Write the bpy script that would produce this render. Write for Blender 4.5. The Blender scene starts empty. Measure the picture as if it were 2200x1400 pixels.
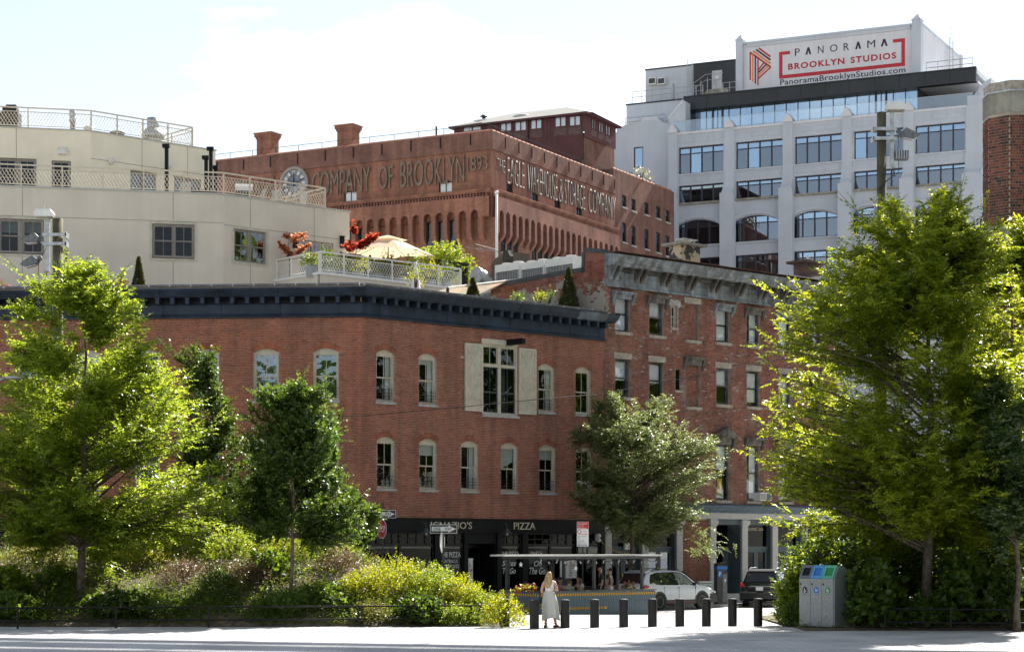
import bpy, bmesh, math, random
import numpy as np
from mathutils import Vector, Matrix
random.seed(7)
rng = np.random.default_rng(11)
S = bpy.context.scene
COL = S.collection
R = math.radians
CAMZ, FPX, HY = 2.4, 4278.0, 1175.0
cam_d = bpy.data.cameras.new("camera")
cam = bpy.data.objects.new("camera", cam_d)
COL.objects.link(cam)
cam.location = (0, 0, CAMZ)
cam.rotation_euler = (R(90), 0, 0)
cam_d.lens = 70.0
cam_d.sensor_width = 36.0
cam_d.shift_y = (HY - 700.0) / 2200.0
cam_d.clip_start = 0.5
cam_d.clip_end = 6000
S.camera = cam
SUN_EL, SUN_AZ = 41.0, 30.0            # azimuth measured from +Y towards +X
world = bpy.data.worlds.new("World")
S.world = world
world.use_nodes = True
wn, wl = world.node_tree.nodes, world.node_tree.links
wn.clear()
w_out = wn.new("ShaderNodeOutputWorld")
w_bg = wn.new("ShaderNodeBackground")
w_sky = wn.new("ShaderNodeTexSky")
w_sky.sky_type = 'NISHITA'
w_sky.sun_disc = False
w_sky.sun_elevation = R(SUN_EL)
w_sky.sun_rotation = R(SUN_AZ)
w_sky.air_density = 1.0
w_sky.dust_density = 0.0
w_sky.ozone_density = 1.0
w_bg.inputs["Strength"].default_value = 0.12
w_tc = wn.new("ShaderNodeTexCoord")
w_map = wn.new("ShaderNodeMapping")
w_map.inputs["Scale"].default_value = (1.0, 1.0, 2.6)
w_map.inputs["Location"].default_value = (0.37, 0.1, 0.0)
w_n = wn.new("ShaderNodeTexNoise")
w_n.inputs["Scale"].default_value = 7.0
w_n.inputs["Detail"].default_value = 9.0
w_n.inputs["Roughness"].default_value = 0.55
w_r = wn.new("ShaderNodeValToRGB")
w_r.color_ramp.elements[0].position = 0.55
w_r.color_ramp.elements[0].color = (0, 0, 0, 1)
w_r.color_ramp.elements[1].position = 0.72
w_r.color_ramp.elements[1].color = (1, 1, 1, 1)
w_mix = wn.new("ShaderNodeMixRGB")
w_mix.inputs[2].default_value = (4.9, 4.95, 5.05, 1)
wl.new(w_tc.outputs["Generated"], w_map.inputs[0])
wl.new(w_map.outputs[0], w_n.inputs["Vector"])
wl.new(w_n.outputs[0], w_r.inputs[0])
wl.new(w_r.outputs[0], w_mix.inputs[0])
w_hsv = wn.new("ShaderNodeHueSaturation")      # summer haze takes colour out of the sky
w_hsv.inputs["Saturation"].default_value = 0.5
w_hsv.inputs["Value"].default_value = 0.54
wl.new(w_sky.outputs[0], w_hsv.inputs["Color"])
wl.new(w_hsv.outputs[0], w_mix.inputs[1])
wl.new(w_mix.outputs[0], w_bg.inputs[0])
wl.new(w_bg.outputs[0], w_out.inputs[0])
sun_d = bpy.data.lights.new("sun", 'SUN')
sun_d.energy = 5.0
sun_d.angle = R(0.53)
sun_d.color = (1.0, 0.95, 0.87)
sun = bpy.data.objects.new("sun", sun_d)
COL.objects.link(sun)
SUNV = Vector((math.sin(R(SUN_AZ)) * math.cos(R(SUN_EL)), math.cos(R(SUN_AZ)) * math.cos(R(SUN_EL)), math.sin(R(SUN_EL))))
sun.rotation_euler = SUNV.to_track_quat('Z', 'Y').to_euler()
sun.location = (20, 40, 60)
S.view_settings.view_transform = 'Standard'
S.view_settings.look = 'None'
S.view_settings.gamma = 1.0
S.view_settings.exposure = 1.42
S.view_settings.use_curve_mapping = False
S.render.engine = 'CYCLES'
S.cycles.max_bounces = 8
S.cycles.transparent_max_bounces = 12
S.cycles.use_denoising = True
WM = {}                                  # world matrix of every object made here
def P(px, py, Y):
 return Vector(((px - 1100.0) / FPX * Y, Y, CAMZ + (HY - py) / FPX * Y))
def T(x, y, z, rz=0.0):
 return Matrix.Translation((x, y, z)) @ Matrix.Rotation(rz, 4, 'Z')
class MB:
 def __init__(s):
  s.v, s.f = [], []
 def poly(s, pts):
  n = len(s.v)
  s.v.extend([tuple(p) for p in pts])
  s.f.append(tuple(range(n, n + len(pts))))
 def box(s, x0, x1, y0, y1, z0, z1):
  n = len(s.v)
  s.v += [(x0, y0, z0), (x1, y0, z0), (x1, y1, z0), (x0, y1, z0), (x0, y0, z1), (x1, y0, z1), (x1, y1, z1), (x0, y1, z1)]
  s.f += [(n, n + 1, n + 5, n + 4), (n + 1, n + 2, n + 6, n + 5), (n + 2, n + 3, n + 7, n + 6), (n + 3, n, n + 4, n + 7), (n + 4, n + 5, n + 6, n + 7), (n + 3, n + 2, n + 1, n)]
  return s
 def prism(s, pts, axis, a, b):
  """2-D polygon pushed along an axis: 'x' uses (y,z), 'y' uses (x,z), 'z' uses (x,y)."""
  n, k = len(s.v), len(pts)
  def at(p, t):
   return {'x': (t, p[0], p[1]), 'y': (p[0], t, p[1]), 'z': (p[0], p[1], t)}[axis]
  s.v += [at(p, a) for p in pts] + [at(p, b) for p in pts]
  s.f.append(tuple(range(n + k - 1, n - 1, -1)))
  s.f.append(tuple(range(n + k, n + 2 * k)))
  for i in range(k):
   j = (i + 1) % k
   s.f.append((n + i, n + j, n + k + j, n + k + i))
  return s
 def tube(s, pts, r, n=6, cap=True):
  pts = [Vector(p) for p in pts]
  rs = r if isinstance(r, (list, tuple)) else [r] * len(pts)
  base = len(s.v)
  up = None
  for i, p in enumerate(pts):
   d = (pts[min(i + 1, len(pts) - 1)] - pts[max(i - 1, 0)])
   if d.length < 1e-9:
    d = Vector((0, 0, 1))
   d.normalize()
   if up is None:
    up = Vector((0, 0, 1)) if abs(d.z) < 0.9 else Vector((1, 0, 0))
   a = d.cross(up)
   if a.length < 1e-6:
    a = d.cross(Vector((0, 1, 0)))
   a.normalize()
   b = d.cross(a)
   for k in range(n):
    t = 2 * math.pi * k / n
    q = p + (a * math.cos(t) + b * math.sin(t)) * rs[i]
    s.v.append(tuple(q))
  for i in range(len(pts) - 1):
   for k in range(n):
    k2 = (k + 1) % n
    s.f.append((base + i * n + k, base + i * n + k2, base + (i + 1) * n + k2, base + (i + 1) * n + k))
  if cap:
   s.f.append(tuple(base + k for k in range(n - 1, -1, -1)))
   e = base + (len(pts) - 1) * n
   s.f.append(tuple(e + k for k in range(n)))
  return s
 def lathe(s, prof, n=16, c=(0, 0, 0), cap=True):
  base = len(s.v)
  for r, z in prof:
   for k in range(n):
    t = 2 * math.pi * k / n
    s.v.append((c[0] + r * math.cos(t), c[1] + r * math.sin(t), c[2] + z))
  for i in range(len(prof) - 1):
   for k in range(n):
    k2 = (k + 1) % n
    s.f.append((base + i * n + k, base + i * n + k2, base + (i + 1) * n + k2, base + (i + 1) * n + k))
  if not cap:
   return s
  s.f.append(tuple(base + k for k in range(n - 1, -1, -1)))
  e = base + (len(prof) - 1) * n
  s.f.append(tuple(e + k for k in range(n)))
  return s
 def ell(s, c, r, nu=10, nv=7):
  prof = []
  base = len(s.v)
  for i in range(nv + 1):
   ph = math.pi * i / nv - math.pi / 2
   for k in range(nu):
    t = 2 * math.pi * k / nu
    s.v.append((c[0] + r[0] * math.cos(ph) * math.cos(t), c[1] + r[1] * math.cos(ph) * math.sin(t), c[2] + r[2] * math.sin(ph)))
  for i in range(nv):
   for k in range(nu):
    k2 = (k + 1) % nu
    s.f.append((base + i * nu + k, base + i * nu + k2, base + (i + 1) * nu + k2, base + (i + 1) * nu + k))
  return s
 def ring(s, x0, x1, z0, z1, w, y0, y1):
  """rectangular frame in the x-z plane"""
  s.box(x0, x0 + w, y0, y1, z0, z1)
  s.box(x1 - w, x1, y0, y1, z0, z1)
  s.box(x0 + w, x1 - w, y0, y1, z1 - w, z1)
  s.box(x0 + w, x1 - w, y0, y1, z0, z0 + w)
  return s
 def sweep(s, prof, path, closed=False):
  """profile (out, z) swept along a plan path of points (x, y, nx, ny) - n is the outward mitre vector"""
  base, k = len(s.v), len(prof)
  for (x, y, nx, ny) in path:
   for (o, z) in prof:
    s.v.append((x + nx * o, y + ny * o, z))
  for i in range(len(path) - 1):
   for j in range(k - 1):
    a = base + i * k + j
    s.f.append((a, a + k, a + k + 1, a + 1))
  s.f.append(tuple(base + j for j in range(k)))
  e = base + (len(path) - 1) * k
  s.f.append(tuple(e + j for j in range(k - 1, -1, -1)))
  return s
 def mesh(s, name="mesh", smooth=False):
  me = bpy.data.meshes.new(name)
  me.from_pydata(s.v, [], s.f)
  me.update()
  bm = bmesh.new()
  bm.from_mesh(me)
  bmesh.ops.recalc_face_normals(bm, faces=bm.faces)
  bm.to_mesh(me)
  bm.free()
  if smooth:
   me.polygons.foreach_set("use_smooth", [True] * len(me.polygons))
  return me
def raw_mesh(name, verts, loops, nper, smooth=False):
 """fast mesh from numpy: verts (n,3), loops flat vertex indices, nper vertices per face"""
 me = bpy.data.meshes.new(name)
 nf = len(loops) // nper
 me.vertices.add(len(verts))
 me.vertices.foreach_set("co", np.ascontiguousarray(verts, dtype=np.float32).ravel())
 me.loops.add(len(loops))
 me.loops.foreach_set("vertex_index", np.ascontiguousarray(loops, dtype=np.int32).ravel())
 me.polygons.add(nf)
 me.polygons.foreach_set("loop_start", np.arange(0, nf * nper, nper, dtype=np.int32))
 me.polygons.foreach_set("loop_total", np.full(nf, nper, dtype=np.int32))
 if smooth:
  me.polygons.foreach_set("use_smooth", np.ones(nf, dtype=bool))
 me.update(calc_edges=True)
 me.validate()
 return me
def obj(name, mb, mat=None, parent=None, M=None, smooth=False):
 """links one mesh object; M is its world matrix"""
 me = mb.mesh(name, smooth) if isinstance(mb, MB) else mb
 o = bpy.data.objects.new(name, me)
 COL.objects.link(o)
 if mat is not None:
  if len(me.materials) == 0:
   me.materials.append(mat)
  elif me.materials[0] != mat:
   o.material_slots[0].link = 'OBJECT'
   o.material_slots[0].material = mat
 M = M or Matrix()
 WM[o.name] = M
 if parent is not None:
  o.parent = parent
  o.matrix_basis = WM[parent.name].inverted() @ M
 else:
  o.matrix_basis = M
 return o
def tag(o, label, cat, group=None):
 o['label'] = label
 o['category'] = cat
 if group:
  o['group'] = group
 return o
def thing(name, label, cat, loc, rz=0.0, group=None):
 o = bpy.data.objects.new(name, None)
 o.empty_display_size = 0.2
 COL.objects.link(o)
 M = T(loc[0], loc[1], loc[2], rz)
 o.matrix_basis = M
 WM[o.name] = M
 return tag(o, label, cat, group)
def solo(name, mb, mat, label, cat, M=None, group=None, smooth=False):
 return tag(obj(name, mb, mat, None, M, smooth), label, cat, group)
def stuff(o):
 o['kind'] = 'stuff'
 return o
def struct(o):
 o['kind'] = 'structure'
 return o
def copy_tree(o, parent=None, M=None):
 c = o.copy()
 COL.objects.link(c)
 if parent is not None:
  c.parent = parent
 if M is not None:
  c.matrix_basis = M
  WM[c.name] = M
 else:
  WM[c.name] = (WM[parent.name] @ c.matrix_basis) if parent else c.matrix_basis.copy()
 for ch in list(o.children):
  copy_tree(ch, c)
 return c
class Fac:
 """a vertical plane seen by the camera; local x runs left to right, y inwards, z up"""
 def __init__(s, x, y, dx, dy):
  L = math.hypot(dx, dy)
  s.x, s.y, s.ux, s.uy = x, y, dx / L, dy / L
  s.rz = math.atan2(s.uy, s.ux)
 @property
 def M(s):
  return T(s.x, s.y, 0, s.rz)
 def s_at(s, px):
  k = (px - 1100.0) / FPX
  return (k * s.y - s.x) / (s.ux - k * s.uy)
 def Y(s, t):
  return s.y + s.uy * t
 def z_at(s, px, py):
  return CAMZ + (HY - py) / FPX * s.Y(s.s_at(px))
 def pt(s, t, z, d=0.0):
  return Vector((s.x + s.ux * t - s.uy * d, s.y + s.uy * t + s.ux * d, z))
 def Ms(s, t, z, d=0.0):
  p = s.pt(t, z, d)
  return T(p.x, p.y, p.z, s.rz)
 def inward(s, d):
  return Fac(s.x - s.uy * d, s.y + s.ux * d, s.ux, s.uy)
def new_mat(name):
 m = bpy.data.materials.new(name)
 m.use_nodes = True
 nt = m.node_tree
 return m, nt.nodes, nt.links, nt.nodes["Principled BSDF"]
def ramp(n, stops):
 r = n.new("ShaderNodeValToRGB")
 e = r.color_ramp.elements
 while len(e) < len(stops):
  e.new(0.5)
 for el, (p, c) in zip(e, stops):
  el.position = p
  el.color = (c[0], c[1], c[2], 1)
 return r
def mat(name, col, rough=0.6, metal=0.0, var=0.12, scale=3.0, bump=0.0, bscale=30.0, spec=0.5, col2=None, streak=0.0):
 """painted / stone / metal surface with uneven colour, rain streaks and fine relief"""
 m, n, l, b = new_mat(name)
 b.inputs["Roughness"].default_value = rough
 b.inputs["Metallic"].default_value = metal
 b.inputs["Specular IOR Level"].default_value = spec
 tc = n.new("ShaderNodeTexCoord")
 no = n.new("ShaderNodeTexNoise")
 no.inputs["Scale"].default_value = scale
 no.inputs["Detail"].default_value = 6
 no.inputs["Roughness"].default_value = 0.6
 l.new(tc.outputs["Object"], no.inputs["Vector"])
 c2 = col2 or tuple(c * (1 - var * 2) for c in col)
 c1 = tuple(min(1, c * (1 + var * 0.6)) for c in col)
 rp = ramp(n, [(0.32, c2), (0.62, c1)])
 l.new(no.outputs[0], rp.inputs[0])
 out = rp.outputs[0]
 if streak > 0:
  mp = n.new("ShaderNodeMapping")
  mp.inputs["Scale"].default_value = (2.2, 2.2, 0.12)
  n2 = n.new("ShaderNodeTexNoise")
  n2.inputs["Scale"].default_value = 1.6
  n2.inputs["Detail"].default_value = 5
  l.new(tc.outputs["Object"], mp.inputs[0])
  l.new(mp.outputs[0], n2.inputs["Vector"])
  r2 = ramp(n, [(0.42, (1 - streak, 1 - streak, 1 - streak * 1.05)), (0.62, (1, 1, 1))])
  l.new(n2.outputs[0], r2.inputs[0])
  mx = n.new("ShaderNodeMixRGB")
  mx.blend_type = 'MULTIPLY'
  mx.inputs[0].default_value = 1
  l.new(out, mx.inputs[1])
  l.new(r2.outputs[0], mx.inputs[2])
  out = mx.outputs[0]
 l.new(out, b.inputs["Base Color"])
 if bump > 0:
  n3 = n.new("ShaderNodeTexNoise")
  n3.inputs["Scale"].default_value = bscale
  n3.inputs["Detail"].default_value = 4
  l.new(tc.outputs["Object"], n3.inputs["Vector"])
  bp = n.new("ShaderNodeBump")
  bp.inputs["Strength"].default_value = bump
  bp.inputs["Distance"].default_value = 0.02
  l.new(n3.outputs[0], bp.inputs["Height"])
  l.new(bp.outputs[0], b.inputs["Normal"])
 return m
def brick_mat(name, cols, stain=0.25, efflo=0.0, rough=0.85):
 """one colour per brick (per mesh island and per object), with stains across the wall"""
 m, n, l, b = new_mat(name)
 b.inputs["Roughness"].default_value = rough
 g = n.new("ShaderNodeNewGeometry")
 oi = n.new("ShaderNodeObjectInfo")
 ad = n.new("ShaderNodeMath")
 ad.operation = 'ADD'
 fr = n.new("ShaderNodeMath")
 fr.operation = 'FRACT'
 l.new(g.outputs["Random Per Island"], ad.inputs[0])
 l.new(oi.outputs["Random"], ad.inputs[1])
 l.new(ad.outputs[0], fr.inputs[0])
 rp = ramp(n, [(i / (len(cols) - 1), c) for i, c in enumerate(cols)])
 l.new(fr.outputs[0], rp.inputs[0])
 no = n.new("ShaderNodeTexNoise")
 no.inputs["Scale"].default_value = 0.55
 no.inputs["Detail"].default_value = 7
 no.inputs["Roughness"].default_value = 0.65
 l.new(g.outputs["Position"], no.inputs["Vector"])
 r2 = ramp(n, [(0.36, (1 - stain, 1 - stain, 1 - stain)), (0.6, (1.06, 1.06, 1.06))])
 l.new(no.outputs[0], r2.inputs[0])
 mx = n.new("ShaderNodeMixRGB")
 mx.blend_type = 'MULTIPLY'
 mx.inputs[0].default_value = 1
 l.new(rp.outputs[0], mx.inputs[1])
 l.new(r2.outputs[0], mx.inputs[2])
 mp = n.new("ShaderNodeMapping")
 mp.inputs["Scale"].default_value = (1.6, 1.6, .13)
 n4 = n.new("ShaderNodeTexNoise")
 n4.inputs["Scale"].default_value = 1.5
 n4.inputs["Detail"].default_value = 6
 l.new(g.outputs["Position"], mp.inputs[0])
 l.new(mp.outputs[0], n4.inputs["Vector"])
 r4 = ramp(n, [(.36, (.72, .7, .7)), (.52, (1, 1, 1))])
 l.new(n4.outputs[0], r4.inputs[0])
 m4 = n.new("ShaderNodeMixRGB")
 m4.blend_type = 'MULTIPLY'
 m4.inputs[0].default_value = 1
 l.new(mx.outputs[0], m4.inputs[1])
 l.new(r4.outputs[0], m4.inputs[2])
 out = m4.outputs[0]
 if efflo > 0:
  n2 = n.new("ShaderNodeTexNoise")
  n2.inputs["Scale"].default_value = 0.9
  n2.inputs["Detail"].default_value = 9
  n2.inputs["Roughness"].default_value = 0.72
  l.new(g.outputs["Position"], n2.inputs["Vector"])
  r3 = ramp(n, [(0.52, (0, 0, 0)), (0.72, (efflo, efflo, efflo))])
  l.new(n2.outputs[0], r3.inputs[0])
  m2 = n.new("ShaderNodeMixRGB")
  l.new(r3.outputs[0], m2.inputs[0])
  l.new(out, m2.inputs[1])
  m2.inputs[2].default_value = (0.42, 0.38, 0.36, 1)
  out = m2.outputs[0]
 l.new(out, b.inputs["Base Color"])
 return m
def brick_tex_mat(name, c1, c2, mortar, stain=0.4, scale=1.0, row=0.0677, rough=0.9, streak=0.3, axis='xz'):
 """brickwork too far off to count, courses at real size"""
 m, n, l, b = new_mat(name)
 b.inputs["Roughness"].default_value = rough
 tc = n.new("ShaderNodeTexCoord")
 sp = n.new("ShaderNodeSeparateXYZ")
 cb = n.new("ShaderNodeCombineXYZ")
 l.new(tc.outputs["Object"], sp.inputs[0])
 ax = n.new("ShaderNodeMath")
 ax.operation = 'ADD'
 l.new(sp.outputs[0], ax.inputs[0])
 l.new(sp.outputs[1], ax.inputs[1])
 l.new(ax.outputs[0], cb.inputs[0])
 l.new(sp.outputs[2], cb.inputs[1])
 bt = n.new("ShaderNodeTexBrick")
 bt.inputs["Scale"].default_value = 1.0
 bt.inputs["Brick Width"].default_value = 0.21 * scale
 bt.inputs["Row Height"].default_value = row * scale
 bt.inputs["Mortar Size"].default_value = 0.006 * scale
 bt.inputs["Color1"].default_value = (*c1, 1)
 bt.inputs["Color2"].default_value = (*c2, 1)
 bt.inputs["Mortar"].default_value = (*mortar, 1)
 bt.inputs["Bias"].default_value = -0.1
 l.new(cb.outputs[0], bt.inputs["Vector"])
 no = n.new("ShaderNodeTexNoise")
 no.inputs["Scale"].default_value = 0.35
 no.inputs["Detail"].default_value = 9
 no.inputs["Roughness"].default_value = 0.7
 l.new(tc.outputs["Object"], no.inputs["Vector"])
 r2 = ramp(n, [(0.35, (1 - stain, 1 - stain * 1.02, 1 - stain)), (0.62, (1.08, 1.06, 1.05))])
 l.new(no.outputs[0], r2.inputs[0])
 mx = n.new("ShaderNodeMixRGB")
 mx.blend_type = 'MULTIPLY'
 mx.inputs[0].default_value = 1
 l.new(bt.outputs[0], mx.inputs[1])
 l.new(r2.outputs[0], mx.inputs[2])
 mp = n.new("ShaderNodeMapping")
 mp.inputs["Scale"].default_value = (1.3, 1.3, 0.1)
 n2 = n.new("ShaderNodeTexNoise")
 n2.inputs["Scale"].default_value = 1.3
 n2.inputs["Detail"].default_value = 6
 l.new(tc.outputs["Object"], mp.inputs[0])
 l.new(mp.outputs[0], n2.inputs["Vector"])
 r3 = ramp(n, [(0.38, (1 - streak,) * 3), (0.55, (1, 1, 1))])
 l.new(n2.outputs[0], r3.inputs[0])
 m3 = n.new("ShaderNodeMixRGB")
 m3.blend_type = 'MULTIPLY'
 m3.inputs[0].default_value = 1
 l.new(mx.outputs[0], m3.inputs[1])
 l.new(r3.outputs[0], m3.inputs[2])
 l.new(m3.outputs[0], b.inputs["Base Color"])
 bp = n.new("ShaderNodeBump")
 bp.inputs["Strength"].default_value = 0.5
 bp.inputs["Distance"].default_value = 0.01
 l.new(bt.outputs["Fac"], bp.inputs["Height"])
 bp.invert = True
 l.new(bp.outputs[0], b.inputs["Normal"])
 return m
def glass_mat(name, refl=0.14, tint=(0.75, 0.8, 0.8), wav=0.0, wscale=3.0, gcol=(0.9, 0.95, 1.0)):
 m, n, l, b = new_mat(name)
 out = n["Material Output"]
 n.remove(b)
 tr = n.new("ShaderNodeBsdfTransparent")
 tr.inputs[0].default_value = (*tint, 1)
 gl = n.new("ShaderNodeBsdfGlossy")
 gl.inputs["Color"].default_value = (*gcol, 1)
 gl.inputs["Roughness"].default_value = 0.015
 lw = n.new("ShaderNodeLayerWeight")
 pw_ = n.new("ShaderNodeMath")
 pw_.operation = 'POWER'
 pw_.inputs[1].default_value = 4.0
 l.new(lw.outputs["Facing"], pw_.inputs[0])
 ad = n.new("ShaderNodeMath")
 ad.operation = 'MULTIPLY_ADD'
 ad.use_clamp = True
 l.new(pw_.outputs[0], ad.inputs[0])
 ad.inputs[1].default_value = 0.85
 ad.inputs[2].default_value = refl + 0.03
 mx = n.new("ShaderNodeMixShader")
 l.new(ad.outputs[0], mx.inputs[0])
 l.new(tr.outputs[0], mx.inputs[1])
 l.new(gl.outputs[0], mx.inputs[2])
 l.new(mx.outputs[0], out.inputs[0])
 if wav > 0:
  g = n.new("ShaderNodeNewGeometry")
  no = n.new("ShaderNodeTexNoise")
  no.inputs["Scale"].default_value = wscale
  no.inputs["Detail"].default_value = 1.5
  l.new(g.outputs["Position"], no.inputs["Vector"])
  bp = n.new("ShaderNodeBump")
  bp.inputs["Strength"].default_value = 1.0
  bp.inputs["Distance"].default_value = wav
  l.new(no.outputs[0], bp.inputs["Height"])
  l.new(bp.outputs[0], gl.inputs["Normal"])
 return m
def leaf_mat(name, col, tcol, tw=0.45, rough=0.42, var=0.5, spec=0.5):
 m, n, l, b = new_mat(name)
 out = n["Material Output"]
 b.inputs["Roughness"].default_value = rough
 b.inputs["Specular IOR Level"].default_value = spec
 g = n.new("ShaderNodeNewGeometry")
 r1 = ramp(n, [(0.0, tuple(c * (1 - var) for c in col)), (0.6, col), (1.0, (col[0] * 1.5, col[1] * 1.25, col[2] * 1.1))])
 l.new(g.outputs["Random Per Island"], r1.inputs[0])
 l.new(r1.outputs[0], b.inputs["Base Color"])
 tl = n.new("ShaderNodeBsdfTranslucent")
 r2 = ramp(n, [(0.0, tuple(c * (1 - var) for c in tcol)), (0.6, tcol), (1.0, (min(1, tcol[0] * 1.45), tcol[1] * 1.1, tcol[2]))])
 l.new(g.outputs["Random Per Island"], r2.inputs[0])
 l.new(r2.outputs[0], tl.inputs[0])
 mx = n.new("ShaderNodeMixShader")
 mx.inputs[0].default_value = tw
 l.new(b.outputs[0], mx.inputs[1])
 l.new(tl.outputs[0], mx.inputs[2])
 l.new(mx.outputs[0], out.inputs[0])
 return m
M_ = {}
M_['mortar'] = mat('mortar', (0.5, 0.4, 0.33), 0.95, var=0.15, scale=2)
M_['brick_corner'] = brick_mat('brick_corner', [(0.230, 0.076, 0.047), (0.317, 0.104, 0.061), (0.360, 0.119, 0.068), (0.403, 0.139, 0.080), (0.288, 0.097, 0.059)], stain=0.22, efflo=0.06)
M_['brick_corner_left'] = brick_mat('brick_corner_left', [(0.260, 0.076, 0.038), (0.366, 0.108, 0.052), (0.412, 0.121, 0.057), (0.458, 0.144, 0.067), (0.305, 0.097, 0.049)], stain=0.22, efflo=0.06)
M_['brick_old'] = brick_mat('brick_old', [(0.172, 0.065, 0.042), (0.283, 0.100, 0.063), (0.333, 0.111, 0.065), (0.394, 0.135, 0.079), (0.234, 0.106, 0.074)], stain=0.3, efflo=0.55)
M_['mortar_old'] = mat('mortar_old', (0.36, 0.3, 0.27), 0.95, var=0.25, scale=1.5)
M_['brick_tower'] = brick_mat('brick_tower', [(0.035, 0.022, 0.022), (0.11, 0.045, 0.035), (0.17, 0.05, 0.032), (0.22, 0.062, 0.038), (0.26, 0.08, 0.045), (0.05, 0.03, 0.03)], stain=0.15)
M_['mortar_tower'] = mat('mortar_tower', (0.42, 0.36, 0.28), 0.95, var=0.12)
M_['brick_eagle'] = brick_tex_mat('brick_eagle', (0.4, 0.165, 0.098), (0.27, 0.105, 0.07), (0.3, 0.2, 0.15), stain=0.42, streak=0.3)
M_['brick_eagle_brown'] = brick_tex_mat('brick_eagle_brown', (0.25, 0.11, 0.075), (0.16, 0.07, 0.052), (0.3, 0.2, 0.16), stain=0.4, streak=0.25)
M_['brick_eagle_side'] = brick_tex_mat('brick_eagle_side', (0.36, 0.155, 0.105), (0.25, 0.11, 0.085), (0.3, 0.2, 0.16), stain=0.4, streak=0.3)
M_['brick_dark'] = brick_tex_mat('brick_dark', (0.17, 0.08, 0.06), (0.07, 0.05, 0.055), (0.3, 0.24, 0.22), stain=0.5, streak=0.2)
M_['clock_glass'] = mat('clock_glass', (0.42, 0.46, 0.52), 0.3, var=0.4, scale=1.6, col2=(0.05, 0.08, 0.15))
M_['terracotta'] = mat('terracotta', (0.42, 0.19, 0.12), 0.8, var=0.25, scale=4)
M_['cornice_navy'] = mat('cornice_navy', (0.03, 0.046, 0.075), 0.5, var=0.25, scale=0.9, streak=0.25, spec=0.3)
M_['cornice_navy_light'] = mat('cornice_navy_light', (0.12, 0.16, 0.21), 0.5, var=0.3, scale=1.4, streak=0.35)
M_['coping_grey'] = mat('coping_grey', (0.2, 0.19, 0.19), 0.9, var=0.25, scale=2, bump=0.3)
M_['trim_cream'] = mat('trim_cream', (0.55, 0.5, 0.4), 0.55, var=0.1, scale=3)
M_['stone_sill'] = mat('stone_sill', (0.42, 0.41, 0.4), 0.85, var=0.18, scale=5, bump=0.3)
M_['sandstone'] = mat('sandstone', (0.42, 0.37, 0.31), 0.9, var=0.22, scale=4, bump=0.4)
M_['granite'] = mat('granite', (0.5, 0.49, 0.49), 0.75, var=0.12, scale=14, bump=0.15)
M_['grey_wood'] = mat('grey_wood', (0.17, 0.155, 0.14), 0.9, var=0.35, scale=3, streak=0.4)
M_['zinc_old'] = mat('zinc_old', (0.29, 0.33, 0.37), 0.7, var=0.22, scale=1.6, streak=0.5, bump=0.3, col2=(0.15, 0.14, 0.13))
M_['zinc_brown'] = mat('zinc_brown', (0.2, 0.18, 0.165), 0.8, var=0.35, scale=2.5, streak=0.5, bump=0.4)
M_['rust'] = mat('rust', (0.16, 0.07, 0.05), 0.85, var=0.4, scale=4)
M_['black_paint'] = mat('black_paint', (0.007, 0.008, 0.01), 0.55, var=0.2, spec=0.2)
M_['black_satin'] = mat('black_satin', (0.009, 0.009, 0.0095), 0.45, var=0.3, scale=6, spec=0.35)
M_['iron'] = mat('iron', (0.02, 0.02, 0.022), 0.5, var=0.2)
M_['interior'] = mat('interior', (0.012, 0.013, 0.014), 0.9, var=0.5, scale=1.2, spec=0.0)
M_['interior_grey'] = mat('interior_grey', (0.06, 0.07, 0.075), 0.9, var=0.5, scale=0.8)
M_['blind'] = mat('blind', (0.62, 0.64, 0.6), 0.8, var=0.08, scale=4, streak=0.15)
M_['blind_green'] = mat('blind_green', (0.5, 0.55, 0.46), 0.8, var=0.08, scale=4)
M_['curtain_white'] = mat('curtain_white', (0.8, 0.83, 0.86), 0.8, var=0.05, scale=2, streak=0.1)
M_['cloth_yellow'] = mat('cloth_yellow', (0.62, 0.42, 0.08), 0.9, var=0.1)
M_['glass'] = glass_mat('glass', 0.035, wav=0.003, wscale=2.0)
M_['glass_wavy'] = glass_mat('glass_wavy', 0.16, wav=0.012, wscale=2.6, tint=(0.45, 0.52, 0.58), gcol=(0.75, 0.88, 1.0))
M_['glass_dark'] = glass_mat('glass_dark', 0.0, tint=(0.4, 0.42, 0.44))
M_['drape'] = mat('drape', (0.2, 0.22, 0.2), 0.9, var=0.1, scale=3)
M_['glass_bright'] = glass_mat('glass_bright', 0.13, tint=(.96, .97, .98), wav=0.004, wscale=1.2)
M_['glass_blue'] = glass_mat('glass_blue', 0.42, tint=(0.55, 0.68, 0.8), gcol=(0.6, 0.8, 1.0), wav=0.002, wscale=0.6)
M_['glass_slate'] = glass_mat('glass_slate', 0.18, tint=(0.5, 0.56, 0.62), gcol=(0.75, 0.86, 1.0))
M_['glass_clear'] = glass_mat('glass_clear', 0.1, tint=(0.9, 0.94, 0.95))
M_['glass_shop'] = glass_mat('glass_shop', -0.018, tint=(0.6, 0.62, 0.64))
M_['stucco_cream'] = mat('stucco_cream', (0.86, 0.78, 0.62), 0.9, var=0.05, scale=0.5, bump=0.3, bscale=60, streak=0.02)
M_['stucco_beige'] = mat('stucco_beige', (0.72, 0.645, 0.54), 0.9, var=0.05, scale=0.4, bump=0.35, bscale=60, streak=0.03)
M_['stucco_joint'] = mat('stucco_joint', (0.24, 0.22, 0.19), 0.9, var=0.1)
M_['cap_metal'] = mat('cap_metal', (0.5, 0.5, 0.46), 0.5, var=0.1)
M_['rail_cream'] = mat('rail_cream', (0.66, 0.58, 0.45), 0.5, var=0.05)
M_['rail_white'] = mat('rail_white', (0.8, 0.79, 0.76), 0.45, var=0.04)
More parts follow.
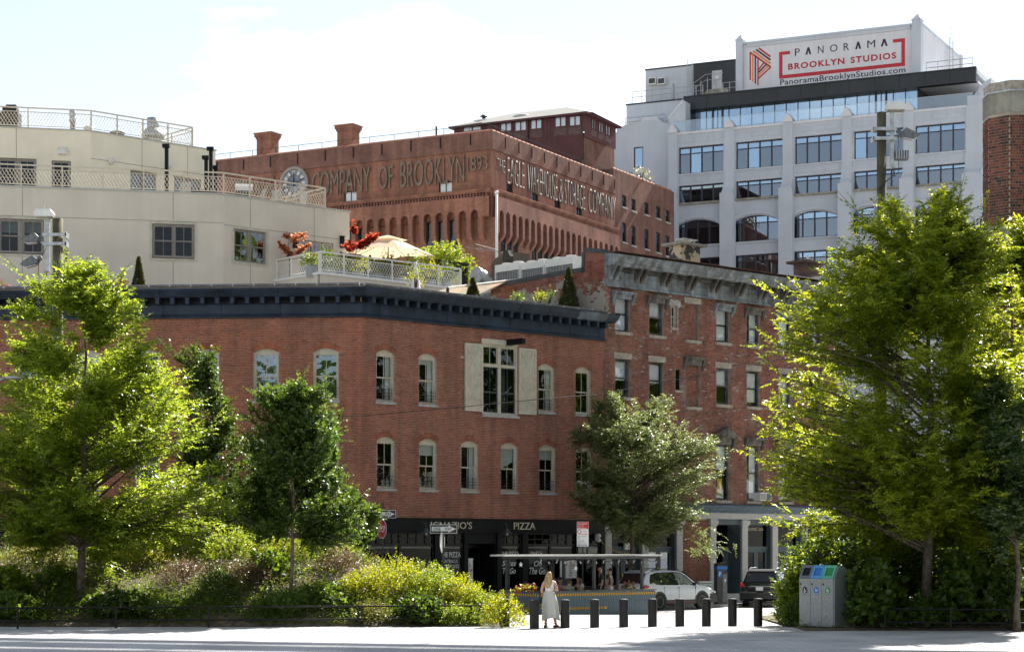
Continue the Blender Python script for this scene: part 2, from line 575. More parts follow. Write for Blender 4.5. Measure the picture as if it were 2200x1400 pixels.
M_['frame_taupe'] = mat('frame_taupe', (0.3, 0.265, 0.23), 0.6, var=0.1)
M_['white_wall'] = mat('white_wall', (0.52, 0.555, 0.61), 0.85, var=0.05, scale=0.35, streak=0.04, bump=0.2, bscale=20)
M_['sign_white'] = mat('sign_white', (0.66, 0.655, 0.685), 0.8, var=0.03, scale=0.5, streak=0.05)
M_['frame_plum'] = mat('frame_plum', (0.035, 0.03, 0.045), 0.5, var=0.2)
M_['panel_black'] = mat('panel_black', (0.015, 0.018, 0.024), 0.5, var=0.25, scale=0.6)
M_['ink_navy'] = mat('ink_navy', (0.02, 0.03, 0.06), 0.8, var=0.1)
M_['ink_red'] = mat('ink_red', (0.5, 0.035, 0.05), 0.8, var=0.1)
M_['ink_orange'] = mat('ink_orange', (0.72, 0.25, 0.06), 0.8, var=0.1)
M_['ink_plum'] = mat('ink_plum', (0.06, 0.025, 0.06), 0.8, var=0.1)
M_['letter_grey'] = mat('letter_grey', (0.25, 0.225, 0.205), 0.7, var=0.25, scale=2)
M_['letter_bronze'] = mat('letter_bronze', (0.2, 0.15, 0.11), 0.7, var=0.25, scale=2)
M_['letter_cream'] = mat('letter_cream', (0.62, 0.55, 0.4), 0.6, var=0.05)
M_['letter_white'] = mat('letter_white', (0.7, 0.7, 0.68), 0.6, var=0.05)
M_['maroon'] = mat('maroon', (0.105, 0.032, 0.035), 0.7, var=0.15, scale=1.5)
M_['shingle_grey'] = mat('shingle_grey', (0.25, 0.25, 0.23), 0.95, var=0.15, scale=6, bump=0.4)
M_['galv'] = mat('galv', (0.45, 0.47, 0.48), 0.42, metal=0.6, var=0.15, scale=6)
M_['steel'] = mat('steel', (0.5, 0.51, 0.52), 0.45, metal=0.8, var=0.12)
M_['white_metal'] = mat('white_metal', (0.72, 0.72, 0.68), 0.5, var=0.06, scale=3)
M_['dark_grey'] = mat('dark_grey', (0.06, 0.063, 0.068), 0.7, var=0.2)
M_['fan_grey'] = mat('fan_grey', (0.16, 0.17, 0.18), 0.7, var=0.2, scale=8)
M_['duct_brown'] = mat('duct_brown', (0.1, 0.075, 0.055), 0.7, var=0.25, scale=2)
M_['awning'] = leaf_mat('awning', (.66, .62, .54), (.7, .62, .5), .35, rough=.9, var=0.0, spec=.1)
M_['slate_blue'] = mat('slate_blue', (0.11, 0.165, 0.205), 0.65, var=0.14, scale=2.5, streak=0.18)
M_['tape_yellow'] = mat('tape_yellow', (0.72, 0.4, 0.015), 0.55, var=0.08)
M_['tape_black'] = mat('tape_black', (0.015, 0.014, 0.013), 0.55, var=0.1)
M_['door_grey'] = mat('door_grey', (0.075, 0.1, 0.115), 0.55, var=0.12, scale=2)
M_['brass'] = mat('brass', (0.55, 0.4, 0.12), 0.3, metal=0.9, var=0.1)
M_['pole_wood'] = mat('pole_wood', (0.15, 0.135, 0.085), 0.9, var=0.3, scale=2, streak=0.5, bump=0.5)
M_['concrete'] = mat('concrete', (0.34, 0.32, 0.27), 0.9, var=0.2, scale=1.5, bump=0.4, streak=0.2)
M_['paving'] = mat('paving', (0.42, 0.41, 0.4), 0.85, var=0.1, scale=1.2, bump=0.15)
M_['asphalt'] = mat('asphalt', (0.07, 0.07, 0.072), 0.9, var=0.2, scale=2, bump=0.3)
M_['kerb'] = mat('kerb', (0.4, 0.39, 0.38), 0.85, var=0.15, scale=4)
M_['soil'] = mat('soil', (0.14, 0.1, 0.07), 0.95, var=0.35, scale=4, bump=0.6, bscale=14)
M_['bark'] = mat('bark', (0.11, 0.085, 0.065), 0.9, var=0.35, scale=6, bump=0.6, bscale=20)
M_['bark_pale'] = mat('bark_pale', (0.23, 0.19, 0.15), 0.9, var=0.25, scale=6, bump=0.5, bscale=20)
M_['stop_red'] = mat('stop_red', (0.42, 0.015, 0.02), 0.5, var=0.05)
M_['sign_black'] = mat('sign_black', (0.014, 0.018, 0.02), 0.5, var=0.1)
M_['sign_face'] = mat('sign_face', (0.72, 0.73, 0.74), 0.5, var=0.03)
M_['sign_back'] = mat('sign_back', (0.45, 0.45, 0.46), 0.5, metal=0.4, var=0.1)
M_['post_green'] = mat('post_green', (0.05, 0.06, 0.05), 0.6, var=0.2)
M_['sign_green'] = mat('sign_green', (0.01, 0.1, 0.08), 0.5, var=0.05)
M_['skin'] = mat('skin', (0.5, 0.27, 0.18), 0.5, var=0.05)
M_['skin_tan'] = mat('skin_tan', (0.4, 0.21, 0.14), 0.5, var=0.05)
M_['hair_blonde'] = mat('hair_blonde', (0.42, 0.28, 0.13), 0.45, var=0.35, scale=14, col2=(0.2, 0.12, 0.055), streak=0.3)
M_['hair_red'] = mat('hair_red', (0.16, 0.035, 0.018), 0.5, var=0.3, scale=12)
M_['hair_brown'] = mat('hair_brown', (0.09, 0.04, 0.022), 0.5, var=0.3, scale=12)
M_['hair_dark'] = mat('hair_dark', (0.02, 0.014, 0.012), 0.45, var=0.3, scale=12)
M_['cloth_white'] = mat('cloth_white', (0.72, 0.7, 0.72), 0.9, var=0.05)
M_['cloth_sage'] = mat('cloth_sage', (0.25, 0.33, 0.25), 0.9, var=0.1)
M_['cloth_blue'] = mat('cloth_blue', (0.03, 0.1, 0.36), 0.9, var=0.1)
M_['cloth_navy'] = mat('cloth_navy', (0.015, 0.02, 0.04), 0.9, var=0.1)
M_['cloth_cream'] = mat('cloth_cream', (0.6, 0.53, 0.46), 0.9, var=0.1)
M_['leather_black'] = mat('leather_black', (0.012, 0.011, 0.011), 0.4, var=0.2)
M_['car_white'] = mat('car_white', (0.62, 0.66, 0.71), 0.16, var=0.02, spec=0.6)
M_['car_black'] = mat('car_black', (0.01, 0.01, 0.012), 0.12, var=0.05, spec=0.6)
M_['car_plastic'] = mat('car_plastic', (0.03, 0.031, 0.034), 0.6, var=0.1)
M_['rubber'] = mat('rubber', (0.015, 0.015, 0.015), 0.8, var=0.1)
M_['car_glass'] = mat('car_glass', (0.012, 0.014, 0.016), 0.04, var=0.1, spec=0.9)
M_['car_glass_light'] = mat('car_glass_light', (0.2, 0.23, 0.23), 0.06, var=0.3, scale=4, spec=0.9)
M_['lamp_red'] = mat('lamp_red', (0.4, 0.012, 0.015), 0.2, var=0.2, scale=10)
M_['lamp_clear'] = mat('lamp_clear', (0.6, 0.6, 0.62), 0.15, var=0.2, scale=14)
M_['bin_grey'] = mat('bin_grey', (0.27, 0.29, 0.3), 0.5, metal=0.25, var=0.12, scale=22)
M_['bin_blue'] = mat('bin_blue', (0.07, 0.3, 0.62), 0.5, var=0.05)
M_['bin_green'] = mat('bin_green', (0.1, 0.42, 0.29), 0.5, var=0.05)
M_['bin_slate'] = mat('bin_slate', (0.12, 0.14, 0.19), 0.5, var=0.05)
M_['badge_blue'] = mat('badge_blue', (0.02, 0.15, 0.5), 0.5, var=0.03)
M_['badge_green'] = mat('badge_green', (0.02, 0.22, 0.06), 0.5, var=0.03)
M_['plum_red'] = mat('plum_red', (0.3, 0.03, 0.03), 0.6, var=0.1)
M_['umbrella'] = mat('umbrella', (0.8, 0.62, 0.36), 0.9, var=0.04)
M_['pot_grey'] = mat('pot_grey', (0.42, 0.46, 0.48), 0.6, var=0.1)
M_['timber_dark'] = mat('timber_dark', (0.035, 0.03, 0.027), 0.8, var=0.3)
M_['roof_tar'] = mat('roof_tar', (0.12, 0.115, 0.11), 0.95, var=0.2)
M_['leaf_elm'] = leaf_mat('leaf_elm', (0.065, 0.13, 0.022), (0.52, 0.68, 0.05), 0.52, rough=0.34)
M_['leaf_ginkgo'] = leaf_mat('leaf_ginkgo', (0.06, 0.105, 0.02), (0.2, 0.34, 0.03), 0.4)
M_['leaf_dark'] = leaf_mat('leaf_dark', (0.05, 0.09, 0.02), (0.18, 0.3, 0.025), 0.42)
M_['leaf_locust'] = leaf_mat('leaf_locust', (0.14, 0.18, 0.085), (0.36, 0.46, 0.13), 0.42, rough=0.4)
M_['leaf_right'] = leaf_mat('leaf_right', (0.06, 0.125, 0.018), (0.62, 0.74, 0.035), 0.52, rough=0.34)
M_['leaf_glossy'] = leaf_mat('leaf_glossy', (0.06, 0.11, 0.04), (0.2, 0.32, 0.04), 0.34, rough=0.28)
M_['leaf_yellow'] = leaf_mat('leaf_yellow', (0.13, 0.165, 0.012), (0.6, 0.66, 0.02), 0.5)
M_['leaf_lime'] = leaf_mat('leaf_lime', (0.08, 0.135, 0.018), (0.46, 0.6, 0.03), 0.5)
M_['leaf_mid'] = leaf_mat('leaf_mid', (0.055, 0.11, 0.02), (0.28, 0.44, 0.03), 0.45)
M_['leaf_olive'] = leaf_mat('leaf_olive', (0.1, 0.105, 0.03), (0.34, 0.36, 0.05), 0.42)
M_['leaf_brown'] = leaf_mat('leaf_brown', (0.13, 0.095, 0.065), (0.25, 0.16, 0.08), 0.35)
M_['leaf_cypress'] = leaf_mat('leaf_cypress', (0.045, 0.06, 0.016), (0.14, 0.15, 0.02), 0.3)
M_['leaf_maple'] = leaf_mat('leaf_maple', (0.3, 0.05, 0.04), (0.8, 0.14, 0.06), 0.55)
M_['leaf_maple_pale'] = leaf_mat('leaf_maple_pale', (0.34, 0.12, 0.075), (0.8, 0.32, 0.14), 0.55)
M_['petal_pink'] = leaf_mat('petal_pink', (0.55, 0.12, 0.22), (0.6, 0.2, 0.3), 0.4)
M_['petal_violet'] = leaf_mat('petal_violet', (0.3, 0.12, 0.45), (0.4, 0.2, 0.5), 0.4)
M_['petal_red'] = leaf_mat('petal_red', (0.55, 0.02, 0.03), (0.6, 0.05, 0.05), 0.4)
M_['petal_white'] = leaf_mat('petal_white', (0.7, 0.7, 0.68), (0.7, 0.7, 0.6), 0.4, var=0.1)
M_['petal_rust'] = leaf_mat('petal_rust', (0.24, 0.09, 0.05), (0.4, 0.18, 0.1), 0.4)
def arc_pts(a, b, d, rise, n=9):
 """points of a segmental arch from (a, d-rise) to (b, d-rise), crown at d"""
 w = (b - a) / 2
 Rr = (w * w + rise * rise) / (2 * rise)
 cx, cz = (a + b) / 2, d - Rr
 t0 = math.asin(min(1, w / Rr))
 return [(cx + Rr * math.sin(-t0 + 2 * t0 * i / (n - 1)), cz + Rr * math.cos(-t0 + 2 * t0 * i / (n - 1))) for i in range(n)]
def wall_mb(s0, s1, z0, z1, holes=(), yf=0.0, depth=0.3, back=False):
 """front sheet with openings (a, b, c, d[, rise]) and their reveals"""
 mb = MB()
 xs = sorted({s0, s1, *[h[0] for h in holes], *[h[1] for h in holes]})
 zs = sorted({z0, z1, *[h[2] for h in holes], *[h[3] for h in holes]})
 xs = [x for x in xs if s0 <= x <= s1]
 zs = [z for z in zs if z0 <= z <= z1]
 for i in range(len(zs) - 1):
  zc = (zs[i] + zs[i + 1]) / 2
  run = None
  for j in range(len(xs) - 1):
   xc = (xs[j] + xs[j + 1]) / 2
   solid = not any(h[0] < xc < h[1] and h[2] < zc < h[3] for h in holes)
   if solid and run is None:
    run = xs[j]
   if (not solid or j == len(xs) - 2) and run is not None:
    e = xs[j + 1] if solid else xs[j]
    mb.poly([(run, yf, zs[i]), (e, yf, zs[i]), (e, yf, zs[i + 1]), (run, yf, zs[i + 1])])
    run = None
 for h in holes:
  a, b, c, d = h[:4]
  rise = h[4] if len(h) > 4 else 0
  sp = d - rise
  y1 = yf + depth
  mb.poly([(a, yf, c), (a, y1, c), (a, y1, sp), (a, yf, sp)])
  mb.poly([(b, yf, c), (b, yf, sp), (b, y1, sp), (b, y1, c)])
  mb.poly([(a, yf, c), (b, yf, c), (b, y1, c), (a, y1, c)])
  if rise > 0:
   ap = arc_pts(a, b, d, rise)
   for k in range(len(ap) - 1):
    (xa, za), (xb, zb) = ap[k], ap[k + 1]
    mb.poly([(xa, yf, za), (xb, yf, zb), (xb, y1, zb), (xa, y1, za)])
    mb.poly([(xa, yf, za), (xa, yf, d), (xb, yf, d), (xb, yf, zb)])
  else:
   mb.poly([(a, yf, d), (a, y1, d), (b, y1, d), (b, yf, d)])
 return mb
def brick_list(s0, s1, z0, z1, holes=(), course=0.0677, L=0.2032, mort=0.0125, header=6):
 out = []
 nrow = int((z1 - z0) / course)
 for r in range(nrow):
  za, zb = z0 + r * course + mort / 2, z0 + (r + 1) * course - mort / 2
  zc = (za + zb) / 2
  cuts = []
  for h in holes:
   a, b, c, d = h[:4]
   rise = h[4] if len(h) > 4 else 0
   ring = h[5] if len(h) > 5 else 0
   if rise <= 0:
    if c < zc < d + ring:
     cuts.append((a, b))
    continue
   w = (b - a) / 2
   Rr = (w * w + rise * rise) / (2 * rise)
   cx, cz = (a + b) / 2, d - Rr
   if c < zc < d - rise:
    cuts.append((a, b))
   if zc >= d - rise and zc < d + ring:
    q = (Rr + ring) ** 2 - (zc - cz) ** 2
    if q > 0:
     hw = min(math.sqrt(q), w / math.sqrt(max(1e-6, Rr * Rr - w * w)) * (zc - cz))
     cuts.append((cx - hw, cx + hw))
  cuts.sort()
  spans, cur = [], s0
  for a, b in cuts:
   if a > cur:
    spans.append((cur, min(a, s1)))
   cur = max(cur, b)
  if cur < s1:
   spans.append((cur, s1))
  ln = L / 2 if header and r % header == header - 1 else L
  off = (ln / 2 if r % 2 else 0.0)
  for a, b in spans:
   k = math.floor((a - s0 - off) / ln)
   x = s0 + off + k * ln
   while x < b - 1e-4:
    xa, xb = max(x + mort / 2, a + 0.003), min(x + ln - mort / 2, b - 0.003)
    if xb - xa > 0.025:
     out.append((xa, xb, za, zb))
    x += ln
 return out
_FACES = np.array([[0, 1, 5, 4], [1, 2, 6, 5], [3, 0, 4, 7], [4, 5, 6, 7], [3, 2, 1, 0]])
def brick_mesh(name, bl, yf=0.0, thick=0.01, jit=0.0022):
 b = np.array(bl)
 n = len(b)
 y0 = np.full(n, yf) + rng.normal(0, jit, n)
 y1 = np.full(n, yf + thick)
 v = np.zeros((n, 8, 3))
 for i, (xi, yi, zi) in enumerate([(0, 0, 0), (1, 0, 0), (1, 1, 0), (0, 1, 0), (0, 0, 1), (1, 0, 1), (1, 1, 1), (0, 1, 1)]):
  v[:, i, 0] = b[:, xi]
  v[:, i, 1] = y1 if yi else y0
  v[:, i, 2] = b[:, 2 + zi]
 loops = (np.arange(n)[:, None, None] * 8 + _FACES[None]).reshape(-1)
 return raw_mesh(name, v.reshape(-1, 3), loops, 4)
_one_brick = {}
def single_bricks(bl, fac, material, parent, thick=0.01):
 """bricks that can be picked apart: each an object of its own with shared mesh data"""
 for (xa, xb, za, zb) in bl:
  key = (round(zb - za, 4), material.name)
  if key not in _one_brick:
   me = MB().box(0, 1, -0.001, thick, 0, zb - za).mesh("brick")
   me.materials.append(material)
   _one_brick[key] = me
  o = bpy.data.objects.new("brick", _one_brick[key])
  COL.objects.link(o)
  o.parent = parent
  M = fac.Ms(xa, za, 0) @ Matrix.Diagonal((xb - xa, 1, 1, 1))
  o.matrix_basis = WM[parent.name].inverted() @ M
_txt = {}
def text_mesh(s, w, h, ext=0.01, off=0.0, shear=0.0, space=1.0):
 """lettering scaled to w by h, standing in the x-z plane, lower left corner at the origin, facing -y"""
 key = (s, round(w, 3), round(h, 3), ext, off, shear, space)
 if key in _txt:
  return _txt[key]
 cu = bpy.data.curves.new("lettering", 'FONT')
 cu.body = s
 cu.size = 1.0
 cu.extrude = 0.0
 cu.offset = off
 cu.shear = shear
 cu.space_character = space
 cu.resolution_u = 3
 ob = bpy.data.objects.new("lettering_source", cu)
 me = bpy.data.meshes.new_from_object(ob)
 bpy.data.objects.remove(ob)
 bpy.data.curves.remove(cu)
 n = len(me.vertices)
 co = np.zeros(n * 3, dtype=np.float32)
 me.vertices.foreach_get("co", co)
 co = co.reshape(-1, 3)
 lo, hi = co.min(0), co.max(0)
 q = np.zeros_like(co)
 q[:, 0] = (co[:, 0] - lo[0]) / (hi[0] - lo[0]) * w
 q[:, 2] = (co[:, 1] - lo[1]) / (hi[1] - lo[1]) * h
 me.vertices.foreach_set("co", q.ravel())
 bm = bmesh.new()
 bm.from_mesh(me)
 bmesh.ops.recalc_face_normals(bm, faces=bm.faces)
 if bm.faces and sum(f.normal.y for f in bm.faces) > 0:
  bmesh.ops.reverse_faces(bm, faces=bm.faces)
 if ext > 0:
  r = bmesh.ops.extrude_face_region(bm, geom=list(bm.faces))
  bmesh.ops.translate(bm, verts=[e for e in r['geom'] if isinstance(e, bmesh.types.BMVert)], vec=(0, -ext, 0))
  bmesh.ops.recalc_face_normals(bm, faces=bm.faces)
 bm.to_mesh(me)
 bm.free()
 me.materials.clear()
 me.name = "lettering"
 _txt[key] = me
 return me
def letters(s, fac, px0, px1, z0, z1, material, parent, d=-0.01, ext=0.012, name="lettering", **kw):
 a, b = fac.s_at(px0), fac.s_at(px1)
 return obj(name, text_mesh(s, b - a, z1 - z0, ext, **kw), material, parent, fac.Ms(a, z0, d))
_win = {}
def cached(key, fn):
 if key not in _win:
  _win[key] = fn()
 return _win[key]
def room_mb(x0, x1, z0, z1, y0, y1):
 mb = MB()
 mb.poly([(x0, y1, z0), (x1, y1, z0), (x1, y1, z1), (x0, y1, z1)])
 mb.poly([(x0, y0, z0), (x0, y1, z0), (x0, y1, z1), (x0, y0, z1)])
 mb.poly([(x1, y0, z0), (x1, y0, z1), (x1, y1, z1), (x1, y1, z0)])
 mb.poly([(x0, y0, z1), (x0, y1, z1), (x1, y1, z1), (x1, y0, z1)])
 mb.poly([(x0, y0, z0), (x1, y0, z0), (x1, y1, z0), (x0, y1, z0)])
 return mb
def sash_window(root, fac, s, z0, w, h, rise=0.0, y=0.1, casing=0.06, frame_m=None, sash_m=None, glass=None, cols=2, split=0.5,
    room=None, blind=0.0, blind_m=None, blind2=0.0, sill=None, sill_m=None, sash_w=0.04, rows=1, name="window", skew=0.0):
 """double hung window: window > sash, pane, room, blind, sill"""
 M = fac.Ms(s, z0, 0)
 sp = h - rise
 def frame():
  mb = MB()
  mb.ring(-w / 2, w / 2, 0, sp, casing, y, y + 0.12)
  if rise > 0:
   mb.prism([(-w / 2, sp)] + [(w / 2, sp)] + arc_pts(-w / 2, w / 2, h, rise)[::-1][1:-1], 'y', y + 0.002, y + 0.118)
  return mb.mesh(name)
 o = obj(name, cached((name, 'f', w, h, rise, y, casing), frame), frame_m, root, M)
 x0, x1, za, zb = -w / 2 + casing, w / 2 - casing, casing, sp - casing
 zm = za + (zb - za) * split
 for (c, d, yy) in ((zm, zb, y + 0.03), (za, zm + 0.02, y + 0.065)):
  def sash():
   mb = MB().ring(x0, x1, c, d, sash_w, yy, yy + 0.03)
   for k in range(1, cols):
    x = x0 + (x1 - x0) * k / cols
    mb.box(x - 0.011, x + 0.011, yy + 0.004, yy + 0.026, c + sash_w, d - sash_w)
   for k in range(1, rows):
    zz = c + (d - c) * k / rows
    mb.box(x0 + sash_w, x1 - sash_w, yy + 0.006, yy + 0.024, zz - 0.011, zz + 0.011)
   return mb.mesh("sash")
  obj("sash", cached(('s', w, h, rise, y, casing, c, d, yy, cols, rows, sash_w), sash), sash_m or frame_m, o, M)
  def pane():
   mb = MB()
   mb.poly([(x0 + sash_w, yy + 0.016, c + sash_w), (x1 - sash_w, yy + 0.016, c + sash_w), (x1 - sash_w, yy + 0.016, d - sash_w), (x0 + sash_w, yy + 0.016, d - sash_w)])
   return mb.mesh("pane")
  obj("pane", cached(('p', w, h, rise, y, casing, c, d, yy, sash_w), pane), glass or M_['glass'], o, M)
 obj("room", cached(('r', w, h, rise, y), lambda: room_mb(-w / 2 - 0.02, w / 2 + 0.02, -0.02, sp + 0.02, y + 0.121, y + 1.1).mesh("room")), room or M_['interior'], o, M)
 if blind > 0:
  zt = zb
  zl = zb - (zb - za) * blind
  if skew:
   mb = MB()
   mb.poly([(x0, y + 0.14, zl - skew), (x1, y + 0.14, zl + skew), (x1, y + 0.14, zt), (x0, y + 0.14, zt)])
   obj("blind", mb, blind_m or M_['blind'], o, M)
  else:
   obj("blind", cached(('b', x0, x1, zl, zt, y), lambda: MB().box(x0 - 0.01, x1 + 0.01, y + 0.13, y + 0.14, zl, zt).mesh("blind")), blind_m or M_['blind'], o, M)
 if blind2 > 0:
  obj("curtain", cached(('c', x0, x1, za, zb, y, blind2), lambda: MB().box(x1 - (x1 - x0) * blind2, x1, y + 0.122, y + 0.13, za, zb).mesh("curtain")), blind_m or M_['drape'] if frame_m is M_['trim_cream'] else M_['curtain_white'], o, M)
 if sill:
  sh, so, sx = sill
  obj("sill", cached(('sl', w, sh, so, sx, y), lambda: MB().box(-w / 2 - sx, w / 2 + sx, -so, y + 0.05, -sh, -0.002).mesh("sill")), sill_m or M_['stone_sill'], o, M)
 return o
def arch_mb(w, rise, ring, n=13, proud=0.014):
 """voussoirs of a segmental brick arch, crown at z=0"""
 mb = MB()
 hw = w / 2
 Rr = (hw * hw + rise * rise) / (2 * rise)
 t0 = math.asin(hw / Rr)
 for i in range(n):
  ta, tb = -t0 + 2 * t0 * (i + 0.06) / n, -t0 + 2 * t0 * (i + 0.94) / n
  for (ra, rb) in ((Rr + 0.004, Rr + ring / 2 - 0.004), (Rr + ring / 2 + 0.004, Rr + ring)):
   mb.prism([(ra * math.sin(ta), ra * math.cos(ta) - Rr), (ra * math.sin(tb), ra * math.cos(tb) - Rr), (rb * math.sin(tb), rb * math.cos(tb) - Rr), (rb * math.sin(ta), rb * math.cos(ta) - Rr)], 'y', -proud + random.uniform(-.002, .002), 0.008)
 return mb
# ================================================================== corner building with the pizza shop
X0, Y0 = (777 - 1100) / FPX * 80.0, 80.0
AR = Fac(X0, Y0, 1.085, 1.0)
AL = Fac(X0 - 20 * 0.9966, Y0 + 20 * 0.0827, 0.9966, -0.0827)
LR = AR.s_at(1297)
corner = thing("corner_building", "red brick corner building with navy cornice and a black pizza shop at street level", "building", (X0, Y0, -0.2))
ZB0, ZB1 = 3.58, 11.66          # brickwork
WW, WH, RISE, RING = 0.95, 2.1, 0.16, 0.24
up_z, lo_z = 8.30, 4.78
wins_R = [(AR.s_at(p), up_z) for p in (828, 919, 1174, 1253)] + [(AR.s_at(p), lo_z) for p in (829.5, 920, 1009, 1094, 1176, 1254)]
WL = 1.04
wins_L = []
sl = AL.s_at(700)
for k in range(8):
 wins_L += [(sl - 2.44 * k, up_z), (sl - 2.44 * k, lo_z)]
wins_L = [w for w in wins_L if w[0] > 0.8]
La, Lb = AR.s_at(1036), AR.s_at(1112)
Lz0, Lz1 = 8.05, AR.z_at(1072, 741)
hR = [(s - WW / 2, s + WW / 2, z, z + WH, RISE, RING) for s, z in wins_R] + [(La, Lb, Lz0, Lz1)]
hL = [(s - WL / 2, s + WL / 2, z, z + WH, RISE, RING) for s, z in wins_L]
for nm, F, L0, L1, hh, bm_ in (("right", AR, 0.0, LR, hR, M_['brick_corner']), ("left", AL, 0.0, 20.0, hL, M_['brick_corner_left'])):
 obj("wall", wall_mb(L0, L1 + (.01 if nm == "right" else 0), 3.5, 12.92, [h[:5] for h in hh], yf=0.008, depth=0.24), M_['mortar'], corner, F.M)
 bl = brick_list(L0, L1, ZB0, ZB1, hh)
 if nm == "right":
  bl.sort(key=lambda b: round(b[0] / 0.25))
  single_bricks(bl[:300], F, bm_, corner)
  bl = bl[300:]
 o = stuff(obj("brick", brick_mesh("bricks", bl), bm_, corner, F.M))
 o2 = stuff(obj("parapet_brick", brick_mesh("parapet_bricks", brick_list(L0, L1, 12.6, 12.93)), bm_, corner, F.M))
for i, (s, z) in enumerate(wins_R + wins_L):
 F = AR if i < len(wins_R) else AL
 w = WW if i < len(wins_R) else WL
 bl_ = {4: 0, 5: 0.25, 6: 0.0, 7: 0.42, 8: 0.24, 1: 0.12}.get(i, 0.0)
 o = sash_window(corner, F, s, z, w, WH, RISE, y=0.085, casing=0.07, frame_m=M_['trim_cream'], glass=M_['glass'] if F is AR else M_['glass_wavy'],
     room=M_['interior'] if F is AR else M_['interior_grey'], blind=bl_, blind_m=M_['blind'], blind2=(0.34 if (i in (0, 1, 2, 6)) else 0.2 if F is AL and i % 3 == 0 else 0),
     sill=(0.1, 0.06, 0.05), skew=0.18 if i == 7 else 0.0)
 if i in (0, 1, 2, 4, 5, 6, 7, 8) or F is AL:
  def rail():
   mb = MB()
   for zz in (0.12, 0.24, 0.36, 0.5):
    mb.box(-w / 2 + 0.03, w / 2 - 0.03, 0.03, 0.045, zz, zz + 0.016)
   for xx in (-0.09, 0.2):
    mb.box(xx, xx + 0.02, 0.025, 0.05, 0.08, 0.58)
   return mb.mesh("guard_rail")
  obj("guard_rail", cached(('rail', w), rail), M_['iron'], o, F.Ms(s, z, 0))
 stuff(obj("brick_arch", cached(('arch', w), lambda: arch_mb(w, RISE, RING).mesh("brick_arch")), M_['brick_corner'] if F is AR else M_['brick_corner_left'], corner, F.Ms(s, z + WH, 0)))
lw_ = Lb - La
sm = (La + Lb) / 2
lo = obj("loading_window", MB().ring(-lw_ / 2, lw_ / 2, 0, Lz1 - Lz0, 0.09, 0.03, 0.16).box(-0.08, 0.08, 0.032, 0.158, 0.09, Lz1 - Lz0 - 0.09).box(-lw_ / 2 + 0.09, lw_ / 2 - 0.09, 0.034, 0.156, 2.02, 2.13), M_['trim_cream'], corner, AR.Ms(sm, Lz0, 0))
for sgn in (-1, 1):
 xa, xb = (0.08, lw_ / 2 - 0.09) if sgn > 0 else (-lw_ / 2 + 0.09, -0.08)
 for (za, zb, c, nm) in ((2.13, Lz1 - Lz0 - 0.09, 2, 'trim_cream'), (0.95, 2.02, 2, 'dark_grey'), (0.09, 0.95, 2, 'dark_grey')):
  mb = MB().ring(xa, xb, za, zb, 0.04, 0.09, 0.13)
  for k in range(1, c):
   x = xa + (xb - xa) * k / c
   mb.box(x - 0.01, x + 0.01, 0.094, 0.126, za + 0.04, zb - 0.04)
  obj("sash", mb, M_[nm], lo, AR.Ms(sm, Lz0, 0))
  mb = MB()
  mb.poly([(xa + .04, .11, za + .04), (xb - .04, .11, za + .04), (xb - .04, .11, zb - .04), (xa + .04, .11, zb - .04)])
  obj("pane", mb, M_['glass'], lo, AR.Ms(sm, Lz0, 0))
obj("room", room_mb(-lw_ / 2, lw_ / 2, 0, Lz1 - Lz0, 0.165, 1.3), M_['interior'], lo, AR.Ms(sm, Lz0, 0))
obj("curtain", MB().box(0.1, 0.55, 0.3, 0.32, 0.1, 2.0), M_['interior_grey'], lo, AR.Ms(sm, Lz0, 0))
obj("sill", MB().box(-lw_ / 2 - .05, lw_ / 2 + .05, -.09, .03, -.12, -.002), M_['stone_sill'], lo, AR.Ms(sm, Lz0, 0))
obj("lintel_board", MB().box(-lw_ / 2 - .06, lw_ / 2 - 0.02, -.05, .02, Lz1 - Lz0 + 0.005, Lz1 - Lz0 + .22), M_['trim_cream'], lo, AR.Ms(sm, Lz0, 0))
obj("hoist_beam", MB().box(-.09, .09, -1.05, 0.0, 0, .2).box(-.13, .13, -1.04, -0.01, -.02, .0).box(-.13, .13, -1.04, -0.01, .2, .22), M_['black_paint'], corner, AR.Ms(AR.s_at(1073) + .45, Lz1 + .03, 0))
def shutter(root, F, s0, s1, z0, z1):
 w, h = s1 - s0, z1 - z0
 M = F.Ms(s0, z0, 0)
 o = obj("shutter", MB().ring(0, w, 0, h, 0.09, -0.09, -0.02).box(0.09, w - 0.09, -0.088, -0.022, h / 2 - 0.05, h / 2 + 0.05), M_['trim_cream'], root, M)
 n = 6
 for k in range(n):
  a = 0.09 + (w - 0.18) * k / n
  obj("board", MB().box(a + 0.004, a + (w - 0.18) / n - 0.004, -0.06, -0.03, 0.09, h - 0.09), M_['trim_cream'], o, M)
 for (za, zb) in ((0.09, h / 2 - 0.05), (h / 2 + 0.05, h - 0.09)):
  for (xa, xb) in ((0.09, w - 0.09), (w - 0.09, 0.09)):
   d = Vector((xb - xa, 0, zb - za)).normalized()
   nn = Vector((-d.z, 0, d.x)) * 0.035
   mb = MB()
   mb.prism([(xa + nn.x, za + nn.z), (xa - nn.x, za - nn.z), (xb - nn.x, zb - nn.z), (xb + nn.x, zb + nn.z)], 'y', -0.082 + 0.004 * (xa > xb), -0.061)
   obj("brace", mb, M_['trim_cream'], o, M)
 return o
shz0, shz1 = AR.z_at(1016, 883), AR.z_at(1016, 738)
shutter(corner, AR, AR.s_at(997), AR.s_at(1034.5), shz0, shz1)
shutter(corner, AR, AR.s_at(1113), AR.s_at(1150), shz0, shz1)
PF = [(0, 11.64), (.15, 11.65), (.16, 11.7), (.1, 11.74), (.06, 11.82), (.06, 12.18), (.11, 12.22), (0, 12.26)]
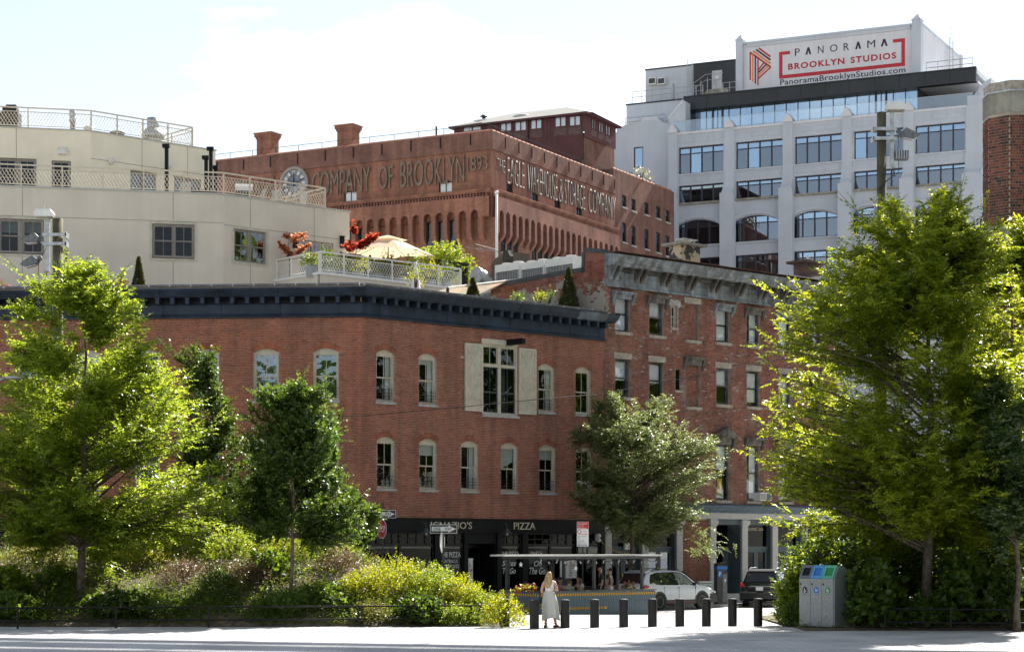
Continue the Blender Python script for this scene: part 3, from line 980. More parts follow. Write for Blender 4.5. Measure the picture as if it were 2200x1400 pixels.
PC = [(0, 12.44), (.46, 12.44), (.52, 12.47), (.54, 12.52), (.6, 12.53), (.63, 12.59), (.66, 12.61), (.72, 12.7), (.74, 12.72), (.74, 12.78), (0, 12.83)]
nL = Vector((AL.uy, -AL.ux, 0))
nR = Vector((AR.uy, -AR.ux, 0))
mit = (nL + nR) / (1 + nL.dot(nR))
cuts_R = [0.9 + 1.79 * k for k in range(8)] + [LR + 0.02]
for i in range(8):
 a, b = cuts_R[i], cuts_R[i + 1]
 obj("fascia_panel", MB().prism([(-o, z) for o, z in PF], 'x', a + .012, b - .012), M_['cornice_navy_light' if i in () else 'cornice_navy'], corner, AR.M)
 e = b + (0.28 if i == 7 else 0)
 obj("cornice", MB().prism([(-o, z) for o, z in PC], 'x', a + .008, e - .008), M_['cornice_navy_light' if i == 6 else 'cornice_navy'], corner, AR.M)
cuts_L = [20 - 0.9 - 2.4 * k for k in range(9)]
for i in range(8):
 a, b = max(0, cuts_L[i + 1]), cuts_L[i]
 if b <= a:
  continue
 obj("fascia_panel", MB().prism([(-o, z) for o, z in PF], 'x', a + .012, b - .012), M_['cornice_navy'], corner, AL.M)
 obj("cornice", MB().prism([(-o, z) for o, z in PC], 'x', a + .008, b - .008), M_['cornice_navy'], corner, AL.M)
pa, pb, pc = AL.pt(19.1, 0), AR.pt(0, 0), AR.pt(0.9, 0)
for prof, nm in ((PF, "fascia_panel"), (PC, "cornice")):
 obj(nm, MB().sweep([(o, z) for o, z in prof], [(pa.x, pa.y, nL.x, nL.y), (pb.x, pb.y, mit.x, mit.y), (pc.x, pc.y, nR.x, nR.y)]), M_['cornice_navy'], corner)
dm = MB().box(-.075, .075, -.43, 0, 0, .2).box(-.095, .095, -.45, 0, .2, .255).mesh("modillion")
for k in range(24):
 obj("modillion", dm, M_['cornice_navy'], corner, AR.Ms(0.3 + .578 * k, 12.19, 0))
for k in range(33):
 obj("modillion", dm, M_['cornice_navy'], corner, AL.Ms(19.7 - .612 * k, 12.19, 0))
obj("soffit", MB().box(0, LR, -.065, 0.0, 12.27, 12.44), M_['black_paint'], corner, AR.M)
obj("soffit", MB().box(0, 19.95, -.065, 0.0, 12.27, 12.44), M_['black_paint'], corner, AL.M)
cop = MB().box(0.006, .854, -.09, .3, 0, .085).mesh("coping_stone")
for k in range(int(LR / .86)):
 obj("coping_stone", cop, M_['coping_grey'], corner, AR.Ms(k * .86 + .1, 12.935, 0))
 obj("coping_clip", cached('clip', lambda: MB().box(-.02, .02, -.1, .02, 0, .1).mesh("coping_clip")), M_['steel'], corner, AR.Ms(k * .86 + .1, 12.93, 0))
for k in range(23):
 obj("coping_stone", cop, M_['coping_grey'], corner, AL.Ms(19.05 - k * .86, 12.935, 0))
 obj("coping_clip", cached('clip', None), M_['steel'], corner, AL.Ms(19.05 - k * .86, 12.93, 0))
pA, pB, pC_ = AL.pt(0, 0, 0.3), AR.pt(0.1, 0, 0.35), AR.pt(LR, 0, 0.3)
pD, pE = AR.pt(LR, 0, 7.0), AL.pt(0, 0, 12)
mb = MB()
mb.poly([(p.x, p.y, 12.45) for p in (pA, pB, pC_, pD, pE)])
obj("roof", mb, M_['roof_tar'], corner)
obj("wall", MB().box(-.3, -.01, 0.02, 12, -0.2, 12.9), M_['brick_dark'], corner, AL.M)
Zf0, Zf1 = 3.06, 3.6
obj("fascia_board", MB().box(0.02, LR - .04, -.1, .02, Zf0, Zf1 - .03).box(0.0, LR, -.16, .02, Zf0 - .05, Zf0).box(0, LR, -.12, .02, Zf1 - .03, Zf1 + .01), M_['black_paint'], corner, AR.M)
zg = -0.12
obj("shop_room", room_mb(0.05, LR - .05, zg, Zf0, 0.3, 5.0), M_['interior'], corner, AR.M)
colsx = [(777, 794), (932, 946), (995, 1003), (1066, 1076), (1120, 1133), (1235, 1240), (1289, 1297)]
for a, b in colsx:
 sa, sb = AR.s_at(a), AR.s_at(b)
 obj("pilaster", MB().box(sa + .02, sb, -.07, .2, zg, Zf0 - .05).box(sa, sb + .02, -.1, .2, zg, zg + .3), M_['black_paint'], corner, AR.M)
z_tr0, z_tr1, z_sl = 2.5, Zf0 - .06, 0.62
bays = [(794, 860, 4), (860, 932, 4), (946, 995, 3), (1076, 1120, 3), (1133, 1183, 3), (1183, 1235, 3), (1240, 1289, 3)]
for (a, b, nc) in bays:
 sa, sb = AR.s_at(a), AR.s_at(b)
 w = sb - sa
 M = AR.Ms(sa, 0, 0)
 mb = MB().ring(0, w, z_tr0, z_tr1, .05, .02, .1)
 for k in range(1, nc):
  mb.box(w * k / nc - .02, w * k / nc + .02, .022, .098, z_tr0 + .05, z_tr1 - .05)
 mb.box(.05, w - .05, .024, .096, (z_tr0 + z_tr1) / 2 - .02, (z_tr0 + z_tr1) / 2 + .02)
 tw_ = obj("transom_window", mb, M_['black_satin'], corner, M)
 mb = MB()
 mb.poly([(.05, .06, z_tr0 + .05), (w - .05, .06, z_tr0 + .05), (w - .05, .06, z_tr1 - .05), (.05, .06, z_tr1 - .05)])
 obj("pane", mb, M_['glass_shop'], tw_, M)
 dw = obj("display_window", MB().ring(0, w, z_sl, z_tr0, .06, .02, .12), M_['black_satin'], corner, M)
 mb = MB()
 mb.poly([(.06, .07, z_sl + .06), (w - .06, .07, z_sl + .06), (w - .06, .07, z_tr0 - .06), (.06, .07, z_tr0 - .06)])
 obj("pane", mb, M_['glass_shop'], dw, M)
 obj("roller_blind", MB().box(.08, w - .08, .1, .13, z_tr0 - .14, z_tr0 - .06), M_['blind'], dw, M)
 obj("stall_riser", MB().box(0, w, .0, .12, zg, z_sl - .002).ring(.08, w - .08, zg + .12, z_sl - .08, .05, -.02, 0), M_['black_paint'], corner, M)
sa, sb = AR.s_at(1003), AR.s_at(1066)
w = sb - sa
M = AR.Ms(sa, 0, 0)
e = obj("entrance", MB().box(0, .05, .02, 1.0, zg, Zf0 - .06).box(w - .05, w, .02, 1.0, zg, Zf0 - .06).box(.05, w - .05, .02, 1.0, 2.55, Zf0 - .06), M_['black_paint'], corner, M)
obj("door", MB().ring(.1, w - .1, zg, 2.5, .14, .9, .96).box(w / 2 - .05, w / 2 + .05, .9, .96, zg, 2.5), M_['black_satin'], e, M)
mb = MB()
mb.poly([(.2, .93, .2), (w - .2, .93, .2), (w - .2, .93, 2.4), (.2, .93, 2.4)])
obj("pane", mb, M_['glass_shop'], e, M)
obj("menu_board", MB().box(.08, .32, -.02, .0, .5, 1.9).box(.06, .34, -.03, -.02, 1.9, 1.94), M_['sign_face'], corner, M)
obj("price_list", text_mesh("PIZZA\nCALZONE\nSALAD\nPASTA\nWINE\nBEER", .18, 1.1, .003), M_['ink_red'], corner, AR.Ms(sa + .11, .6, -.023))
letters("IGNAZIO'S", AR, 922, 1010, 3.17, 3.47, M_['letter_cream'], corner, d=-.105, ext=.02, off=0.004)
letters("PIZZA", AR, 1100, 1146, 3.17, 3.47, M_['letter_cream'], corner, d=-.105, ext=.02, off=0.004)
def wt(s, a, b, ya, yb, **kw):
 c = (a + b) / 2
 letters(s, AR, a, b, AR.z_at(c, yb), AR.z_at(c, ya), M_['letter_white'], corner, d=.06, ext=.004, name="window_lettering", **kw)
wt("THE PIZZA", 947, 992, 1185, 1196.5, off=.02)
for i, t in enumerate(("\u00b7MEATBALLS", "\u00b7ARTICHOKES", "\u00b7CALZONE", "\u00b7WINGS")):
 wt(t, 947, (985, 988, 979, 971)[i], 1201 + 11 * i, 1208.5 + 11 * i)
wt("Slices", 1081, 1111, 1203, 1215, shear=.3, off=.015)
wt("To Go", 1082, 1110, 1219, 1232, shear=.3, off=.015)
wt("On", 1149, 1166, 1203, 1216, shear=.3, off=.015)
wt("The Go", 1139, 1174, 1218, 1233, shear=.3, off=.015)
wt("THE PIZZA", 1078, 1117, 1184, 1190.5, off=.02)
wt("PASTA", 1142, 1168, 1184, 1190.5, off=.02)
for (a, b, t) in ((1239, 1261, "TAKE OUT"), (1264, 1285, "WINDOW")):
 c = AR.s_at(a)
 obj("window_sign", MB().box(c, AR.s_at(b), .03, .05, AR.z_at(a, 1188), AR.z_at(a, 1175)), M_['letter_white' if 0 else 'bin_grey'], corner, AR.M)
 letters(t, AR, a + 1.5, b - 1.5, AR.z_at(a, 1185), AR.z_at(a, 1178), M_['letter_cream'], corner, d=.028, ext=.004)
wl_ = obj("wall_menu", MB().box(AR.s_at(1200), AR.s_at(1235), -.12, -.08, AR.z_at(1217, 1241), AR.z_at(1217, 1203)), M_['sign_face'], corner, AR.M)
letters("PIZZA  PASTA\nSALADS\nHEROS\nCALZONE\nDRINKS", AR, 1203, 1215, AR.z_at(1217, 1237), AR.z_at(1217, 1210), M_['ink_navy'], wl_, d=-.122, ext=.003)
letters("CHEESE\nMARINARA\nSPECIAL\nPIES\nWINE\nBEER", AR, 1219, 1232, AR.z_at(1217, 1237), AR.z_at(1217, 1206), M_['ink_red'], wl_, d=-.122, ext=.003)
gl = MB().tube([(0, -.1, .32), (0, -.3, .45), (0, -.5, .4), (0, -.55, .2)], .018, 6).lathe([(.03, .2), (.07, .16), (.09, .08), (.24, 0), (.22, -.005), (.06, .05)], 14, (0, -.55, 0)).mesh("wall_lamp", True)
gb = MB().lathe([(.01, -.1), (.05, -.07), (.05, 0), (.03, .03)], 8, (0, -.55, 0)).mesh("bulb", True)
for p in (897, 1071, 1240):
 lm = obj("wall_lamp", gl, M_['dark_grey'], corner, AR.Ms(AR.s_at(p), 3.0, 0))
 obj("bulb", gb, M_['letter_white'], lm, AR.Ms(AR.s_at(p), 3.0, 0))
obj("fascia_board", MB().box(0, 19.98, -.1, .02, Zf0, Zf1 - .03).box(0, 19.98, -.16, .02, Zf0 - .05, Zf0), M_['black_paint'], corner, AL.M)
obj("shop_room", room_mb(0.05, 19.9, zg, Zf0, 0.3, 3.0), M_['interior'], corner, AL.M)
for k in range(8):
 M = AL.Ms(20 - 2.5 * (k + 1), 0, 0)
 obj("pilaster", MB().box(2.28, 2.5, -.07, .2, zg, Zf0 - .05), M_['black_paint'], corner, M)
 dw = obj("display_window", MB().ring(0, 2.28, z_sl, z_tr1, .06, .02, .12).box(.06, 2.22, .022, .118, z_tr0 - .04, z_tr0 + .04), M_['black_satin'], corner, M)
 mb = MB()
 mb.poly([(.06, .07, z_sl + .06), (2.22, .07, z_sl + .06), (2.22, .07, z_tr1 - .06), (.06, .07, z_tr1 - .06)])
 obj("pane", mb, M_['glass_shop'], dw, M)
 obj("roller_blind", MB().box(.08, 2.2, .1, .13, z_tr0 - .16, z_tr0 - .06), M_['blind'], dw, M)
 obj("stall_riser", MB().box(0, 2.28, 0, .12, zg, z_sl - .002), M_['black_paint'], corner, M)
# ================================================================== old brick house with the grey cornice
p0 = AR.pt(LR + 0.0095, 0, -0.02)
BF = Fac(p0.x, p0.y, 1.085, 1.0)
LB = BF.s_at(1800)
old = thing("brick_tenement", "weathered red brick house with peeling grey bracketed cornice beside the pizza building", "building", (p0.x, p0.y, -0.2))
bz1 = 14.15
r1, r2, r3 = [], [], []
r1z = (BF.z_at(1338, 713), BF.z_at(1338, 636))
r2z = (BF.z_at(1340, 853), BF.z_at(1340, 771))
r3z = (BF.z_at(1629, 1076), BF.z_at(1629, 957))
sx = [BF.s_at(p) for p in (1338, 1411, 1554, 1619, 1687, 1752)]
ow = 0.98
holes = []
for s in sx:
 holes += [(s - ow / 2, s + ow / 2, r1z[0], r1z[1]), (s - ow / 2, s + ow / 2, r2z[0], r2z[1]), (s - ow / 2, s + ow / 2, r3z[0], r3z[1])]
sn = BF.s_at(1449)
nz1 = (BF.z_at(1449, 704), BF.z_at(1449, 656))
nz2 = (BF.z_at(1455, 838), BF.z_at(1455, 793))
holes += [(sn - .2, sn + .2, *nz1), (sn + .08, sn + .46, *nz2)]
sb_ = BF.s_at(1488)
bz_a = (BF.z_at(1487, 731), BF.z_at(1487, 652))
bz_b = (BF.z_at(1489, 874), BF.z_at(1489, 782))
holes += [(sb_ - ow / 2, sb_ + ow / 2, *bz_a), (sb_ - ow / 2 + .05, sb_ + ow / 2 + .05, *bz_b)]
B0 = BF.z_at(1470, 1081)
obj("wall", wall_mb(-.0, LB, B0 - .1, 15.2, holes, yf=.008, depth=.26), M_['mortar_old'], old, BF.M)
bl = brick_list(0, LB, B0, bz1, holes, L=.2)
stuff(obj("brick", brick_mesh("bricks", bl, jit=.004), M_['brick_old'], old, BF.M))
for (a, b, c, d) in ((sb_ - ow / 2, sb_ + ow / 2, *bz_a), (sb_ - ow / 2 + .05, sb_ + ow / 2 + .05, *bz_b)):
 obj("blind_panel", MB().box(a, b, .16, .3, c, d), M_['mortar_old'], old, BF.M)
 stuff(obj("blocked_brick", brick_mesh("bricks", brick_list(a + .005, b - .005, c + .01, d - .01, L=.2), yf=.15, jit=.004), M_['brick_old'], old, BF.M))
hood = MB().box(-.72, .72, -.24, .0, .0, .07).box(-.68, .68, -.2, 0, -.05, 0).box(-.5, .5, -.08, 0, -.26, -.05)
for sg in (-1, 1):
 hood.prism([(0, -.5), (-.05, -.5), (-.09, -.35), (-.16, -.18), (-.18, -.05), (0, -.05)], 'x', sg * .62 - .07, sg * .62 + .07)
hood = hood.mesh("window_hood")
ped = MB().box(-.75, .75, -.26, 0, 0, .08).prism([(-.82, .08), (.82, .08), (0, .52)], 'y', -.3, -.0).prism([(-.55, .1), (.55, .1), (0, .4)], 'y', -.32, -.3).box(-.5, .5, -.08, 0, -.26, 0)
for sg in (-1, 1):
 ped.prism([(0, -.62), (-.05, -.62), (-.09, -.4), (-.18, -.2), (-.2, 0), (0, 0)], 'x', sg * .64 - .08, sg * .64 + .08)
ped = ped.mesh("window_pediment")
lin = MB().box(-.58, .58, -.03, .04, 0, .27).mesh("lintel")
for i, s in enumerate(sx):
 for row, (z0, z1) in enumerate((r1z, r2z, r3z)):
  h = z1 - z0
  cur = {(0, 0): 1, (1, 0): .5, (2, 0): 1, (3, 0): 0, (4, 0): 1, (1, 1): .55, (2, 1): .5, (3, 1): .9, (4, 1): 1, (0, 1): .55, (2, 2): .45}.get((i, row), 0)
  o = sash_window(old, BF, s, z0, ow, h, 0, y=.14, casing=.075, frame_m=M_['grey_wood'], sash_m=M_['black_satin'] if (i + row) % 2 == 0 else M_['grey_wood'], glass=M_['glass_bright'], cols=1,
      split=.5, room=M_['interior'], blind=cur, blind_m=M_['curtain_white'], blind2=.55 if (i, row) in ((3, 0), (3, 2), (5, 0)) else 0, sill=(.14, .1, .08), sill_m=M_['sandstone'])
  if row == 0:
   obj("window_hood", hood, M_['zinc_brown'] if i % 2 else M_['zinc_old'], old, BF.Ms(s, z1 + .12, 0))
  elif row == 1:
   obj("lintel", lin, M_['sandstone'], old, BF.Ms(s, z1 + .0, 0))
  else:
   obj("window_pediment" if i == 2 else "window_hood", ped if i == 2 else hood, M_['zinc_brown'], old, BF.Ms(s, z1 + .28, 0))
   obj("lintel", lin, M_['sandstone'], old, BF.Ms(s, z1 + .0, 0))
   if i == 2:
    obj("towel", MB().box(-.12, .2, .27, .285, .35, 1.05), M_['cloth_yellow'], o, BF.Ms(s, z0, 0))
for (s, z, w) in ((sb_, bz_a[0], ow), (sb_ + .05, bz_b[0], ow)):
 obj("sill", MB().box(-w / 2 - .06, w / 2 + .06, -.1, .16, -.13, 0), M_['sandstone'], old, BF.Ms(s, z, 0))
obj("lintel", lin, M_['sandstone'], old, BF.Ms(sb_, bz_a[1], 0))
obj("window_hood", hood, M_['zinc_brown'], old, BF.Ms(sb_ + .05, bz_b[1] + .25, 0))
obj("lintel", lin, M_['zinc_old'], old, BF.Ms(sb_ + .05, bz_b[1] - .04, -.02))
for (s, zz) in ((sn, nz1), (sn + .27, nz2)):
 sash_window(old, BF, s, zz[0], .4 if s == sn else .38, zz[1] - zz[0], 0, y=.12, casing=.05, frame_m=M_['trim_cream'] if s == sn else M_['black_satin'], cols=1, sill=(.1, .05, .06), sill_m=M_['sandstone'])
mb = MB()
mb.prism([(-.42, 0), (-.38, .16), (-.2, .26), (.05, .22), (.25, .27), (.42, .16), (.44, -.04), (.3, -.12), (.25, -.1), (.25, -1.35), (.2, -1.4), (.2, 0), (-.2, 0), (-.2, -1.3), (-.27, -1.32), (-.25, -.05)], 'y', -.012, .004)
obj("cement_patch", mb, M_['stone_sill'], old, BF.Ms(sn, nz1[1] + .02, 0))
PB = [(0, 15.0), (.55, 15.02), (.6, 15.1), (.7, 15.16), (.72, 15.26), (.8, 15.36), (.84, 15.4), (.84, 15.47), (0, 15.6)]
nseg = 6
for k in range(nseg):
 a, b = LB * k / nseg, LB * (k + 1) / nseg
 obj("cornice", MB().prism([(-o, z) for o, z in PB], 'x', a + .004, b - .004), M_['zinc_old'], old, BF.M)
 obj("frieze", MB().box(a + .004, b - .004, -.07, .0, 14.12, 15.0).box(a + .004, b - .004, -.13, -.072, 14.12, 14.2).box(a + .004, b - .004, -.11, -.072, 14.46, 14.54), M_['zinc_old'], old, BF.M)
 obj("gutter_edge", MB().box(a, b, -.86, -.3, 15.585, 15.605), M_['rust'], old, BF.M)
 obj("parapet_back", MB().box(a, b, -.02, .3, 14.4, 15.55), M_['brick_dark'], old, BF.M)
brk = MB().prism([(0, 0), (-.1, 0), (-.14, .12), (-.2, .25), (-.33, .42), (-.42, .52), (-.44, .62), (0, .62)], 'x', -.1, .1)
for q in (-.05, .05):
 brk.prism([(-.1, .02), (-.13, .02), (-.24, .25), (-.46, .55), (-.4, .55), (-.2, .25)], 'x', q - .022, q + .022)
brk = brk.mesh("cornice_bracket")
pitch = (BF.s_at(1554) - BF.s_at(1411)) / 2
bs = []
for k in range(11):
 c = .42 + 1.72 * k
 if c > LB - .3:
  break
 for dx in (-.19, .19):
  bs.append(c + dx)
  obj("cornice_bracket", brk, M_['zinc_brown'] if k else M_['zinc_old'], old, BF.Ms(c + dx, 14.42, -.07))
 mb = MB()
 for q in range(13):
  x = c + .42 + q * .072
  mb.box(x, x + .04, -.26, -.07, 14.84, 14.96)
 stuff(obj("dentil", mb, M_['zinc_brown'], old, BF.M))
 obj("frieze_panel", MB().ring(c + .38, c + 1.34, 14.56, 14.82, .04, -.1, -.072), M_['zinc_old'], old, BF.M)
mb = MB()
mb.poly([tuple(BF.pt(0.4, 14.5, .3)), tuple(BF.pt(LB, 14.5, .3)), tuple(BF.pt(LB, 14.3, 12)), tuple(BF.pt(0.4, 14.3, 12))])
obj("roof", mb, M_['roof_tar'], old)
obj("wall", MB().box(LB - .3, LB, .02, 12, -.2, 15.4), M_['brick_dark'], old, BF.M)
obj("drain_pipe", MB().tube([(0, -.08, B0), (0, -.08, 14.2)], .05, 8), M_['grey_wood'], old, BF.Ms(BF.s_at(1762), 0, 0))
m, n, l, b = new_mat('patched_wall')
tc = n.new("ShaderNodeTexCoord")
no = n.new("ShaderNodeTexNoise")
no.inputs["Scale"].default_value = 1.1
no.inputs["Detail"].default_value = 8
no.inputs["Roughness"].default_value = .68
l.new(tc.outputs["Object"], no.inputs["Vector"])
sp_ = n.new("ShaderNodeSeparateXYZ")
l.new(tc.outputs["Object"], sp_.inputs[0])
ma = n.new("ShaderNodeMath")
ma.operation = 'MULTIPLY_ADD'
ma.inputs[1].default_value = .16
ma.inputs[2].default_value = -2.16
l.new(sp_.outputs[2], ma.inputs[0])
ad = n.new("ShaderNodeMath")
ad.operation = 'ADD'
l.new(ma.outputs[0], ad.inputs[0])
l.new(no.outputs[0], ad.inputs[1])
rp = ramp(n, [(.6, (.3, .27, .23)), (.66, (.24, .1, .07))])
l.new(ad.outputs[0], rp.inputs[0])
l.new(rp.outputs[0], b.inputs["Base Color"])
b.inputs["Roughness"].default_value = .95
M_['patched_wall'] = m
PW = Fac(BF.pt(-.02, 0, 9.5).x, BF.pt(-.02, 0, 9.5).y, *(BF.pt(-.02, 0, 0) - BF.pt(-.02, 0, 9.5)).xy)
zA = lambda px, py: PW.z_at(px, py)
sP = [PW.s_at(p) for p in (1054, 1225, 1250, 1257)]
pts = [(sP[0], 12.4), (9.5, 12.4), (9.5, zA(1296, 545)), (sP[3], zA(1257, 541)), (sP[3] - .02, zA(1257, 583)), (sP[1], zA(1225, 588)), (sP[0], zA(1054, 619))]
pw = obj("party_wall", MB().prism(pts, 'y', 0, .35), M_['patched_wall'], old, PW.M)
mb = MB()
for (a, b) in ((pts[6], pts[5]), (pts[5], pts[4]), (pts[4], pts[3]), (pts[3], pts[2])):
 mb.prism([a, b, (b[0], b[1] + .2) if abs(b[0] - a[0]) > .1 else (b[0] - .18, b[1]), (a[0], a[1] + .2) if abs(b[0] - a[0]) > .1 else (a[0] - .18, a[1])], 'y', -.04, .38)
obj("flashing", mb, M_['dark_grey'], old, PW.M)
bl = []
for (xa, xb, za, zb) in brick_list(sP[0] + .05, 9.45, 12.5, 15.4):
 xm, zm = (xa + xb) / 2, (za + zb) / 2
 top = pts[6][1] + (pts[5][1] - pts[6][1]) * (xm - sP[0]) / (sP[1] - sP[0]) if xm < sP[3] else pts[3][1]
 if zm < top - .05 and (top - zm < .22 + random.random() * .2 + .25 * (xm > sP[3] and zm > pts[4][1]) or (xm > sP[3] - .3 and zm > pts[4][1] - .5 - random.random() * .6) or random.random() < .012):
  bl.append((xa, xb, za, zb))
stuff(obj("brick", brick_mesh("bricks", bl, yf=-.012), M_['brick_old'], old, PW.M))
wz = [(PW.s_at(1225), zA(1225, 585)), (PW.s_at(1258), zA(1258, 581)), (PW.s_at(1258), zA(1258, 533)), (PW.s_at(1252), zA(1252, 532))]
obj("metal_flashing", MB().prism(wz, 'y', .36, 1.2), M_['white_metal'], old, PW.M)
def chimney(px, py0, py1, Y, w, material, cap_m, label):
 p = P(px, py0, Y)
 z1 = CAMZ + (HY - py1) / FPX * Y
 h = z1 - p.z
 c = thing("chimney", label, "chimney", (p.x, p.y, p.z), BF.rz)
 obj("stack", MB().box(-w / 2, w / 2, -.4, .4, 0, h), material, c, WM[c.name])
 obj("cap", MB().box(-w / 2 - .28, w / 2 + .28, -.65, .65, h, h + .12), cap_m, c, WM[c.name])
 return c, h
m, n, l, b = new_mat('peeling_cream')
tc = n.new("ShaderNodeTexCoord")
no = n.new("ShaderNodeTexNoise")
no.inputs["Scale"].default_value = 1.6
no.inputs["Detail"].default_value = 6
l.new(tc.outputs["Object"], no.inputs["Vector"])
rp = ramp(n, [(.44, (.06, .06, .065)), (.47, (.5, .41, .28))])
l.new(no.outputs[0], rp.inputs[0])
l.new(rp.outputs[0], b.inputs["Base Color"])
b.inputs["Roughness"].default_value = .9
M_['peeling_cream'] = m
c, h = chimney(1471, 575, 530, 97, 1.35, M_['peeling_cream'], M_['concrete'], "squat chimney with peeling cream paint and a wide slab on the grey corniced roof")
mb = MB()
for (x, y) in ((-.3, -.2), (.45, -.2), (-.3, .2), (.45, .2)):
 mb.box(x - .03, x + .03, y - .03, y + .03, h + .12, h + .32)
mb.box(-.38, .62, -.3, .3, h + .32, h + .36)
obj("cowl", mb, M_['galv'], c, WM[c.name])
c, h = chimney(1735, 592, 568, 99, 1.2, M_['brick_dark'], M_['brick_dark'], "low brick chimney with a dark slab cap behind the right tree")
obj("pipe", MB().lathe([(.06, h + .12), (.06, h + .4), (.08, h + .42)], 8), M_['galv'], c, WM[c.name])
gz = -0.12
zl0, zl1 = BF.z_at(1530, 1114), BF.z_at(1530, 1101)
obj("shop_cornice", MB().prism([(0, zl1), (-.1, zl1), (-.14, zl1 + .06), (-.3, zl1 + .14), (-.32, zl1 + .2), (-.42, zl1 + .28), (-.42, zl1 + .33), (0, B0 + .03)], 'x', 0, LB), M_['slate_blue'], old, BF.M)
for k in range(4):
 a, b = LB * k / 4, LB * (k + 1) / 4
 obj("granite_lintel", MB().box(a + .006, b - .006, -.08, .3, zl0, zl1 - .003), M_['granite'], old, BF.M)
gcols = (1306, 1385, 1459, 1531, 1599, 1664, 1728)
for p in gcols:
 s = BF.s_at(p)
 o = obj("granite_pillar", MB().box(-.2, .2, -.06, .3, gz, zl0 - .32), M_['granite'], old, BF.Ms(s, 0, 0))
 obj("capital", MB().box(-.24, .24, -.1, .3, zl0 - .32, zl0 - .24).box(-.28, .28, -.14, .3, zl0 - .24, zl0 - .06).box(-.24, .24, -.1, .3, zl0 - .06, zl0 - .003), M_['granite'], o, BF.Ms(s, 0, 0))
bay = [(1306, 1385, 'double'), (1385, 1459, 'brass'), (1459, 1531, 'brick'), (1531, 1599, 'deep'), (1599, 1664, 'custard'), (1664, 1728, 'double')]
for a, b, kind in bay:
 sa, sb = BF.s_at(a) + .2, BF.s_at(b) - .2
 w = sb - sa
 M = BF.Ms(sa, 0, 0)
 if kind == 'brick':
  obj("infill_wall", MB().box(0, w, .06, .3, gz, zl0), M_['mortar_old'], old, M)
  stuff(obj("brick", brick_mesh("bricks", brick_list(0.01, w - .01, gz, zl0 - .01, L=.2), yf=.05), M_['brick_corner'], old, M))
  continue
 deep = .75 if kind == 'deep' else .22
 zt = zl0 - .38
 zd = 2.3
 e = obj("door_surround", MB().box(0, .08, .02, deep + .1, gz, zl0).box(w - .08, w, .02, deep + .1, gz, zl0).box(.08, w - .08, .02, .2, zt + .12, zl0 - .003).box(.08, w - .08, deep - .02, deep + .1, zd, zd + .14), M_['door_grey'], old, M)
 mb = MB()
 mb.poly([(.08, deep + .04, zd + .14), (w - .08, deep + .04, zd + .14), (w - .08, deep + .04, zt + .12), (.08, deep + .04, zt + .12)])
 obj("transom_pane", mb, M_['glass_shop'], e, M)
 nd = 1 if kind == 'deep' else 2
 x0, x1 = (.3, w - .35) if nd == 1 else (.1, w - .1)
 if nd == 1:
  obj("side_panel", MB().box(.08, x0, deep, deep + .08, gz + .3, zd).box(x1, w - .08, deep, deep + .08, gz + .3, zd), M_['door_grey'], e, M)
 for k in range(nd):
  xa, xb = x0 + (x1 - x0) * k / nd + .008, x0 + (x1 - x0) * (k + 1) / nd - .008
  zlo = gz + .32
  d = obj("door", MB().ring(xa, xb, zlo, zd, .13, deep, deep + .06).box(xa + .13, xb - .13, deep + .002, deep + .058, zlo + .13, zlo + .5), M_['door_grey'], old, M)
  mb = MB()
  mb.poly([(xa + .13, deep + .03, zlo + .5), (xb - .13, deep + .03, zlo + .5), (xb - .13, deep + .03, zd - .13), (xa + .13, deep + .03, zd - .13)])
  obj("pane", mb, M_['glass_shop'] if kind != 'brass' else M_['glass_slate'], d, M)
  hx = xb - .08 if k == 0 else xa + .08
  obj("handle", MB().box(hx - .03, hx + .03, deep - .05, deep, zlo + .75, zlo + 1.25 if kind == 'brass' else zlo + 1.0), M_['brass'], d, M)
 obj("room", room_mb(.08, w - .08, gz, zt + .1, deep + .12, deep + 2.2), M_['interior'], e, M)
 obj("doorstep", MB().box(-.1, w + .1, -.5 if kind in ('deep', 'custard') else -.05, deep + .1, gz - .02, gz + .16).box(-.02, w + .02, -.2 if kind in ('deep', 'custard') else -.03, deep + .1, gz + .16, gz + .31), M_['granite'], old, M)
 if kind == 'custard':
  letters("SODA", BF, 1638, 1648, BF.z_at(1628, 1139), BF.z_at(1628, 1133), M_['letter_cream'], old, d=deep + .03, ext=.004)
  letters("FROZEN CUSTARD", BF, 1607, 1635, BF.z_at(1628, 1139), BF.z_at(1628, 1133), M_['letter_cream'], old, d=deep + .03, ext=.004)
  o = obj("hand_rail", MB().tube([(-.05, -.95, .0 + gz), (-.05, -.95, .95), (-.05, -.1, 1.2), (-.05, -.1, gz)], .018, 6), M_['iron'], old, M)
  mb = MB()
  for q in range(1, 5):
   mb.tube([(-.05, -.95 + .17 * q, gz), (-.05, -.95 + .17 * q, .95 + .05 * q)], .009, 5)
  stuff(obj("baluster", mb, M_['iron'], o, M))
 if kind == 'deep':
  letters("CONES", BF, 1552, 1566, BF.z_at(1560, 1139), BF.z_at(1560, 1133), M_['letter_cream'], old, d=deep + .03, ext=.004)
s = BF.s_at(1636)
ac = thing("air_conditioner", "white window air conditioner under the curtained window of the old brick house", "air conditioner", tuple(BF.pt(s, r3z[0] + .02, -.3)), BF.rz)
M = WM[ac.name]
obj("case", MB().box(-.42, .38, 0, .55, 0, .4), M_['white_metal'], ac, M)
for k in range(5):
 obj("louvre", MB().box(-.38, -.02, -.012, 0, .06 + .06 * k, .09 + .06 * k), M_['fan_grey'], ac, M)
obj("grille", MB().box(.03, .34, -.012, 0, .05, .36), M_['slate_blue'], ac, M)
s = BF.s_at(1450)
fe = thing("fire_escape", "black iron fire escape platform with drop ladder behind the street tree", "fire escape", tuple(BF.pt(s, B0 + .35, -.05)), BF.rz)
M = WM[fe.name]
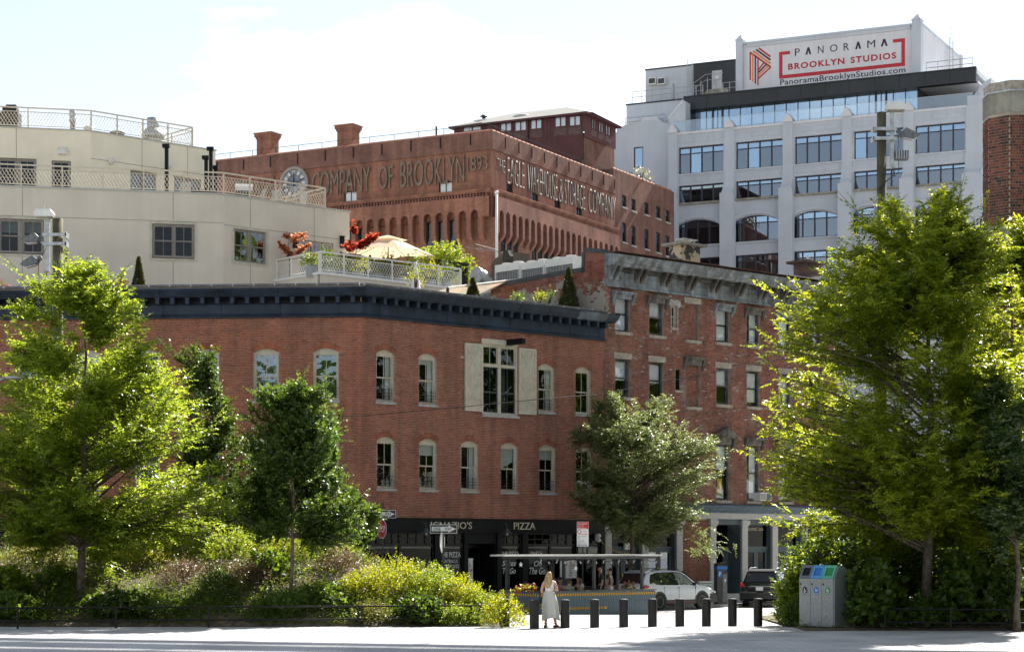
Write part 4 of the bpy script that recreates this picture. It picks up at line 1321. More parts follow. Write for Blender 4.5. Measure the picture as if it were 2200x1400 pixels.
obj("platform", MB().box(-3.6, .55, -.95, 0, 0, .05), M_['rust'], fe, M)
mb = MB()
for k in range(14):
 mb.box(-3.6 + .31 * k, -3.585 + .31 * k, -.95, -.93, .05, .9)
mb.box(-3.6, .55, -.96, -.92, .88, .92).box(-3.6, .55, -.96, -.92, .45, .48)
obj("railing", mb, M_['iron'], fe, M)
mb = MB().box(-.05, -.01, -.7, -.66, -1.25, .9).box(.38, .42, -.7, -.66, -1.25, .9)
obj("ladder", mb, M_['iron'], fe, M)
for k in range(6):
 obj("rung", MB().box(-.01, .38, -.69, -.67, -1.1 + .3 * k, -1.07 + .3 * k), M_['iron'], fe, M)
# ================================================================== cream stucco building behind the corner roof
def railing(root, F, s0, s1, z0, h, n, material, name="railing", d=0.0):
 """posts, top rail and a lattice of diamonds: railing > post, lattice"""
 M = F.M
 y = d
 o = obj(name, MB().box(s0, s1, y - .035, y + .035, z0 + h - .06, z0 + h).box(s0, s1, y - .02, y + .02, z0 + h - .24, z0 + h - .21).box(s0, s1, y - .02, y + .02, z0 + .08, z0 + .11), material, root, M)
 pm = cached(('post', h, material.name), lambda: MB().box(-.03, .03, -.03, .03, 0, h - .06).mesh("post"))
 for k in range(n + 1):
  obj("post", pm, material, o, F.Ms(s0 + (s1 - s0) * k / n, z0, y))
 mb = MB()
 za, zb = z0 + .11, z0 + h - .24
 hh = zb - za
 dx = hh * .62
 per = hh * .62 / 2.5
 x = s0 - dx
 r = .009
 while x < s1:
  for sg in (1, -1):
   xa, xb = (x, x + dx) if sg > 0 else (x + dx, x)
   a0, a1, b0, b1 = xa, za, xb, zb
   lo, hi = 0.0, 1.0
   dd = xb - xa
   for lim in (s0, s1):
    t = (lim - xa) / dd
    if (xa < s0 and lim == s0) or (xa > s1 and lim == s1):
     lo = max(lo, t)
    if (xb < s0 and lim == s0) or (xb > s1 and lim == s1):
     hi = min(hi, t)
   if hi - lo > .02:
    pa_ = (xa + dd * lo, y + .006 * sg, za + hh * lo)
    pb_ = (xa + dd * hi, y + .006 * sg, za + hh * hi)
    mb.tube([pa_, pb_], r, 4, cap=False)
  x += per
 stuff(obj("lattice", mb, material, o, M))
 return o
CL = Fac(P(480, 700, 95).x - .977 * 15, 95 - .2125 * 15, .977, .2125)
CRt = Fac(P(480, 700, 95).x, 95, 1.12, 1.0)
LCR = CRt.s_at(751)
CT = 19.2
stucco = thing("stucco_building", "stepped beige stucco building with lattice railed terraces behind the corner building", "building", tuple(CRt.pt(0, 12.4)))
pairs_L = [((0, 41), (50, 91)), ((330, 372), (375, 415))]
wz0, wz1 = CL.z_at(372, 553), CL.z_at(372, 483)
holesL, holesR = [], []
for (a, b), (c, d) in pairs_L:
 holesL.append((CL.s_at(a) - .06, CL.s_at(d) + .06, wz0 - .05, wz1 + .05))
rz0, rz1 = CRt.z_at(505, 561), CRt.z_at(505, 490)
holesR.append((CRt.s_at(504) - .04, CRt.s_at(570) + .05, rz0, rz1))
dzt = CRt.z_at(690, 520)
holesR.append((CRt.s_at(645), CRt.s_at(716), 14.4, dzt))
obj("wall", wall_mb(0, 15, 12.0, CT, holesL, depth=.22), M_['stucco_beige'], stucco, CL.M)
obj("wall", wall_mb(0, LCR, 12.0, CT, holesR, depth=.22), M_['stucco_beige'], stucco, CRt.M)
obj("end_wall", MB().box(LCR - .3, LCR, .02, 9, 12, CT), M_['stucco_beige'], stucco, CRt.M)
q = [CL.pt(0, CT - .02, .02), CL.pt(15, CT - .02, .02), CRt.pt(LCR, CT - .02, .02), CRt.pt(LCR, CT - .02, 10), CL.pt(0, CT - .02, 12)]
mb = MB()
mb.poly([tuple(p) for p in q])
obj("terrace_deck", mb, M_['roof_tar'], stucco)
obj("parapet_cap", MB().box(0, 15.0, -.05, .2, CT, CT + .07), M_['cap_metal'], stucco, CL.M)
obj("parapet_cap", MB().box(0.0, LCR + .05, -.05, .2, CT + .001, CT + .071), M_['cap_metal'], stucco, CRt.M)
def joints(F, vs, hs, s0, s1, z0, z1, root):
 for p in vs:
  s = F.s_at(p)
  obj("stucco_joint", MB().box(s - .012, s + .012, -.004, .01, z0, z1), M_['stucco_joint'], root, F.M)
 for z in hs:
  obj("stucco_joint", MB().box(s0, s1, -.0035, .01, z - .012, z + .012), M_['stucco_joint'], root, F.M)
joints(CL, (48, 372), (CL.z_at(300, 473),), 0, 14.99, 12.2, CT - .01, stucco)
joints(CRt, (538, 675), (CRt.z_at(480, 482),), 0.01, LCR, 12.2, CT - .01, stucco)
def pair_window(F, spans, z0, z1, blind, glass, root, cols=2):
 for (a, b) in spans:
  sa, sb = F.s_at(a), F.s_at(b)
  sash_window(root, F, (sa + sb) / 2, z0, round(sb - sa + .08, 2), round(z1 - z0, 2), 0, y=.05, casing=.06, frame_m=M_['frame_taupe'], glass=glass, cols=cols, blind=blind, blind_m=M_['blind_green'])
 a, b = F.s_at(spans[0][1]) + .04, F.s_at(spans[1][0]) - .04
 obj("mullion_post", MB().box(a - .05, b + .05, .06, .4, z0, z1), M_['frame_taupe'], root, F.M)
pair_window(CL, pairs_L[0], wz0, wz1, .38, M_['glass_dark'], stucco)
pair_window(CL, pairs_L[1], wz0, wz1, 0, M_['glass_dark'], stucco)
for F, h in ((CL, holesL[0]), (CL, holesL[1]), (CRt, holesR[0])):
 obj("window_surround", MB().ring(h[0] - .12, h[1] + .12, h[2] - .12, h[3] + .1, .119, -.03, .0), M_['trim_cream'], stucco, F.M)
pair_window(CRt, ((505, 535), (540, 570)), rz0, rz1, 0, M_['glass_bright'], stucco)
for (a, b) in ((647, 668), (671, 692), (694, 715)):
 sa, sb = CRt.s_at(a), CRt.s_at(b)
 w = sb - sa
 d = obj("terrace_door", MB().ring(0, w, 14.4, dzt - .02, .09, .06, .12).box(w / 2 - .015, w / 2 + .015, .07, .11, 14.49, dzt - .11), M_['trim_cream'], stucco, CRt.Ms(sa, 0, 0))
 mb = MB()
 mb.poly([(.09, .09, 14.49), (w - .09, .09, 14.49), (w - .09, .09, dzt - .11), (.09, .09, dzt - .11)])
 obj("pane", mb, M_['glass_bright'], d, CRt.Ms(sa, 0, 0))
obj("room", room_mb(CRt.s_at(645), CRt.s_at(716), 14.4, dzt, .2, 2.0), M_['interior'], stucco, CRt.M)
for p in (632, 733):
 s = CRt.s_at(p)
 z = CRt.z_at(p, 520)
 obj("wall_lantern", MB().box(s - .09, s + .09, -.16, 0, z - .3, z + .25).box(s - .12, s + .12, -.19, 0, z + .25, z + .29), M_['black_paint'], stucco, CRt.M)
railing(stucco, CL, 0, 15, CT + .07, 1.02, 8, M_['rail_cream'], d=.06)
LR2 = CRt.s_at(700)
railing(stucco, CRt, 0.05, LR2, CT + .07, 1.02, 4, M_['rail_cream'], d=.06)
RT = Fac(CRt.pt(LR2, 0, 5).x, CRt.pt(LR2, 0, 5).y, *(CRt.pt(LR2, 0, 0.06) - CRt.pt(LR2, 0, 5)).xy)
railing(stucco, RT, 0, 4.9, CT + .07, 1.02, 3, M_['rail_cream'])
ux = P(195, 700, 98)
UL = Fac(ux.x - .977 * 12, 98 - .2125 * 12, .977, .2125)
UR = Fac(ux.x, 98, 1.12, 1.0)
LUR = UR.s_at(463)
UT = 22.85
uh = (UL.z_at(60, 400), UL.z_at(60, 341))
z0u = CT + .1
hU = [(UL.s_at(-4), UL.s_at(78), z0u + .2, uh[1]), (UL.s_at(111), UL.s_at(152), z0u + .02, uh[1] - .03)]
hV = [(UR.s_at(280), UR.s_at(336), CT + .1, UR.z_at(300, 368)), (UR.s_at(374), UR.s_at(432), CT + .1, UR.z_at(400, 382))]
obj("wall", wall_mb(0, 12, CT - .1, UT, hU, depth=.2), M_['stucco_cream'], stucco, UL.M)
obj("wall", wall_mb(0, LUR, CT - .1, UT, hV, depth=.2), M_['stucco_cream'], stucco, UR.M)
obj("end_wall", MB().box(LUR - .3, LUR, .02, 7, CT, UT), M_['stucco_cream'], stucco, UR.M)
mb = MB()
mb.poly([tuple(p) for p in (UL.pt(0, UT - .03, .02), UL.pt(12, UT - .03, .02), UR.pt(LUR, UT - .03, .02), UR.pt(LUR, UT - .03, 9), UL.pt(0, UT - .03, 9))])
obj("roof", mb, M_['roof_tar'], stucco)
obj("parapet_cap", MB().box(0, 12, -.05, .2, UT, UT + .06), M_['cap_metal'], stucco, UL.M)
obj("parapet_cap", MB().box(0, LUR + .05, -.05, .2, UT + .001, UT + .061), M_['cap_metal'], stucco, UR.M)
joints(UL, (35,), (), 0, 12, CT, UT - .01, stucco)
joints(UR, (305, 403), (UR.z_at(200, 341),), 0.01, LUR, CT, UT - .01, stucco)
for (a, b) in ((-4, 36), (40, 77), (112, 151)):
 sa, sb = UL.s_at(a), UL.s_at(b)
 sash_window(stucco, UL, (sa + sb) / 2, hU[0][2], round(sb - sa, 2), round(uh[1] - hU[0][2] - .03, 2), 0, y=.05, casing=.07, frame_m=M_['frame_taupe'], glass=M_['glass_dark'], cols=2)
obj("mullion_post", MB().box(UL.s_at(36) - .05, UL.s_at(40) + .05, .06, .3, hU[0][2], uh[1]), M_['frame_taupe'], stucco, UL.M)
for h in hV:
 for k in range(2):
  wd = (h[1] - h[0]) / 2
  sash_window(stucco, UR, h[0] + wd * (k + .5), h[2], round(wd - .02, 2), round(h[3] - h[2], 2), 0, y=.05, casing=.07, frame_m=M_['frame_taupe'], glass=M_['glass_bright'], cols=2)
 obj("window_hood", MB().box(h[0] - .1, h[1] + .1, -.06, 0, h[3] + .02, h[3] + .1), M_['stucco_cream'], stucco, UR.M)
def wall_light(F, px, py):
 s, z = F.s_at(px), F.z_at(px, py)
 obj("wall_light", MB().ell((s, -.1, z), (.16, .12, .2), 8, 6), M_['white_metal'], stucco, F.M, True)
wall_light(UR, 237, 346)
wall_light(UR, 362, 354)
s, z = UL.s_at(134), UL.z_at(134, 326)
obj("vent_box", MB().box(s - .2, s + .2, -.2, 0, z - .14, z + .14).box(s - .22, s + .22, -.24, 0, z + .14, z + .17), M_['white_metal'], stucco, UL.M)
railing(stucco, UL, 0, 12, UT + .06, 1.0, 4, M_['rail_cream'], d=.06)
URe = UR.s_at(415)
railing(stucco, UR, 0.05, URe, UT + .06, 1.0, 4, M_['rail_cream'], d=.06)
RT = Fac(UR.pt(URe, 0, 4).x, UR.pt(URe, 0, 4).y, *(UR.pt(URe, 0, .06) - UR.pt(URe, 0, 4)).xy)
railing(stucco, RT, 0, 3.9, UT + .06, 1.0, 2, M_['rail_cream'])
def on_roof(name, label, cat, mb, material, px, pz, Y, smooth=False, rz=0.0, group=None):
 x = (px - 1100) / FPX * Y
 return solo(name, mb, material, label, cat, T(x, Y, pz, rz), group, smooth)
zz = UT - .03
fan = thing("roof_fan", "grey metal mushroom exhaust fan on the top cream roof", "exhaust fan", ((329 - 1100) / FPX * 103, 103, zz))
obj("base", MB().lathe([(.42, 0), (.42, .62), (.3, .66)], 18), M_['white_metal'], fan, WM[fan.name], True)
obj("hood", MB().lathe([(.3, .66), (.58, .7), (.6, .9), (.38, 1.2), (.3, 1.22)], 18), M_['galv'], fan, WM[fan.name], True)
obj("cap", MB().lathe([(.3, 1.22), (.32, 1.3), (.32, 1.75), (.1, 1.78)], 18), M_['galv'], fan, WM[fan.name], True)
on_roof("flue_pipe", "thin steel flue pipe with a cap on the top cream roof", "flue", MB().lathe([(.13, 0), (.13, 1.1), (.17, 1.12), (.17, 1.4), (.15, 1.42), (.17, 1.46), (.17, 1.75), (.1, 1.78)], 12), M_['steel'], 156, zz, 101, True)
vb = thing("vent_box", "dark slatted vent hood at the left end of the top roof", "vent", ((23 - 1100) / FPX * 100, 100, zz))
obj("case", MB().box(-.45, .45, -.4, .4, 0, 1.35), M_['timber_dark'], vb, WM[vb.name])
for k in range(6):
 obj("slat", MB().box(-.47, .47, -.43, -.4, .5 + .13 * k, .57 + .13 * k), M_['duct_brown'], vb, WM[vb.name])
obj("planter_top", MB().box(-.35, .35, -.3, .3, 1.35, 1.6).box(-.2, .3, -.2, .2, 1.6, 1.75), M_['timber_dark'], vb, WM[vb.name])
on_roof("hatch", "round cream roof hatch beside the thin flue pipe", "roof hatch", MB().lathe([(.24, 0), (.24, .85), (.2, .9)], 12), M_['white_metal'], 190, zz, 101, True)
on_roof("skylight", "low dark skylight on the top cream roof left of the exhaust fan", "skylight", MB().lathe([(.35, 0), (.35, .62), (.4, .64), (.38, .72), (.1, .75)], 12), M_['dark_grey'], 252, zz, 101.5, True)
for (px, top, Y, lab) in ((358, 316, 97.6, "tall black flue pipe in front of the cream wall"), (443, 341, 99.8, "shorter black flue pipe left of the capped one"), (453, 322, 100.6, "black flue pipe with a flat cap at the end of the cream wall"), (463, 362, 101.2, "shortest black flue pipe at the far end of the cream wall")):
 zt = CAMZ + (HY - top) / FPX * Y
 h = zt - CT
 mb = MB().tube([(0, 0, 0), (0, 0, h - .15), (0, 0, h)], .1, 8)
 mb.box(-.2, .14, -.14, .14, h - .03, h + .14)
 on_roof("flue_pipe", lab, "flue", mb, M_['black_paint'], px, CT, Y, group=None)
def deck_chair(px, Y, rz, label):
 t = thing("deck_chair", label, "chair", ((px - 1100) / FPX * Y, Y, CT), rz, "chairs on the upper terrace")
 M = WM[t.name]
 obj("seat", MB().box(-.28, .28, -.28, .28, .4, .44), M_['sign_back'], t, M)
 mb = MB()
 mb.prism([(-.28, .44), (-.24, .44), (-.36, 1.0), (-.4, 1.0)], 'x', -.28, .28)
 obj("backrest", mb, M_['sign_back'], t, M)
 lg = MB().box(-.02, .02, -.02, .02, 0, .4).mesh("leg")
 for x in (-.25, .25):
  for y in (-.25, .25):
   obj("leg", lg, M_['dark_grey'], t, M @ T(x, y, 0))
 return t
for i, (px, Y, rz, lb) in enumerate(((395, 97.5, .4, "dark terrace chair beside the tall black flue"), (552, 99, 2.0, "grey terrace chair nearest the white cooler box"), (604, 99.6, -.6, "grey terrace chair in front of the clock"), (640, 100, 1.2, "grey terrace chair near the right end of the lattice railing"))):
 deck_chair(px, Y, rz, lb)
tb = thing("deck_table", "dark folding table behind the lattice railing on the upper terrace", "table", ((425 - 1100) / FPX * 98, 98, CT), .3)
obj("tabletop", MB().box(-.8, .8, -.4, .4, .68, .72), M_['timber_dark'], tb, WM[tb.name])
for x in (-.7, .7):
 for y in (-.33, .33):
  obj("leg", MB().box(x - .025, x + .025, y - .025, y + .025, 0, .68), M_['timber_dark'], tb, WM[tb.name])
gr = thing("grill", "white lidded grill behind the lattice railing on the upper terrace", "grill", ((524 - 1100) / FPX * 98.6, 98.6, CT), .2)
obj("cabinet", MB().box(-.4, .4, -.3, .3, .1, .8), M_['dark_grey'], gr, WM[gr.name])
obj("lid", MB().prism([(-.3, .8), (.3, .8), (.3, 1.0), (.15, 1.15), (-.15, 1.15), (-.3, 1.0)], 'x', -.42, .42), M_['white_metal'], gr, WM[gr.name])
BTc = P(688, 700, 94.2)
BT = Fac(BTc.x, 94.2, 1.12, 1.0)
LBT = BT.s_at(993)
z_bp = BT.z_at(690, 583)
wing = thing("terrace_wing", "low white terrace wing with a lattice railing full of flowers above the navy cornice", "terrace", (BTc.x, 94.2, 12.4))
obj("wall", MB().box(0, LBT, 0, .2, 12.0, z_bp - .14), M_['stucco_beige'], wing, BT.M)
obj("parapet_cap", MB().box(-.04, LBT + .05, -.06, .26, z_bp - .138, z_bp), M_['rail_white'], wing, BT.M)
ret = BT.inward(3.7)
BTL = Fac(BT.pt(0, 0, 3.7).x, BT.pt(0, 0, 3.7).y, BT.uy, -BT.ux)
obj("wall", MB().box(0, 3.68, 0, .2, 12.0, z_bp - .14), M_['stucco_beige'], wing, BTL.M)
obj("parapet_cap", MB().box(-.04, 3.64, -.06, .26, z_bp - .138, z_bp - .002), M_['rail_white'], wing, BTL.M)
obj("end_wall", MB().box(LBT - .2, LBT, .02, 3.7, 12.0, z_bp), M_['stucco_beige'], wing, BT.M)
mb = MB()
mb.poly([tuple(p) for p in (BT.pt(0.1, z_bp - .2, .1), BT.pt(LBT - .1, z_bp - .2, .1), BT.pt(LBT - .1, z_bp - .2, 3.9), BT.pt(.1, z_bp - .2, 3.9))])
obj("terrace_deck", mb, M_['roof_tar'], wing)
railing(wing, BT, 0, LBT, z_bp, .98, 6, M_['rail_white'], d=.1)
railing(wing, BTL, 0, 3.6, z_bp, .98, 3, M_['rail_white'], d=.1)
BTR = Fac(BT.pt(LBT, 0, 0).x, BT.pt(LBT, 0, 0).y, -BT.uy, BT.ux)
railing(wing, BTR, 0.1, 1.6, z_bp, .98, 1, M_['rail_white'], d=.06)
sc = thing("timber_screen", "dark slatted timber screen at the back of the flower terrace", "screen", tuple(BT.pt(BT.inward(3.4).s_at(850), z_bp - .2, 3.4)), BT.rz)
for k in range(7):
 obj("slat", MB().box(-3.4, 3.9, -.02, .02, .2 + .22 * k, .38 + .22 * k), M_['timber_dark'], sc, WM[sc.name])
for x in (-3.4, -1.6, .2, 2.0, 3.9):
 obj("post", MB().box(x - .05, x + .05, .021, .1, 0, 1.9), M_['timber_dark'], sc, WM[sc.name])
ZT = z_bp - .2
def btp(px, d):
 F = BT.inward(d)
 return F.pt(F.s_at(px), ZT)
uc = btp(834, 2.3)
um = thing("patio_umbrella", "large square cream patio umbrella with a vented top above the flower terrace", "umbrella", tuple(uc), BT.rz + .35)
M = WM[um.name]
zt = CAMZ + (HY - 510) / FPX * uc.y - ZT
zr = CAMZ + (HY - 541) / FPX * uc.y - ZT
hw = 1.55
rim = [(1.7 * x, 1.7 * y) for x, y in ((1, 0), (1, 1), (0, 1), (-1, 1), (-1, 0), (-1, -1), (0, -1), (1, -1))]
mb = MB()
for k in range(8):
 a, b = rim[k], rim[(k + 1) % 8]
 da, db = (0 if k % 2 == 0 else -.12), (0 if (k + 1) % 2 == 0 else -.12)
 mb.poly([(a[0], a[1], zr + da), (b[0], b[1], zr + db), (b[0] * .25, b[1] * .25, zt - .1), (a[0] * .25, a[1] * .25, zt - .1)])
obj("canopy", mb, leaf_mat('umbrella_cloth', (.75, .68, .55), (.82, .66, .42), .4, rough=.9, var=0.0, spec=.1), um, M)
mb = MB()
for k in range(8):
 a, b = rim[k], rim[(k + 1) % 8]
 mb.poly([(a[0] * .42, a[1] * .42, zt - .1), (b[0] * .42, b[1] * .42, zt - .1), (0, 0, zt + .12)])
obj("vent_cap", mb, bpy.data.materials['umbrella_cloth'], um, M)
for k in range(8):
 a = rim[k]
 obj("rib", MB().tube([(0, 0, zt - .16), (a[0], a[1], zr - .03 - (.12 if k % 2 else 0))], .014, 5), M_['timber_dark'], um, M)
obj("pole", MB().tube([(0, 0, 0), (0, 0, zt)], .03, 8), M_['timber_dark'], um, M)
fu = thing("folded_umbrella", "folded pale grey umbrella standing in front of the flower terrace", "umbrella", (P(893, 600, 92).x, 92, 12.45))
zt = CAMZ + (HY - 562) / FPX * 92 - 12.45
obj("cover", MB().lathe([(.24, zt - 1.35), (.22, zt - 1.2), (.12, zt - .5), (.06, zt - .15), (.05, zt)], 10), M_['cloth_white'], fu, WM[fu.name], True)
obj("pole", MB().tube([(0, 0, 0), (0, 0, zt + .1)], .025, 6), M_['timber_dark'], fu, WM[fu.name])
aw = thing("shade_sail", "long sagging cream shade sail on weathered posts over the corner roof", "shade sail", (P(1050, 600, 93).x, 93, 12.45), BF.rz)
M = WM[aw.name]
a0, a1 = P(962, 617, 90.5), P(1143, 596, 96)
Mi = M.inverted()
l0, l1 = Mi @ a0, Mi @ a1
mb = MB()
for i in range(8):
 for j in range(3):
  def pt_(u, v):
   p = l0.lerp(l1, u)
   return (p.x, p.y + v * 1.5 - .1, p.z - .3 * math.sin(math.pi * u) * (.25 + .75 * v) - v * .2)
  mb.poly([pt_(i / 8, j / 3), pt_((i + 1) / 8, j / 3), pt_((i + 1) / 8, (j + 1) / 3), pt_(i / 8, (j + 1) / 3)])
obj("cloth", mb, M_['awning'], aw, M, True)
obj("front_rail", MB().tube([tuple(l0), tuple(l1)], .035, 6), M_['white_metal'], aw, M)
for q, dx in ((l1, 0.06), (l1, -.22), (l0, .0)):
 obj("post", MB().box(q.x - dx - .05, q.x - dx + .05, q.y - .04, q.y + .06, 0, q.z - .02), M_['grey_wood'], aw, M)
RF = Fac(PW.pt(0, 0, 1.2).x, PW.pt(0, 0, 1.2).y, PW.ux, PW.uy)
def condenser(a, b, yt, yb, label):
 sa, sb = RF.s_at(a), RF.s_at(b)
 za, zb = RF.z_at(a, yb), RF.z_at(a, yt)
 w, h = sb - sa, zb - za
 t = thing("condenser", label, "air conditioner", tuple(RF.pt(sa, za)), RF.rz, "rooftop condensers")
 M = WM[t.name]
 obj("case", MB().box(0, w, 0, .75, h * .62, h).box(0, .06, 0, .75, 0, h * .62).box(w - .06, w, 0, .75, 0, h * .62).box(.06, w - .06, .1, .7, 0.02, h * .62), M_['white_metal'], t, M)
 mb = MB()
 for k in range(1, 10):
  mb.box(w * k / 10 - .008, w * k / 10 + .008, .02, .035, 0, h * .62)
 for k in range(6):
  mb.box(.06, w - .06, .021, .034, h * .62 * k / 6, h * .62 * k / 6 + .014)
 obj("wire_guard", mb, M_['steel'], t, M)
 obj("coil", MB().box(.07, w - .07, .08, .1, .0, h * .62), M_['fan_grey'], t, M)
 for x in (.27, .73):
  obj("fan_ring", MB().lathe([(.22, h), (.25, h + .08), (.2, h + .09), (.18, h + .02)], 12, (w * x, .37, 0)), M_['white_metal'], t, M, True)
condenser(1063, 1116, 570, 612, "white rooftop condenser with wire guard, leftmost of the three behind the shade sail")
condenser(1118, 1168, 565, 606, "white rooftop condenser with wire guard, middle of the three behind the shade sail")
condenser(1170, 1232, 558, 602, "white rooftop condenser with wire guard nearest the dark conical shrub")
du = thing("duct", "large brown sheet metal duct behind the white condensers", "duct", tuple(P(1056, 610, 99)), RF.rz)
M = WM[du.name]
mb = MB()
mb.prism([(0, 0), (1.5, 0), (1.5, 1.45), (1.1, 1.48), (.3, 1.25), (0, 1.0)], 'y', 0, 1.2)
obj("body", mb, M_['duct_brown'], du, M)
obj("hood", MB().prism([(1.1, .9), (1.6, .9), (1.62, 1.2), (1.45, 1.5), (1.1, 1.5)], 'y', -.25, -.01), M_['timber_dark'], du, M)
el = thing("steel_duct", "shiny galvanised duct elbow on the roof beside the shade sail", "duct", tuple(P(1046, 640, 98)))
M = WM[el.name]
obj("body", MB().tube([(0, 0, -.3), (0, 0, .5), (-.05, 0, .8), (-.25, -.2, 1.0), (-.5, -.5, 1.05)], [.4, .4, .4, .38, .38], 14), M_['galv'], el, M, True)
obj("flange", MB().tube([(-.44, -.43, 1.045), (-.52, -.52, 1.055)], .42, 14), M_['galv'], el, M)
an = thing("aerial", "thin television aerial on a mast in front of the warehouse wall", "aerial", tuple(P(1006, 600, 100)))
M = WM[an.name]
obj("mast", MB().tube([(0, 0, 0), (.1, 0, 1.65)], .018, 6), M_['grey_wood'], an, M)
mb = MB().tube([(-.15, 0, 1.62), (1.5, .3, 1.45)], .018, 5)
mb.tube([(.35, 0, 1.78), (1.5, .2, 1.5)], .01, 4)
for k in range(5):
 x = .5 + .2 * k
 mb.tube([(x - .12, -.4, 1.56 - .1 * x + .06), (x + .12, .4, 1.56 - .1 * x - .06)], .007, 4)
obj("antenna", mb, M_['steel'], an, M)
fp = thing("flagpole", "tall thin white flagpole with a ball finial before the warehouse corner", "flagpole", tuple(P(1067, 560, 103)))
hh = (560 - 416) / FPX * 103
obj("pole", MB().tube([(0, 0, -2), (0, 0, hh)], [.075, .06], 8), M_['rail_white'], fp, WM[fp.name], True)
obj("finial", MB().ell((0, 0, hh + .06), (.1, .1, .1), 10, 8), M_['rail_white'], fp, WM[fp.name], True)
# ================================================================== Eagle warehouse
ex, ey = P(1057, 700, 135).x, 135.0
ER = Fac(ex, ey, .5346, 1.0)
LL = 27.0
q = math.hypot(1.9, 1)
EL = Fac(ex - LL * 1.9 / q, ey + LL * 1 / q, 1.9, -1)
LE1 = ER.s_at(1321)
LE2 = ER.s_at(1451)
eagle = thing("brick_warehouse", "big red brick warehouse with painted company lettering and a row of arches", "building", (ex, ey, -.2))
ZE = 30.6
Zstr = EL.z_at(1056, 415)
Zlb = 29.35
wl_small = [(753, 424), (957, 404)]
hL = []
for px, py in wl_small:
 s, z = EL.s_at(px), EL.z_at(px, py)
 hL.append((s - .52, s + .52, z - .45, z + .45))
hR = []
for px, py in ((1095, 408), (1150, 429), (1198, 442), (1244, 459)):
 s, z = ER.s_at(px), ER.z_at(px, py)
 hR.append((s - .48, s + .48, z - .5, z + .5))
zA0, zA1 = Zstr - 4.3, Zstr - 1.1        # arcade bottom and crown
pit = .92
arL = [LL - 1.15 - pit * k for k in range(16)]
arR = [.62 + pit * k for k in range(21)]
obj("wall", wall_mb(0, LL, -.2, Zlb, hL, depth=.3), M_['brick_eagle'], eagle, EL.M)
obj("wall", wall_mb(0, LE1, -.2, Zlb, hR, depth=.3), M_['brick_eagle_side'], eagle, ER.M)
obj("parapet", MB().box(0, LL, -.12, .3, Zlb, ZE), M_['brick_eagle_brown'], eagle, EL.M)
obj("parapet", MB().box(-.12, LE1, -.12, .3, Zlb + .001, ZE + .001), M_['brick_eagle_brown'], eagle, ER.M)
tl = MB().tube([(0.01, 0, 0), (.58, 0, .0), (.6, 0, .03)], [.13, .13, .15], 8).mesh("coping_tile")
for k in range(int(LL / .62)):
 obj("coping_tile", tl, M_['terracotta'], eagle, EL.Ms(LL - .62 * (k + 1), ZE + .02, .08))
for k in range(int(LE1 / .62)):
 obj("coping_tile", tl, M_['terracotta'], eagle, ER.Ms(.62 * k, ZE + .02, .08))
sc_m = MB().box(-.04, .04, -.16, -.12, -.75, 0).mesh("scupper_stain")
for k in range(10):
 obj("drip_pipe", sc_m, M_['black_paint'], eagle, EL.Ms(LL - 1.6 - 2.35 * k, ZE - .1, 0))
 if 1.7 + 1.95 * k < LE1:
  obj("drip_pipe", sc_m, M_['black_paint'], eagle, ER.Ms(1.7 + 1.95 * k, ZE - .15, 0))
for F, L0 in ((EL, LL), (ER, LE1)):
 obj("string_course", MB().prism([(0, 0), (-.3, .05), (-.42, .2), (-.42, .3), (0, .36)], 'x', 0, L0 + (.0 if F is EL else 0)), M_['brick_eagle'], eagle, F.Ms(0, Zstr, 0))
 mb = MB()
 for k in range(int(L0 / .24)):
  mb.box(.24 * k, .24 * k + .12, -.34, -.1, -.22, -.004)
 stuff(obj("dentil", mb, M_['brick_eagle_side'], eagle, F.Ms(0, Zstr, 0)))
def arcade(F, ars, L0, wins, material):
 """projecting arcade: slab with round arches, tapering piers below"""
 hw, rise = .29, .28
 zs = zA1 - rise
 holes = [(a - hw, a + hw, zs - .25, zA1, rise) for a in ars]
 obj("arcade", wall_mb(0, L0, zs - .25, Zstr - .22, holes, yf=-.42, depth=.42), material, eagle, F.M)
 edges = sorted(ars)
 pm = MB().prism([(-.42, 1.55), (-.42, .55), (-.3, .3), (-.16, .12), (0, 0), (0, 1.55)], 'x', -(pit / 2 - hw), pit / 2 - hw).mesh("pier")
 for i in range(len(edges) + 1):
  c = (edges[0] - pit / 2) if i == 0 else (edges[i - 1] + pit / 2)
  obj("pier", pm, material, eagle, F.Ms(c, zs - .25 - 1.551, 0))
 for a in ars:
  if wins(a):
   mb = MB()
   mb.poly([(-.2, -.02, -2.35), (.2, -.02, -2.35), (.2, -.02, -.25), (-.2, -.02, -.25)])
   w = obj("slot_window", MB().ring(-.27, .27, -2.42, -.2, .07, -.06, -.001), M_['timber_dark'], eagle, F.Ms(a, zs, 0))
   obj("pane", cached('slotpane', lambda: mb.mesh("pane")), M_['car_glass'], w, F.Ms(a, zs, 0))
   obj("sill", MB().box(-.33, .33, -.14, .0, -2.52, -2.422), M_['stone_sill'], w, F.Ms(a, zs, 0))
arcade(EL, arL, LL, lambda a: round((LL - 1.15 - a) / pit) in (2, 3, 4, 10, 11), M_['brick_eagle'])
arcade(ER, arR, LE1, lambda a: round((a - .62) / pit) in (1, 2, 3, 6, 7, 8, 9, 10, 12, 13, 14), M_['brick_eagle_side'])
for F, L0 in ((EL, LL), (ER, LE1)):
 for dz in (5.6, 6.0):
  obj("brick_band", MB().box(0, L0, -.06, .0, zA1 - dz, zA1 - dz + .14), M_['brick_eagle_side'], eagle, F.M)
